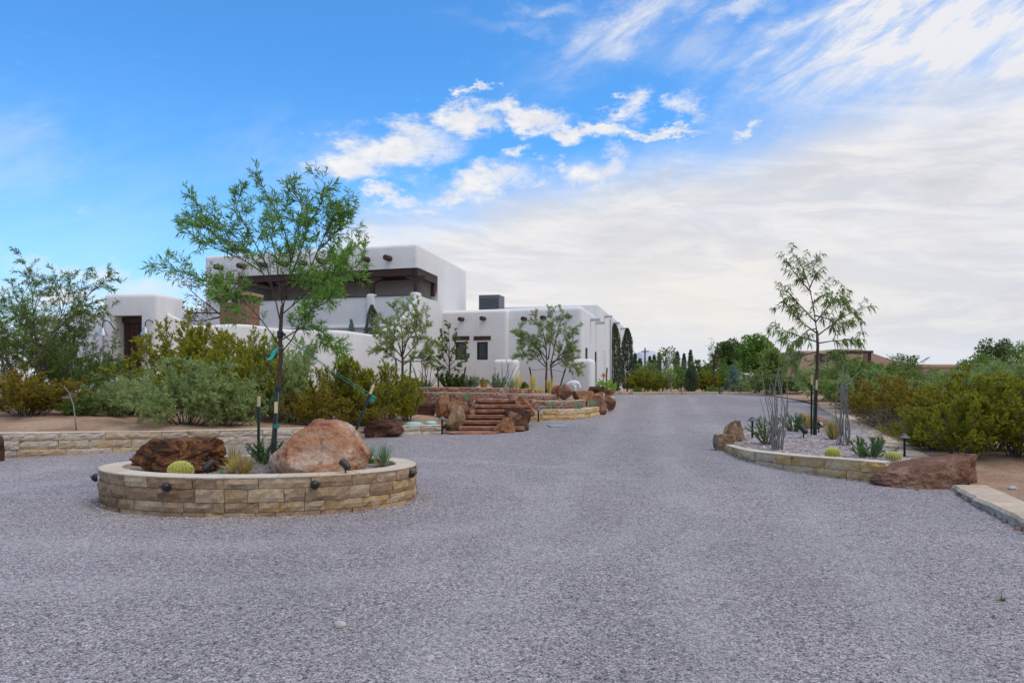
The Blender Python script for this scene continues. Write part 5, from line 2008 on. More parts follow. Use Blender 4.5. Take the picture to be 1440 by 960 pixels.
def rt_twig(rng, limbs_):
    t1 = spawn(rng, limbs_, 9, (0.28, 0.55), (30, 65), 0.1, 0.2, 0.006, 4, 0.1, 0.10, 0.4)
    return [t1]


def rt_leaf(rng, limbs_, tw):
    tips = [(p[-3:], 0, 0) for p, _, _ in limbs_]
    return join(leaf_on(rng, tw[0], 20, (0.10, 0.18), (0.018, 0.03), (30, 70), 0.45, 0.15, 0.35),
                leaf_on(rng, tips, 14, (0.10, 0.17), (0.022, 0.034), (30, 60), 0.4, 0.0, 0.2))


rb = at(1145.5, 612, 16.4)
desert_tree('young_tree', 'slender young tree with drooping leaves in the ocotillo planter', 'tree', 16.4,
            [(1145.5, 613), (1147, 560), (1149, 520), (1150, 487), (1149, 465)], RT_, 9, 'l_chitalpa', 'bark', 0.045, rt_twig, rt_leaf, (rb.x, rb.y, 0.31), 0.7, None, 0.017, shrink=(1149, 490, .93))

# ---- three small trees on the top terrace
H1 = [[(566, 505), (560, 480), (548, 462), (538, 452)], [(566, 500), (566, 470), (560, 445), (552, 430)], [(567, 498), (575, 470), (580, 448), (572, 425)], [(567, 505), (584, 485), (594, 470), (600, 452)],
      [(567, 512), (590, 500), (605, 492), (614, 482)], [(566, 510), (550, 500), (540, 492), (532, 488)], [(566, 490), (585, 460), (588, 440), (582, 430)], [(566, 508), (590, 508), (606, 505)], [(566, 503), (553, 487), (541, 475), (535, 468)]]


def h_twig(rng, limbs_):
    t1 = spawn(rng, limbs_, 12, (0.35, 0.75), (25, 55), 0.2, 0.2, 0.007, 4, 0.12, 0.05)
    t2 = spawn(rng, t1, 6, (0.14, 0.32), (25, 55), 0.1, 0.1, 0.003)
    return [t1, t2]


def h_leaf(rng, limbs_, tw):
    return leaf_on(rng, tw[1], 28, (0.06, 0.12), (0.011, 0.019), (20, 60), 0.15)


b_ = at(566, 545, 25.6)
desert_tree('feathery_tree', 'feathery grey green young tree left of the windows in front of the wavy garden wall', 'tree', 25.6, [(565, 547), (566, 525), (566, 505), (566, 490)], H1, 3, 'l_grey', 'bark', 0.05, h_twig, h_leaf, (b_.x, b_.y, 1.23), 0.9, None, 0.025)
H3 = [[(769, 515), (757, 490), (745, 475), (732, 465)], [(769, 515), (768, 485), (762, 460), (752, 445)], [(774, 515), (780, 485), (785, 460), (793, 440)], [(774, 515), (792, 495), (802, 475), (806, 462)],
      [(769, 517), (755, 505), (742, 498), (730, 496)], [(774, 517), (790, 508), (802, 512), (810, 520)], [(771, 505), (775, 475), (777, 455), (772, 440)], [(774, 510), (798, 500), (808, 490)], [(770, 505), (750, 482), (738, 480), (728, 472)]]
b_ = at(771, 548, 27.6)
r3 = desert_tree('feathery_tree', 'wider feathery tree with two stems standing before the blank white wing wall', 'tree', 27.6, [(768, 550), (768, 530), (769, 512)], H3, 6, 'l_grey', 'bark', 0.05, h_twig, h_leaf, (b_.x, b_.y, 1.05), 0.9, None, 0.025)
mb = MB(); mb.tube([at(775, 550, 27.5), at(776, 530, 27.5), at(774, 512, 27.6)], 0.04, 0.03, 8); obj('trunk', mb, M['bark'], r3, True)
H2 = [[(632, 520), (632, 490), (631, 470), (630, 456)], [(632, 518), (622, 500), (618, 485), (616, 475)], [(632, 515), (645, 500), (652, 488), (655, 480)], [(632, 508), (640, 485), (643, 468)], [(632, 505), (622, 482), (622, 466)], [(632, 520), (648, 510), (658, 502)], [(632, 520), (620, 512), (615, 502)]]


def o_twig(rng, limbs_):
    t1 = spawn(rng, limbs_, 8, (0.2, 0.45), (30, 65), 0.15, 0.15, 0.006, 3, 0.15)
    return [t1]


def o_leaf(rng, limbs_, tw):
    return leaf_on(rng, tw[0], 22, (0.06, 0.11), (0.045, 0.075), (30, 80), 0.1)


b_ = at(632, 545, 26.6)
desert_tree('young_oak', 'small round leaved young tree covering the left window', 'tree', 26.6, [(632, 546), (632, 530), (632, 510), (631, 490)], H2, 4, 'l_oak', 'bark', 0.035, o_twig, o_leaf, (b_.x, b_.y, 1.23), 0.7, None, 0.015)
# bare brownish tree behind the garden wall
H4 = [[(313, 440), (310, 415), (300, 395), (292, 382)], [(313, 435), (325, 410), (335, 395), (340, 385)], [(313, 445), (295, 430), (275, 415), (262, 400)], [(313, 440), (285, 440), (262, 438), (250, 430)], [(314, 430), (315, 405), (318, 388)], [(313, 445), (290, 450), (270, 452)], [(313, 430), (300, 408), (280, 396), (248, 385)]]


def br_twig(rng, limbs_):
    t1 = spawn(rng, limbs_, 11, (0.4, 0.9), (30, 65), 0.25, 0.15, 0.009, 4, 0.16)
    t2 = spawn(rng, t1, 5, (0.2, 0.4), (30, 65), 0.2, 0.15, 0.006)
    return [t1, t2]


def br_leaf(rng, limbs_, tw):
    return leaf_on(rng, tw[1], 5, (0.05, 0.09), (0.03, 0.05), (30, 80))


b_ = at(312, 460, 29.5)
desert_tree('bare_tree', 'half bare brown tree between the gate tower and the brick fireplace', 'tree', 29.5, [(311, 470), (312, 455), (314, 440), (313, 428)], H4, 2, 'l_brown', 'bark', 0.09, br_twig, br_leaf, (b_.x, b_.y, 1.2), 1.2, None, 0.04)
cypress('column_cypress', 'short dark cypress in the courtyard below the upper porch', at(523, 475, 28.9).to_tuple()[:2] + (1.25,), 3.15, 0.62, 7, n=4500)
cypress('blue_spruce', 'little pale blue green conifer behind the garden wall left of the dark cypress', at(494, 470, 29.0).to_tuple()[:2] + (1.25,), 2.6, 1.0, 8, 'l_spruce', 2200, cat='conifer', prof=lambda t: (1 - t) ** 0.9)
for i, (px, Z, W, Ht, lab) in enumerate([(864.5, 43.5, .70, 4.0, 'tall columnar cypress beside the house wall, nearer of the pair'), (882.0, 46.5, .74, 3.9, 'tall columnar cypress at the far end of the house wall, second of the pair')]):
    p = at(px, 550, Z)
    cypress('column_cypress', lab, (p.x, p.y, g(Z)), Ht, W, 31 + i, n=6500, L=(0.07, 0.15), Wd=(0.03, 0.05), group='cypress pair by the house')

# ================================================================== SHRUBS
def bz(px, Z):
    X = (px - CX) / F * Z
    return X, bank_z(X, Z)


LEFTS = [
    # kind, var, px centre, Z, width px, top y, name, category, label
    ('mesquite', 0, 50, 18.6, 225, 376, 'mesquite_bush', 'bush', 'tall open mesquite bush at the left edge of the picture rising above the other shrubs'),
    ('ochre', 0, 40, 16.6, 150, 520, 'creosote_bush', 'bush', 'low rusty olive bush under the tall mesquite at far left'),
    ('mesquite', 1, 133, 18.8, 95, 468, 'mesquite_bush', 'bush', 'smaller mesquite bush left of the gate door'),
    ('grey', 0, 165, 17.6, 105, 536, 'sage_bush', 'bush', 'low dark grey green bush below the gate tower'),
    ('leafy', 0, 112, 17.0, 60, 556, 'leafy_bush', 'bush', 'small green bush beside the rusty olive bush'),
    ('creosote', 0, 262, 19.6, 135, 452, 'creosote_bush', 'bush', 'yellow olive bush in front of the gate tower and garden wall'),
    ('grey', 1, 262, 16.4, 150, 505, 'sage_bush', 'bush', 'largest feathery grey green bush behind the island planter'),
    ('mesquite', 0, 200, 18.0, 110, 520, 'mesquite_bush', 'bush', 'thin green bush directly under the gate door'),
    ('creosote', 1, 335, 18.2, 110, 470, 'creosote_bush', 'bush', 'yellow olive bush left of the island tree trunk'),
    ('grey', 0, 408, 18.6, 110, 478, 'sage_bush', 'bush', 'tall grey green bush right behind the island tree trunk'),
    ('grey', 1, 322, 16.8, 85, 535, 'sage_bush', 'bush', 'low grey green bush between the large grey bush and the tree'),
    ('ochre', 1, 380, 19.4, 100, 520, 'creosote_bush', 'bush', 'dark olive bush hidden behind the tall grey green bush'),
    ('creosote', 0, 480, 18.7, 120, 500, 'creosote_bush', 'bush', 'olive bush right of the island tree crossed by the green guy line'),
    ('creosote', 1, 532, 18.9, 105, 512, 'creosote_bush', 'bush', 'olive bush behind the leaning tree stake'),
    ('ochre', 0, 440, 17.9, 80, 545, 'creosote_bush', 'bush', 'low rusty bush above the pink boulder'),
    ('creosote', 0, 572, 19.8, 62, 530, 'creosote_bush', 'bush', 'small olive bush next to the dark red block by the steps'),
    ('ochre', 1, 505, 17.9, 90, 556, 'creosote_bush', 'bush', 'low olive bush just above the very dark boulder'),
    ('mesquite', 1, -25, 20.5, 200, 395, 'mesquite_bush', 'bush', 'mesquite bush cut off by the left edge of the picture'),
    ('creosote', 1, 300, 21.5, 110, 468, 'creosote_bush', 'bush', 'olive bush farthest back against the garden wall below the fireplace'),
    ('leafy', 1, 100, 20.5, 110, 475, 'leafy_bush', 'bush', 'green bush behind the mesquites near the sloping garden wall'),
]
rr_ = random.Random(3)
for kind, var, px, Z, wpx, ytop, nm, cat, lab in LEFTS:
    X, zb = bz(px, Z)
    shrub(kind, var, (X, Z, zb - 0.03), pxs(wpx, Z), EYE - (ytop - HOR) / F * Z - zb, nm, lab, cat, None, rr_.uniform(0, 6.28))
# dry bare stick on the bank
mb = MB(); mb.tube([at(107.5, 608, 14.8), at(106, 590, 14.8), at(103, 568, 14.8), at(97, 552, 14.8), at(90, 543, 14.8)], 0.017, 0.007, 6)
tag(obj('dry_stalk', mb, M['greybark'], None, True), 'thin bare bent stalk standing on the dirt bank at left', 'stalk')

RIGHTS = [
    ('creosote', 0, 1338, 11.9, 140, 552, 'olive foreground bush behind the long red boulder', 'creosote_bush', None),
    ('creosote', 1, 1436, 12.0, 150, 528, 'large olive bush at the right picture edge', 'creosote_bush', None),
    ('creosote', 1, 1392, 13.2, 150, 522, 'tallest olive bush between the two foreground bushes', 'creosote_bush', None),
    ('creosote', 0, 1272, 14.3, 80, 585, 'low yellow olive bush leaning over the kerb by the path light', 'creosote_bush', None),
    ('ochre', 0, 1265, 18.5, 105, 540, 'rusty olive bush above the dark twiggy thicket', 'creosote_bush', None),
    ('twiggy', 0, 1245, 17.0, 110, 570, 'dark twiggy thicket right behind the kerb strip', 'dry_bush', None),
    ('twiggy', 0, 1205, 19.5, 80, 566, 'dry twiggy bush behind the right ocotillo', 'dry_bush', None),
    ('ochre', 1, 1212, 21.0, 100, 530, 'rusty olive bush behind the young planter tree', 'creosote_bush', None),
    ('leafy', 0, 1125, 27.5, 90, 522, 'green bush spilling over the edge of the far drive', 'leafy_bush', 'l_mesq'),
    ('leafy', 1, 1165, 25.5, 100, 508, 'tall green bush right of the slender planter tree trunk', 'leafy_bush', None),
    ('mesquite', 0, 1205, 29.0, 120, 500, 'feathery green bush below the neighbouring tan house', 'mesquite_bush', None),
    ('grey', 0, 1290, 23.0, 90, 535, 'grey green bush left of the tallest olive bush', 'sage_bush', None),
    ('leafy', 0, 1300, 21.0, 40, 540, 'small bright lime green bush in the right thicket', 'leafy_bush', 'l_bright'),
    ('grey', 1, 1345, 26.0, 130, 522, 'pale grey green bush in the middle of the right thicket', 'sage_bush', None),
    ('mesquite', 1, 1255, 30.0, 110, 504, 'feathery bush between neighbouring house and dark small tree', 'mesquite_bush', None),
    ('grey', 0, 1420, 24.0, 130, 512, 'pale grey green bush near the right edge', 'sage_bush', None),
    ('mesquite', 0, 1320, 33.0, 130, 520, 'feathery bush below the long tan garden wall', 'mesquite_bush', None),
    ('mesquite', 1, 1390, 34.0, 130, 503, 'feathery bush below the umbrella pine', 'mesquite_bush', None),
    ('grey', 1, 1450, 32.0, 120, 500, 'grey green bush running out of the right edge', 'sage_bush', None),
    ('grey', 1, 1230, 24.5, 100, 520, 'grey green bush behind the rusty olive bushes', 'sage_bush', None),
    ('ochre', 1, 1340, 18.5, 120, 542, 'rusty olive bush behind the foreground olive bush', 'creosote_bush', None),
    ('creosote', 1, 1300, 13.4, 110, 572, 'low olive bush filling the gap behind the path light', 'creosote_bush', None),
    ('twiggy', 0, 1300, 15.5, 100, 590, 'dry twigs under the right foreground bushes', 'dry_bush', None),
    ('grey', 0, 1180, 33.0, 110, 512, 'grey green bush in front of the neighbouring house wall', 'sage_bush', None),
    ('creosote', 0, 1470, 15.0, 140, 525, 'olive bush mostly outside the right edge', 'creosote_bush', None),
]
for kind, var, px, Z, wpx, ytop, lab, nm, mt in RIGHTS:
    X = (px - CX) / F * Z
    if Z < 29: X = max(X, curb_x(Z) + 0.36 + 0.36 * pxs(wpx, Z))
    zb = rbank_z(X, Z)
    shrub(kind, var, (X, Z, zb - 0.03), pxs(wpx, Z), max(0.4, EYE - (ytop - HOR) / F * Z - zb), nm, lab, 'bush', None, rr_.uniform(0, 6.28), mt)

# ---- far end of the drive
FARS = [
    ('creosote', 0, 903, 44, 60, 520, 'yellow olive bush beside the second column cypress', 'creosote_bush', None),
    ('leafy', 1, 928, 45, 55, 518, 'green bush at the far end of the drive left of the pale young tree', 'leafy_bush', 'l_mesq'),
    ('leafy', 1, 960, 47, 60, 520, 'green bush between the pale young tree and small cypress', 'creosote_bush', None),
    ('creosote', 0, 993, 45, 60, 522, 'olive bush between the small cypress and the staked tree', 'creosote_bush', None),
    ('leafy', 0, 1012, 46, 44, 517, 'green bush right of the staked tree', 'leafy_bush', None),
    ('leafy', 0, 1045, 47, 60, 524, 'green bush right of the blue spruce', 'leafy_bush', 'l_mesq'),
    ('mesquite', 0, 915, 58, 70, 508, 'feathery green bush below the row of dark cypresses', 'mesquite_bush', None),
    ('mesquite', 1, 945, 60, 80, 508, 'wide feathery bush in the middle distance under the cypress row', 'mesquite_bush', None),
    ('leafy', 1, 985, 62, 80, 507, 'dense green bush in the middle distance right of the cypress row', 'leafy_bush', None),
    ('mesquite', 0, 1015, 66, 70, 505, 'feathery bush below the round pine', 'mesquite_bush', None),
    ('leafy', 0, 1100, 40, 80, 515, 'low green bush at the far right corner of the drive', 'leafy_bush', 'l_mesq'),
    ('grey', 1, 1065, 44, 60, 525, 'grey green bush under the big broadleaf tree', 'sage_bush', None),
    ('leafy', 0, 1003, 43, 18, 541, 'lime green bush at the edge of the far gravel', 'leafy_bush', 'l_bright'),
    ('leafy', 1, 897, 42.5, 20, 543, 'tiny bright weed clump at the end of the house side', 'leafy_bush', 'l_bright'),
]
for kind, var, px, Z, wpx, ytop, lab, nm, mt in FARS:
    X = (px - CX) / F * Z
    zb = g(Z)
    shrub(kind, var, (X, Z, zb - 0.05), pxs(wpx, Z), max(0.4, EYE - (ytop - HOR) / F * Z - zb), nm, lab, 'bush', None, rr_.uniform(0, 6.28), mt)


def tree_px(name, lab, cat, px, Z, wpx, ytop, trunk, seed, mat, bark='bark', **kw):
    X = (px - CX) / F * Z
    zb = g(Z)
    return simple_tree(name, lab, cat, (X, Z, zb), seed, EYE - (ytop - HOR) / F * Z - zb, pxs(wpx, Z), trunk, mat, bark, **kw)


tree_px('round_pine', 'dense dark round topped tree behind the far bushes', 'tree', 1026, 70, 44, 477, 1.0, 41, 'l_pine', n_clump=54, n_per=320, L=(.18, .32), Wd=(.10, .18))
tree_px('broadleaf_tree', 'big green broadleaf tree at the far right end of the drive', 'tree', 1066, 48, 58, 468, 0.9, 42, 'l_green', n_clump=60, n_per=700, L=(.12, .22), Wd=(.07, .12), rc=(.2, .38))
tree_px('broadleaf_tree', 'grey green tree right of the big broadleaf tree', 'tree', 1086, 44, 44, 486, 0.7, 43, 'l_mesq', n_clump=44, n_per=800, L=(.10, .2), Wd=(.05, .08), rc=(.2, .38))
tree_px('slender_tree', 'slender sparse young tree tied to a stake at the far drive edge', 'tree', 1004, 43.5, 22, 472, 1.5, 44, 'l_oak', n_clump=15, n_per=380, L=(.08, .15), Wd=(.05, .09), rc=(.2, .42), r=.05)
tree_px('pale_tree', 'pale grey green young tree with two white stems', 'tree', 943, 43.0, 26, 514, 0.7, 45, 'l_grey', 'greybark', n_clump=16, n_per=700, L=(.08, .15), Wd=(.03, .05), r=.05)
tree_px('broadleaf_tree', 'thin tall tree rising behind the dark cypress row', 'tree', 936, 85, 26, 484, 2.0, 46, 'l_oak', n_clump=14, n_per=120, L=(.2, .35), Wd=(.12, .2), r=.1)
tree_px('broadleaf_tree', 'second thin tree right of the tall one behind the cypress row', 'tree', 948, 88, 14, 488, 2.0, 47, 'l_oak', n_clump=9, n_per=160, L=(.2, .35), Wd=(.12, .2), r=.1)
tree_px('umbrella_pine', 'flat topped umbrella pine at the far right', 'tree', 1402, 68, 62, 473, 1.6, 48, 'l_pine', n_clump=36, n_per=120, L=(.18, .34), Wd=(.10, .18), rc=(.2, .36), flat=.65)
tree_px('round_tree', 'bright green round tree left of the umbrella pine', 'tree', 1378, 60, 62, 499, 0.6, 49, 'l_green', n_clump=32, n_per=200, L=(.15, .28), Wd=(.08, .15))
tree_px('round_tree', 'small dark round tree between the tan house and long tan wall', 'tree', 1276, 55, 38, 497, 0.6, 50, 'l_pine', n_clump=26, n_per=260, L=(.14, .26), Wd=(.08, .14))
tree_px('round_tree', 'dark green tree cut by the right picture edge', 'tree', 1446, 55, 50, 478, 0.9, 51, 'l_green', n_clump=30, n_per=220, L=(.15, .28), Wd=(.08, .15))
tree_px('round_tree', 'small dark tree just left of the umbrella pine crown', 'tree', 1352, 72, 26, 503, 0.5, 52, 'l_pine', n_clump=14, n_per=200, L=(.15, .28), Wd=(.08, .15))
for i, (px, Z, w, yt) in enumerate([(893, 96, 4.2, 498), (900, 96, 5, 505), (914, 98, 4.5, 502), (920, 98, 4, 500), (927, 98, 4.2, 496), (952.5, 98, 4.4, 495), (962, 98, 4.4, 498), (971, 98, 4.6, 493)]):
    X = (px - CX) / F * Z
    cypress('column_cypress', 'dark column cypress, number %s from the left in the distant row' % ['one', 'two', 'three', 'four', 'five', 'six', 'seven', 'eight'][i], (X, Z, g(Z)), EYE - (yt - HOR) / F * Z - g(Z), pxs(w, Z) * 1.05, 60 + i, n=900, L=(.2, .4), Wd=(.1, .16), group='distant cypress row')
p = at(972.5, 556, 43)
cypress('column_cypress', 'small grey green cypress at the far edge of the drive', (p.x, p.y, g(43)), EYE - (513 - HOR) / F * 43 - g(43), pxs(15, 43), 71, 'l_cypress', n=3500, L=(.08, .15), Wd=(.03, .05))
p = at(1031, 556, 44)
cypress('blue_spruce', 'pale blue green conifer at the far edge of the drive', (p.x, p.y, g(44)), EYE - (514 - HOR) / F * 44 - g(44), pxs(26, 44), 72, 'l_spruce', 3500, (.10, .18), (.035, .06), cat='conifer', prof=lambda t: (1 - t) ** 0.8)
# utility pole
p = at(907, 530, 110)
pole = thing('utility_pole', 'thin dark utility pole among the distant cypresses', 'pole', (p.x, p.y, g(110)))
mb = MB(); mb.tube([(p.x, p.y, 0.5), (p.x, p.y, EYE + 41 / F * 110)], 0.14, 0.1, 8); obj('mast', mb, M['viga'], pole)
mb = MB(); mb.box((p.x, p.y - 0.1, EYE + 36 / F * 110), (1.1, 0.12, 0.14)); obj('crossarm', mb, M['viga'], pole)
# hills
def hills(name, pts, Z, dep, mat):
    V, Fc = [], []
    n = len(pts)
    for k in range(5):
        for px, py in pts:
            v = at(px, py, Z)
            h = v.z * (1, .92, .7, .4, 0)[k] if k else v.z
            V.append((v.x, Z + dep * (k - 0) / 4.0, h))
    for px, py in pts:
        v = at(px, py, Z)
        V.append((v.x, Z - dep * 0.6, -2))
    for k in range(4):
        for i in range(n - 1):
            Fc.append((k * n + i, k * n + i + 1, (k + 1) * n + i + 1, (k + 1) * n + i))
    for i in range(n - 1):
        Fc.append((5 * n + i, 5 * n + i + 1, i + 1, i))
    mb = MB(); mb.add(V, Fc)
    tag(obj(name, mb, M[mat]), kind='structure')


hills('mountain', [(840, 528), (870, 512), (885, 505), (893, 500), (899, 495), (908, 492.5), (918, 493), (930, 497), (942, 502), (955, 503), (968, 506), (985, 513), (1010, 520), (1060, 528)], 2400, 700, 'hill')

# ---- neighbouring tan house, partly hidden
def nb_box(par, name, x0, x1, ytop, Z, dep, zb=0.6, mat='tan', bev=0.12):
    a = at(x0, ytop, Z); b = at(x1, ytop, Z)
    mb = MB(); mb.prism([(a.x, Z), (b.x, Z), (b.x, Z + dep), (a.x, Z + dep)], zb, a.z)
    return smooth_by_angle(obj(name, mb, M[mat], par, bevel=bev, seg=3), 50)


NZ = 75
nb = thing('tan_house', 'tan stucco house with a dark pergola seen over the bushes', 'house', (at(1170, 530, NZ).x, NZ, 0.6))
nb_box(nb, 'wall', 1124, 1176, 493, NZ, 8)
nb_box(nb, 'wall', 1176.5, 1214, 490.5, NZ + 2, 8)
nb_box(nb, 'wall', 1101, 1124, 513, NZ + 1, 6)
for x0, x1, yt, yb in ((1146, 1151, 498, 509), (1153, 1160, 498, 509), (1164, 1168, 497, 508), (1171, 1174, 497, 508)):
    a = at(x0, yt, NZ - 0.04); b = at(x1, yb, NZ - 0.04)
    mb = MB(); mb.box(((a.x + b.x) / 2, NZ - 0.04, (a.z + b.z) / 2), (b.x - a.x, 0.1, a.z - b.z)); f = obj('window', mb, M['greymetal'], nb)
    mb = MB(); mb.box(((a.x + b.x) / 2, NZ - 0.1, (a.z + b.z) / 2), ((b.x - a.x) * .8, 0.05, (a.z - b.z) * .86)); obj('pane', mb, M['glass'], f)
a = at(1175, 493, NZ - 2); b = at(1226, 496.5, NZ - 2)
mb = MB(); mb.box(((a.x + b.x) / 2, NZ - 0.6, a.z - 0.12), (b.x - a.x, 3.4, 0.24)); obj('pergola_roof', mb, M['wood'], nb)
for px in (1177, 1223):
    c_ = at(px, 500, NZ - 2); mb = MB(); mb.box((c_.x, NZ - 2, (a.z - 0.24 + 0.5) / 2), (0.2, 0.2, a.z - 0.24 - 0.5)); obj('pergola_post', mb, M['wood'], nb)
a = at(1182, 498, NZ - .1); b = at(1196, 512, NZ - .1)
mb = MB(); mb.box(((a.x + b.x) / 2, NZ + 1.95, (a.z + b.z) / 2), (b.x - a.x, 0.1, a.z - b.z)); obj('window', mb, M['glass'], nb)
a = at(1222, 497, NZ + 6); b = at(1264, 515, NZ + 6)
mb = MB()
V = [(a.x - 1.2, NZ + 3, a.z), (b.x + .4, NZ + 3, b.z - .3), (b.x + .4, NZ + 9, b.z - .3), (a.x - 1.2, NZ + 9, a.z)]
mb.add(V + [(v[0], v[1], 0.4) for v in V], [(0, 1, 2, 3), (7, 6, 5, 4), (0, 4, 5, 1), (1, 5, 6, 2), (2, 6, 7, 3), (3, 7, 4, 0)])
obj('sloping_wing', mb, M['tan'], nb)
nb2 = thing('tan_outbuilding', 'low long tan flat roofed building behind the right thicket', 'building', (at(1322, 530, 95).x, 95, 0.6))
nb_box(nb2, 'wall', 1299, 1348, 515.5, 95, 8)
nb_box(nb2, 'roof_band', 1297, 1350, 512, 94.8, 8.4, zb=EYE + 13 / F * 95, mat='tan')

# ================================================================== SMALL THINGS
def turn(o, loc, rz=0.0, rx=0.0, ry=0.0, sc=None):
    o.location = loc
    o.rotation_euler = (rx, ry, rz)
    if sc: o.scale = sc if isinstance(sc, tuple) else (sc, sc, sc)
    return o


# ---- path lights
def make_path_light():
    r = thing('path_light', 'x', 'path light', (0, 0, 0))
    mb = MB(); mb.lathe([(0.022, -0.1), (0.022, 0.33), (0.03, 0.335), (0.03, 0.36), (0.02, 0.37)], n=10); obj('stem', mb, M['black'], r, True)
    mb = MB(); mb.lathe([(0.0, 0.36), (0.115, 0.365), (0.12, 0.372), (0.045, 0.425), (0.045, 0.437), (0.03, 0.45), (0.0, 0.452)], n=18); smooth_by_angle(obj('hat', mb, M['greymetal'], r), 35)
    return r


pl0 = make_path_light()
PL = [(1272, 645, 12.15, .31, .82, 'path light with a wide hat beside the low cactus and long red boulder'),
      (1058, 613, 15.9, .30, 1.0, 'path light standing left of the left ocotillo'),
      (621.7, 611, 18.25, None, 1.0, 'path light in front of the boulders left of the steps'),
      (757, 592, 22.1, None, .95, 'path light before the golden block wall right of the steps'),
      (862, 571, 27.6, None, 1.0, 'farthest path light at the bend of the terrace edge'),
      (592, 566, 22.3, .93, .8, 'small path light on the terrace above the dark red block'),
      (1123, 602, 18.2, .32, .8, 'small path light near the brown rock among dry grass')]
for i, (px, py, Z, zb, sc, lab) in enumerate(PL):
    r = pl0 if i == 0 else copy_tree(pl0)
    tag(r, lab, 'path light', 'path lights')
    X = (px - CX) / F * Z
    turn(r, (X, Z, g(Z) if zb is None else zb), i, 0, 0, sc)

# ---- spotlights on stakes
def make_spot():
    r = thing('garden_spotlight', 'x', 'spotlight', (0, 0, 0))
    mb = MB(); mb.tube([(0, 0, -0.08), (0, 0, 0.1)], 0.012, n=8); mb.box((0, 0, 0.105), (0.03, 0.045, 0.035)); obj('stake', mb, M['black'], r)
    T_ = Matrix.Rotation(R(55), 3, 'X')
    mb = MB(); mb.lathe([(0.0, -0.085), (0.035, -0.08), (0.047, -0.05), (0.052, 0.06), (0.055, 0.085), (0.046, 0.085), (0.044, 0.07), (0.0, 0.07)], (0, 0, 0.15), 16, T_); smooth_by_angle(obj('lamp_head', mb, M['black'], r), 35)
    mb = MB(); mb.lathe([(0.0, 0.071), (0.043, 0.072), (0.043, 0.076), (0.0, 0.077)], (0, 0, 0.15), 16, T_); obj('lens', mb, M['palemetal'], r)
    return r


sp0 = make_spot()
SP = [(1130, 614, 15.7, .31, 3.5, 1.25, 'dark garden spotlight left of the slender planter tree, seen from behind'),
      (1151, 607, 16.9, .32, 0.5, 1.25, 'garden spotlight right of the slender planter tree showing its pale lens'),
      (292, 667, 9.02, SZ, 2.6, .85, 'small grey cylinder spotlight beside the barrel cactus in the island'),
      (486, 665, 8.87, SZ + .03, 4.3, .85, 'small spotlight tilted against the pink boulder')]
for i, (px, py, Z, zb, rz, sc, lab) in enumerate(SP):
    r = sp0 if i == 0 else copy_tree(sp0)
    tag(r, lab, 'spotlight', 'garden spotlights')
    turn(r, ((px - CX) / F * Z, Z, zb), rz, 0, 0, sc)

# ---- dome lights on the island wall
def make_dome():
    r = thing('wall_dome_light', 'x', 'wall light', (0, 0, 0))
    Tm = Matrix.Rotation(R(90), 3, 'X')
    mb = MB(); mb.lathe([(0.0, -0.02), (0.05, -0.02), (0.052, 0.004), (0.04, 0.012)], n=18, tilt=Tm); obj('back_plate', mb, M['black'], r)
    mb = MB(); mb.lathe([(0.05, 0.004)] + [(0.05 * math.cos(a), 0.004 + 0.045 * math.sin(a)) for a in np.linspace(0.15, 1.5, 7)], n=20, tilt=Tm); smooth_by_angle(obj('dome_cover', mb, M['black'], r), 50)
    mb = MB(); mb.box((0, -0.035, 0.012), (0.105, 0.05, 0.012)); obj('brow', mb, M['black'], r)
    return r


dm0 = make_dome()
for i, (px, py, lab) in enumerate([(235.5, 684, 'round black wall light on the island ring below the barrel cactus'), (441, 681, 'round black wall light on the island ring below the pink boulder'),
                                   (577, 666, 'black wall light near the right end of the island ring'), (136, 671, 'black wall light seen in profile at the left end of the island ring')]):
    best = None
    for k in range(480):
        t = 2 * math.pi * k / 480
        x, y = IC[0] + IA * math.sin(t), IC[1] - IB * math.cos(t)
        e = abs(CX + F * x / y - px) + (3 if math.cos(t) < -0.1 else 0)
        if best is None or e < best[0]:
            best = (e, x, y, t)
    _, x, y, t = best
    n_ = Vector((math.sin(t) / IA, -math.cos(t) / IB)).normalized()
    r = dm0 if i == 0 else copy_tree(dm0)
    tag(r, lab, 'wall light', 'wall lights on the island ring')
    turn(r, (x + n_.x * 0.02, y + n_.y * 0.02, EYE - (py - HOR) / F * y), math.atan2(n_.y, n_.x) + math.pi / 2)

# ---- tree stakes
def make_stake(cap='cap'):
    r = thing('tree_stake', 'x', 'stake', (0, 0, 0))
    mb = MB(); mb.box((0, 0, 0.4), (0.036, 0.010, 1.0)); mb.box((0, 0.017, 0.4), (0.010, 0.024, 1.0)); obj('post', mb, M['greenpost'], r)
    mb = MB(); mb.box((0, 0.008, 0.985), (0.044, 0.036, 0.19)); obj('cap', mb, M[cap], r, bevel=0.006)
    return r


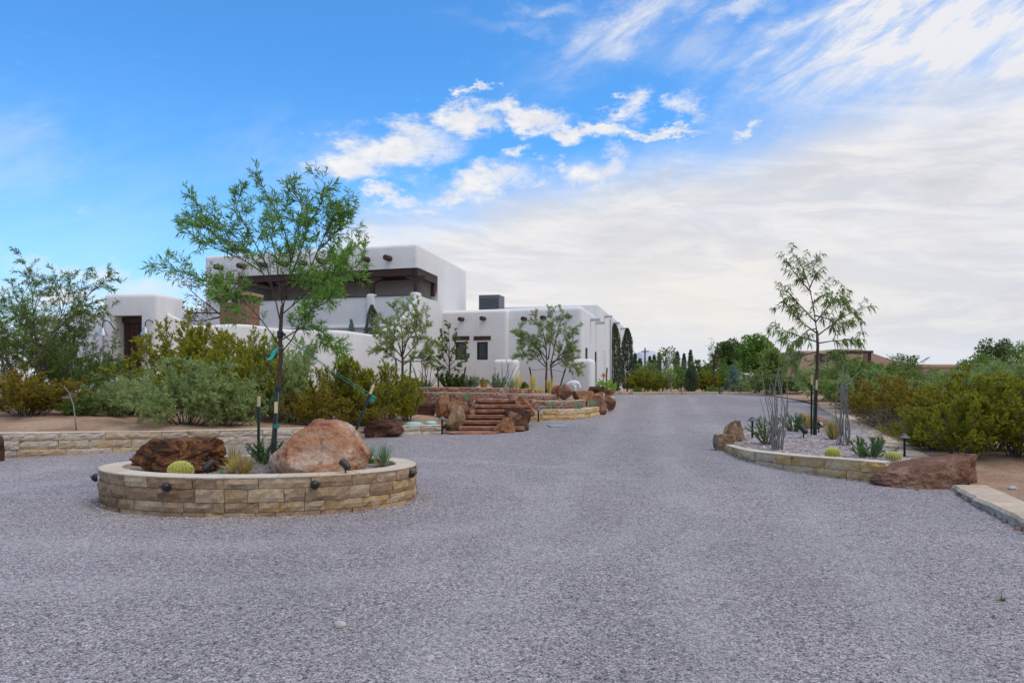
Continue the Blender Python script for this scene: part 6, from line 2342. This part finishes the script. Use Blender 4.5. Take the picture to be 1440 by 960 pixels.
sk0 = make_stake()
SK = [  # foot px, foot py, Z, head px, head py, label
    (364.5, 640, 10.35, 365, 557, 'green tree stake with pale cap left of the island tree trunk'),
    (388, 655, 9.55, 389, 565, 'green tree stake with long yellow cap just right of the island tree trunk'),
    (499, 612, 9.95, 526, 542, 'leaning green tree stake behind the pink boulder, tied by the green guy line'),
    (1141.5, 606, 16.6, 1142, 527, 'tree stake just left of the slender planter tree'),
    (1146, 613, 16.2, 1149, 534, 'dark tree stake with yellow cap just right of the slender planter tree'),
    (558, 545, 25.2, 556, 503, 'dark stake left of the feathery tree by the garden wall'),
    (577, 545, 25.2, 578, 508, 'dark stake right of the feathery tree by the garden wall'),
    (616, 546, 26.2, 614.5, 514, 'dark stake left of the small round leaved tree'),
    (652, 546, 26.2, 655, 516, 'dark stake right of the small round leaved tree'),
    (749, 546, 27.2, 744, 516, 'dark stake leaning left beside the two stemmed feathery tree'),
    (789, 541, 27.2, 796, 518, 'dark stake leaning right beside the two stemmed feathery tree'),
    (853, 551, 30.5, 854, 517, 'dark stake beside the canna plant at the house corner'),
    (1012, 555, 43.0, 1012, 543, 'short dark stake in the far bushes right of the slender sparse tree')]
for i, (fx, fy, Z, hx, hy, lab) in enumerate(SK):
    r = sk0 if i == 0 else make_stake('greenpost') if i == 5 else copy_tree(sk0 if i < 5 else sk1)
    if i == 5: sk1 = r
    tag(r, lab, 'stake', 'tree stakes')
    a, b = at(fx, fy, Z), at(hx, hy, Z)
    v = b - a
    q = v.to_track_quat('Z', 'Y')
    turn(r, a)
    r.rotation_euler = q.to_euler()
    s_ = v.length / 1.08
    r.scale = (1, 1, s_) if Z < 20 else (1.5, 1.5, s_)
# guy lines and ties
a = at(524, 561, 9.95); b = at(398, 470, 9.9)
gl = thing('guy_line', 'pair of green guy cords from the leaning stake up to the island tree trunk', 'cord', a)
for e in (0.0, 0.05):
    mb = MB(); mb.tube([a + Vector((0, 0, e)), (a + b) / 2 + Vector((0, 0, -0.03 + e * .6)), b + Vector((0, 0, -e * .3))], 0.0045, n=5); obj('cord', mb, M['cord'], gl)
mb = MB(); mb.lathe([(0.03, -0.05), (0.036, -0.02), (0.03, 0.0), (0.037, 0.03), (0.03, 0.05)], a, 10, (at(526, 542, 9.95) - at(499, 612, 9.95)).to_track_quat('Z', 'Y').to_matrix()); obj('knot', mb, M['cord'], gl)
gl = thing('guy_line', 'short green cord from the left stake to the island tree trunk', 'cord', at(366, 581, 10.35))
mb = MB(); mb.tube([at(365, 580, 10.3), at(374, 572, 10.1), at(390, 549, 9.9)], 0.006, n=5); obj('cord', mb, M['cord'], gl)
mb = MB(); mb.tube([at(389, 598, 9.53), at(392, 548, 9.9)], 0.006, n=5); mb.box(at(389, 599, 9.55), (0.06, 0.06, 0.05)); obj('cord', mb, M['cord'], gl)
tie = thing('trunk_tie', 'black rubber tie around the island tree trunk', 'tie', at(392, 547, 9.9))
mb = MB(); mb.lathe([(0.036, -0.03), (0.045, -0.02), (0.045, 0.02), (0.036, 0.03)], at(391.5, 546, 9.9), 12); obj('strap', mb, M['black'], tie)
tie = thing('trunk_tie', 'upper dark tie on the island tree trunk where the limbs fork', 'tie', at(393, 470, 9.9))
mb = MB(); mb.lathe([(0.034, -0.05), (0.042, -0.03), (0.042, 0.03), (0.034, 0.05)], at(394, 470, 9.9), 12); mb.tube([at(395, 466, 9.9), at(401, 471, 9.85)], 0.015, n=6); obj('strap', mb, M['black'], tie)
rb_ = thing('marker_ribbon', 'turquoise marking ribbon tied to a low limb of the island tree', 'ribbon', at(388, 494, 9.85))
mb = MB()
pts = [at(397, 489, 9.84), at(390, 489.5, 9.82), at(386, 493, 9.82), at(383, 500, 9.83), at(379, 506, 9.83)]
for k in range(len(pts) - 1):
    w0, w1 = (0.012, 0.02, 0.03, 0.034, 0.03)[k:k + 2]
    d = Vector((1, 0, 0.4))
    p, q = pts[k], pts[k + 1]
    th = Vector((0, 0.004, 0))
    mb.add([p - d * w0, p + d * w0, q + d * w1, q - d * w1, p - d * w0 + th, p + d * w0 + th, q + d * w1 + th, q - d * w1 + th], [(0, 1, 2, 3), (7, 6, 5, 4), (0, 4, 5, 1), (2, 6, 7, 3), (1, 5, 6, 2), (3, 7, 4, 0)])
obj('strip', mb, M['ribbon'], rb_)
for lab, pts in (('thin brown cord between the stakes of the small round leaved tree', [at(615, 519, 26.2), at(632, 521, 26.6), at(655, 520, 26.2)]),
                 ('thin cord between the leaning stakes of the two stemmed feathery tree', [at(745, 520, 27.2), at(770, 519, 27.5), at(795, 523, 27.2)])):
    mb = MB(); mb.tube(pts, 0.009, n=5); tag(obj('tie_cord', mb, M['stem']), lab, 'cord')

# ---- barrel cacti
def barrel(name, label, loc, r, h, seed):
    rng = np.random.default_rng(seed)
    root = thing(name, label, 'cactus', loc)
    nr = 22
    V, Fc = [], []
    na, nz = nr * 4, 14
    L = Vector(loc)
    rad = lambda a, f: (r * (1 + 0.055 * math.cos(nr * a)) * math.sin(f) ** 0.75)
    for j in range(nz + 1):
        f = 0.08 + (math.pi * 0.62 - 0.08) * j / nz
        for k in range(na):
            a = 2 * math.pi * k / na
            V.append((L.x + rad(a, f) * math.cos(a), L.y + rad(a, f) * math.sin(a), L.z + h * (0.42 + 0.58 * math.cos(f)) - 0.0))
    for j in range(nz):
        for k in range(na):
            Fc.append((j * na + k, (j + 1) * na + k, (j + 1) * na + (k + 1) % na, j * na + (k + 1) % na))
    Fc.append(tuple(range(na - 1, -1, -1)))
    mb = MB(); mb.add(V, Fc); obj('body', mb, M['cactus'], root, True)
    Bs, Ds = [], []
    for k in range(nr):
        a = 2 * math.pi * k / nr
        for f in np.linspace(0.1, 1.85, 15):
            for q in range(6):
                rr = rad(a, f)
                Bs.append((L.x + rr * math.cos(a), L.y + rr * math.sin(a), L.z + h * (0.42 + 0.58 * math.cos(f))))
                Ds.append(np.array([math.cos(a) * math.sin(f), math.sin(a) * math.sin(f), math.cos(f)]) + rng.normal(size=3) * 0.7)
    Bs, Ds = np.array(Bs), np.array(Ds)
    obj('spines', leaves(rng, Bs, Ds, rng.uniform(.12, .24, len(Bs)) * r, np.full(len(Bs), 0.026 * r)), M['spine'], root)
    return root


p = at(254, 668, 8.98)
barrel('barrel_cactus', 'round yellow spined barrel cactus in the island planter before the dark brown boulder', (p.x, p.y, SZ - .01), 0.128, 0.185, 1)
p = at(1171, 645, 12.0)
barrel('barrel_cactus', 'round yellow barrel cactus left of the bushy rosemary in the right planter', (p.x, p.y, .30), 0.11, 0.155, 2)
p = at(1256, 651, 11.5)
barrel('barrel_cactus', 'low yellow barrel cactus right of the bushy rosemary at the planter wall', (p.x, p.y, .31), 0.115, 0.13, 3)

# ---- grasses, yuccas, rosemary
def tuft(name, label, cat, loc, args, mat, group=None, part_name='blades', mix=None):
    rng = np.random.default_rng(int(abs(loc[0] * 100) + abs(loc[1] * 10)) + 1)
    root = thing(name, label, cat, (0, 0, 0), group)
    obj(part_name, blades(rng, *args), M[mat], root)
    if mix:
        obj('dry_blades', blades(rng, *mix[0]), M[mix[1]], root)
    root.location = loc
    return root


def at_z(px, Z, z):
    return ((px - CX) / F * Z, Z, z)


tuft('grass_tuft', 'green and straw coloured grass clump left of the pink boulder', 'grass clump', at_z(343, 9.25, SZ), (260, .27, .62, .008, .6, .05, 4), 'l_straw', None, 'blades', ((90, .24, .5, .008, .5, .04, 4), 'l_rosemary'))
tuft('grass_tuft', 'pale wispy dry grass behind the straw grass clump in the island', 'grass clump', at_z(329, 9.9, SZ), (170, .36, .45, .006, .5, .06, 4), 'l_straw')
tuft('grass_tuft', 'drooping straw grass touching the dark brown boulder', 'grass clump', at_z(326, 9.35, SZ), (110, .26, .7, .007, .8, .04, 4), 'l_gold')
tuft('small_succulent', 'tiny blue green rosette at the foot of the dark brown boulder', 'succulent', at_z(311, 9.1, SZ), (40, .10, .9, .02, .3, .02, 3), 'l_yucca')
tuft('yucca', 'spiky grey green yucca at the right end of the island planter', 'yucca', at_z(539, 10.0, SZ), (70, .36, .65, .018, .25, .03, 4), 'l_yucca', None, 'blades', ((26, .26, 1.0, .016, .4, .03, 4), 'l_straw'))
tuft('yucca', 'smaller green yucca peeking out behind the pink boulder', 'yucca', at_z(518, 10.35, SZ), (40, .30, .5, .018, .25, .03, 4), 'l_rosemary')


def rosemary(name, label, loc, H, W, n, seed, mat='l_rosemary', cat='rosemary', lean=0.8, L=(.022, .04), Wd=(.006, .010)):
    rng = np.random.default_rng(seed)
    root = thing(name, label, cat, (0, 0, 0))
    ln = shrub_lines(rng, n, H, W, W * .18, (0.05, lean), 0.07, 5, 0.05)
    ln = [(p, 0.007, 0.003) for p, _, _ in ln]
    t1 = spawn(rng, ln, 3, (H * .25, H * .5), (15, 40), 0.5, 0.15, 0.004)
    obj('stems', tubes(ln + t1, 4), M['stem'], root)
    obj('foliage', join(leaf_on(rng, ln, 120, L, Wd, (35, 70), t0=0.12), leaf_on(rng, t1, 55, L, Wd, (35, 70), t0=0.05)), M[mat], root)
    root.location = loc
    return root


rosemary('rosemary_bush', 'dark green upright rosemary behind the island tree trunk', at_z(374, 10.35, SZ), .42, .5, 16, 1)
rosemary('rosemary_bush', 'green rosemary between the two yellow barrel cacti of the right planter', at_z(1224, 12.1, .31), .42, .62, 22, 2, lean=1.0)
rosemary('rosemary_bush', 'grey green upright shrub tangled with the left ocotillo', at_z(1078, 14.6, .31), .62, .62, 18, 3, 'l_rosemary', lean=1.0)
rosemary('rosemary_bush', 'olive upright shrub behind the spotlight in the right planter', at_z(1117, 17.6, .32), .52, .62, 20, 4, 'l_rosemary', lean=.9)
tuft('grass_tuft', 'yellowish grass behind the right ocotillo', 'grass clump', at_z(1172, 15.4, .33), (240, .5, .45, .009, .45, .08, 4), 'l_straw', None, 'blades', ((120, .5, .4, .009, .4, .08, 4), 'l_rosemary'))
tuft('grass_tuft', 'dry grass clump behind the olive shrub in the right planter', 'grass clump', at_z(1137, 18.4, .33), (200, .5, .5, .010, .45, .08, 4), 'l_straw')

# ---- ocotillos
def ocotillo(label, px, Z, zb, canes, seed):
    rng = np.random.default_rng(seed)
    b = at_z(px, Z, zb)
    root = thing('ocotillo', label, 'ocotillo', b)
    for (fx, tx, ty) in canes:
        a = np.array([(fx - CX) / F * Z, Z + rng.normal(0, .05), zb - .03])
        t = np.array(at(tx, ty, Z)); t[1] += rng.normal(0, .15)
        n = 9
        pts = []
        w = rng.normal(size=(3, 3)) * np.array([.03, .03, 0])
        for i in range(n + 1):
            f = i / n
            p_ = a + (t - a) * f + w[0] * math.sin(f * 3.1) + w[1] * math.sin(f * 6.3) * .8 + w[2] * math.sin(f * 9.5) * .4
            pts.append(p_)
        mb = MB(); r0 = rng.uniform(.009, .014)
        mb.tube(pts, [r0 * (1 - .55 * i / n) for i in range(n + 1)], None, 6)
        B = []
        for i in range(60):
            f = rng.random() * n * .98
            j = int(f); B.append(pts[j] + (pts[j + 1] - pts[j]) * (f - j))
        B = np.array(B)
        V, Q = leaves(rng, B, rng.normal(size=(60, 3)), rng.uniform(.018, .035, 60), np.full(60, .004))
        mb.add(V.tolist(), Q.tolist())
        obj('cane', mb, M['greybark'], root)
    return root


ocotillo('left ocotillo, a clump of upright bare grey canes in the right planter', 1092, 13.7, .30,
         [(1086, 1074, 519), (1088, 1079, 538), (1089, 1091, 521), (1090, 1084, 548), (1091, 1086, 530), (1094, 1097, 480), (1095, 1100, 503), (1096, 1099, 520), (1097, 1101, 545), (1093, 1092, 555), (1098, 1106, 567), (1090, 1078, 552), (1095, 1096, 548), (1088, 1075, 560), (1099, 1103, 530), (1092, 1088, 570)], 1)
ocotillo('right ocotillo, grey canes bundled tightly with one arm leaning right', 1186, 14.1, .32,
         [(1176, 1184, 510), (1180, 1187, 503), (1183, 1184, 535), (1186, 1188, 512), (1189, 1186, 530), (1191, 1190, 520), (1194, 1187, 545), (1182, 1182, 535), (1179, 1190, 550), (1190, 1183, 555), (1192, 1192, 560), (1186, 1180, 545)], 2)
mb = MB(); mb.tube([at(1187, 546, 14.1), at(1197, 534, 14.05), at(1212, 519, 14.0)], .012, .007, 6)
obj('cane', mb, M['greybark'], [o for o in bpy.data.objects if o.name.startswith('ocotillo') and 'right' in o.get('label', '')][0])
def canes(label, px, Z, zb, lst, seed):
    rng = np.random.default_rng(seed)
    root = thing('ocotillo', label, 'ocotillo', at_z(px, Z, zb))
    for fx, tx, ty in lst:
        a = np.array(at_z(fx, Z, zb)); t = np.array(at(tx, ty, Z)); t[1] += rng.normal(0, .2)
        m = (a + t) / 2 + rng.normal(size=3) * .04
        mb = MB(); mb.tube([a, m, t], .02, .009, 5); obj('cane', mb, M['greybark'], root)


canes('thin grey canes fanning out before the left white wall stub', 708, 26.3, 1.2, [(705, 696, 515), (707, 706, 508), (708, 712, 504), (709, 716, 510), (711, 726, 512), (710, 731, 517), (708, 700, 530)], 3)
canes('grey ocotillo canes behind the dark strappy plants left of the windows', 596, 25.9, 1.24, [(588, 580, 512), (590, 584, 518), (595, 594, 505), (598, 603, 510), (600, 598, 516), (604, 609, 508), (606, 625, 520), (604, 622, 522), (601, 590, 520), (597, 602, 500)], 4)

# ---- plants along the top terrace
tuft('strappy_plant', 'dark green strappy plant along the top terrace below the grey canes', 'plant', at_z(583, 25.3, 1.22), (120, .42, .8, .03, .4, .25, 4), 'l_rosemary')
tuft('strappy_plant', 'second dark green strappy plant beside the flat rusty slab rock', 'plant', at_z(598, 25.6, 1.22), (100, .36, .8, .03, .4, .2, 4), 'l_rosemary')
LV = dict(L=(.05, .10), Wd=(.03, .055))
rosemary('small_shrub', 'round leaved little shrub at the base of the small round leaved tree', at_z(632, 25.6, 1.22), .6, .7, 9, 11, 'l_oak', 'shrub', .9, **LV)
rosemary('small_shrub', 'dark little shrub right of the small round leaved tree', at_z(649, 25.4, 1.22), .5, .8, 9, 12, 'l_oak', 'shrub', 1.0, **LV)
rosemary('small_shrub', 'grey green fine leaved shrub left of the ochre pot', at_z(663, 25.4, 1.22), .5, .7, 14, 13, 'l_yucca', 'shrub', .9, L=(.04, .08), Wd=(.01, .016))
rosemary('small_shrub', 'grey green fine leaved shrub right of the ochre pot', at_z(698, 25.4, 1.22), .5, .7, 14, 14, 'l_yucca', 'shrub', .9, L=(.04, .08), Wd=(.01, .016))
rosemary('small_shrub', 'dark green little shrub right of the white wall stub', at_z(735, 26.3, 1.14), .3, .4, 9, 15, 'l_green', 'shrub', .9, **LV)
tuft('grass_tuft', 'grey green grass in front of the left white wall stub', 'grass clump', at_z(719, 25.2, 1.18), (120, .5, .4, .012, .4, .08, 4), 'l_yucca')
for px, Z, zb, h, sp, lab in ((728, 25.6, 1.16, .62, .22, 'pale golden upright grass right of the left wall stub'), (749, 25.6, 1.08, .66, .12, 'tall narrow golden grass at the leaning left stake'), (773, 26.6, 1.02, .60, .15, 'golden grass at the foot of the two stemmed feathery tree'),
                              (742, 26.2, 1.08, .24, .8, 'low spreading golden grass left of the tall narrow one'), (760, 26.3, 1.05, .26, .8, 'low spreading golden grass right of the tall narrow one')):
    tuft('ornamental_grass', lab, 'grass clump', at_z(px, Z, zb), (170, h, sp, .012, .35, .06, 4), 'l_gold')
for px, Z, zb, lab in ((656, 21.9, .93, 'green tuft among the red rocks at the left top of the steps'), (775, 22.9, .60, 'grey green tuft behind the golden block wall, left one'), (812, 23.4, .60, 'grey green tuft behind the golden block wall, right one'), (833, 24.6, .62, 'green tuft beside the big red boulder at the wall end')):
    tuft('grass_tuft', lab, 'grass clump', at_z(px, Z, zb), (110, .32, .6, .012, .4, .1, 4), 'l_yucca')
# canna by the house corner
cn = thing('canna_plant', 'broad leaved canna with one orange flower at the house corner', 'canna', at_z(846, 29.8, .75))
rng = np.random.default_rng(5)
B = np.zeros((34, 3)) + np.array(at_z(846, 29.8, .75)); B[:, 0] += rng.uniform(-.45, .55, 34); B[:, 1] += rng.uniform(-.3, .3, 34); B[:, 2] += rng.uniform(0, .55, 34)
D = rng.normal(size=(34, 3)) * .7; D[:, 2] = abs(D[:, 2]) + .6
obj('leaf_blades', leaves(rng, B, D, rng.uniform(.35, .6, 34), rng.uniform(.12, .2, 34), .15), M['l_bright'], cn)
mb = MB(); mb.tube([at_z(848, 29.8, .75), at_z(848.5, 29.8, 1.5), at(849, 529, 29.8)], .014, n=6); obj('stem', mb, M['l_green'], cn)
mb = MB()
V, Q = leaves(rng, np.zeros((14, 3)) + np.array(at(849, 529, 29.8)), rng.normal(size=(14, 3)) + np.array([0, 0, .8]), rng.uniform(.12, .2, 14), rng.uniform(.05, .09, 14))
mb.add(V.tolist(), Q.tolist()); obj('flower', mb, M['flower'], cn)
# pot
pt = thing('plant_pot', 'ochre yellow tapered pot on the top terrace below the right window', 'pot', at_z(680.5, 26.0, 1.2))
q = Vector(at_z(680.5, 26.0, 1.2))
mb = MB(); mb.lathe([(.10, 0), (.155, .28), (.168, .285), (.168, .32), (.15, .32), (.14, .26)], q, 20); smooth_by_angle(obj('vessel', mb, M['yellowpot'], pt), 40)
mb = MB(); mb.lathe([(0, .262), (.142, .265), (.13, .25)], q, 20); obj('potting_soil', mb, M['soil'], pt)
# animal statue
an = thing('animal_statue', 'small white animal statue with lowered head behind the pointed brown boulder', 'statue', at_z(805, 26.6, 1.0))
q = Vector(at_z(805, 26.6, 1.02))


def skin(name, parent, mat, chains, levels=2):
    verts, edges, rad = [], [], []
    for ch in chains:
        prev = None
        for it in ch:
            if isinstance(it, int):
                prev = it
                continue
            x, y, z, r = it
            verts.append((x, y, z)); rad.append(r)
            k = len(verts) - 1
            if prev is not None: edges.append((prev, k))
            prev = k
    me = bpy.data.meshes.new(name)
    me.from_pydata(verts, edges, [])
    o = bpy.data.objects.new(name, me)
    COL.objects.link(o)
    sk = o.modifiers.new('skin', 'SKIN')
    for v, r in zip(me.skin_vertices[0].data, rad):
        v.radius = (r, r)
    me.skin_vertices[0].data[0].use_root = True
    sb = o.modifiers.new('sub', 'SUBSURF'); sb.levels = levels; sb.render_levels = levels
    bpy.context.view_layer.update()
    m2 = bpy.data.meshes.new_from_object(o.evaluated_get(bpy.context.evaluated_depsgraph_get()))
    o.modifiers.clear()
    o.data = m2
    m2.name = name
    bpy.data.meshes.remove(me)
    m2.materials.clear(); m2.materials.append(M[mat])
    m2.polygons.foreach_set('use_smooth', [True] * len(m2.polygons))
    o.parent = parent
    return o


# nodes: 0 hip, 1 mid, 2 chest, 3 neck, 4 head, 5 muzzle ...
skin('body', an, 'white', [
    [(-.20, .04, .36, .11), (-.05, .02, .38, .125), (.10, 0, .36, .115), (.19, -.03, .36, .075), (.24, -.06, .26, .06), (.255, -.08, .16, .04)],
    [0, (-.24, .10, .22, .05), (-.22, .11, .11, .03), (-.23, .10, .0, .03)],
    [0, (-.20, -.06, .22, .05), (-.18, -.06, .11, .03), (-.19, -.07, .0, .03)],
    [2, (.12, .07, .20, .04), (.12, .08, .10, .028), (.12, .07, .0, .03)],
    [2, (.10, -.08, .20, .04), (.10, -.09, .10, .028), (.10, -.09, .0, .03)],
])
for e in (-1, 1):
    mb = MB(); V, Fc = rock_mesh((.035, .09, .05), 5, cuts=0, sub=2, rough=0.0, fine=0)
    mb.add([q + Vector((v.x + .235, v.y - .055 + e * .07, v.z + .28)) for v in V], Fc); obj('ear', mb, M['white'], an, True)
# the body mesh above is local to the statue; place the statue so its feet rest on the bed
an.location = (q.x, q.y, 1.02)
# slatted white vent box against the wall
vb = thing('white_bench', 'small white slatted box standing against the wing wall behind the feathery tree', 'box', at_z(782, 28.6, 1.05))
q = Vector(at_z(782, 28.8, 1.0))
mb = MB()
for e in (-1, 1):
    for f_ in (-1, 1):
        mb.box((q.x + e * .16, q.y + f_ * .12, q.z + .25), (.03, .03, .5))
mb.box((q.x, q.y, q.z + .50), (.38, .30, .03)); obj('frame', mb, M['white'], vb)
mb = MB()
for k in range(6):
    mb.box((q.x - .12 + k * .048, q.y - .125, q.z + .25), (.02, .012, .42))
obj('slats', mb, M['white'], vb)
vb.name = 'slatted_box'
# teal lids and blue lid
for px, Z, w, lab in ((582, 18.7, .43, 'domed teal utility lid behind the wall, left of the pair'), (606, 19.1, .32, 'flat teal utility lid behind the wall, right of the pair')):
    X = (px - CX) / F * Z
    q = Vector((X, Z, .42))
    mb = MB(); mb.lathe([(w / 2, -.02), (w / 2, .015), (w / 2 - .02, .03), (w * .3, .055), (0, .065)], q, 24)
    tag(smooth_by_angle(obj('utility_hatch', mb, M['teal']), 40), lab, 'lid', 'teal utility lids')
p = on(784, 599.5)
mb = MB(); mb.box((p.x, p.y, p.z + .012), (.48, .5, .04), R(10)); tag(obj('drain_cover', mb, M['bluelid'], None, bevel=.008), 'flat blue grey drain cover in the gravel right of the steps', 'cover')

# ---- loose pebbles lying on the packed gravel, thicker along the foot of the walls
def pebbles():
    rng = random.Random(77)
    protos = []
    for k in range(6):
        V, Fc = rock_mesh((1, .8, .6), 900 + k, cuts=5, sub=1, rough=.1)
        protos.append((np.array([tuple(v) for v in V]), np.array(Fc)))
    VV, QQ, b = [], [], 0
    spots = []
    for k in range(1500):
        y = 3.1 + 9.0 * rng.random() ** 1.5
        spots.append((rng.uniform(-.8, .8) * y, y, rng.uniform(.010, .020) if rng.random() < .97 else rng.uniform(.02, .03)))
    for k in range(750):
        t = rng.uniform(-1.9, 1.9)
        q = 1.0 + abs(rng.gauss(0, .035)) + .012
        spots.append((IC[0] + IA * math.sin(t) * q, IC[1] - IB * math.cos(t) * q, rng.uniform(.012, .026)))
    for k in range(450):
        p, n = rw_path(rng.uniform(0, rw_path.L))
        d = abs(rng.gauss(0, .05)) + .015
        spots.append((p[0] + n[0] * d, p[1] + n[1] * d, rng.uniform(.012, .026)))
    for x, y, s in spots:
        if ((x - IC[0]) / IA) ** 2 + ((y - IC[1]) / IB) ** 2 < 1.0 or x > curb_x(y) - .02: continue
        V, Q = protos[rng.randrange(6)]
        a = rng.uniform(0, 6.28)
        c, sn_ = math.cos(a), math.sin(a)
        W = V * s
        W = np.stack([W[:, 0] * c - W[:, 1] * sn_ + x, W[:, 0] * sn_ + W[:, 1] * c + y, W[:, 2] + drive_z(x, y) - s * .12], 1)
        VV.append(W); QQ.append(Q + b); b += len(W)
    o = obj('loose_pebbles', (np.concatenate(VV), np.concatenate(QQ)), M['pebble'])
    tag(o, kind='stuff')


M['pebble'] = m_blocks('grey_pebble', [(0.16, 0.15, 0.16), (0.30, 0.285, 0.305), (0.40, 0.38, 0.40), (0.52, 0.50, 0.51), (0.36, 0.31, 0.29)], 40, 0.3)
pebbles()
# a few weeds and fallen leaves on the drive
for px, py, lab in ((1409, 845, 'tiny green weed in the gravel near the right kerb'), (1290, 690, 'small weed against the foot of the long red boulder')):
    p = on(px, py)
    tuft('weed', lab, 'weed', (p.x, p.y, drive_z(p.x, p.y)), (14, .06, .9, .008, .4, .01, 3), 'l_rosemary')
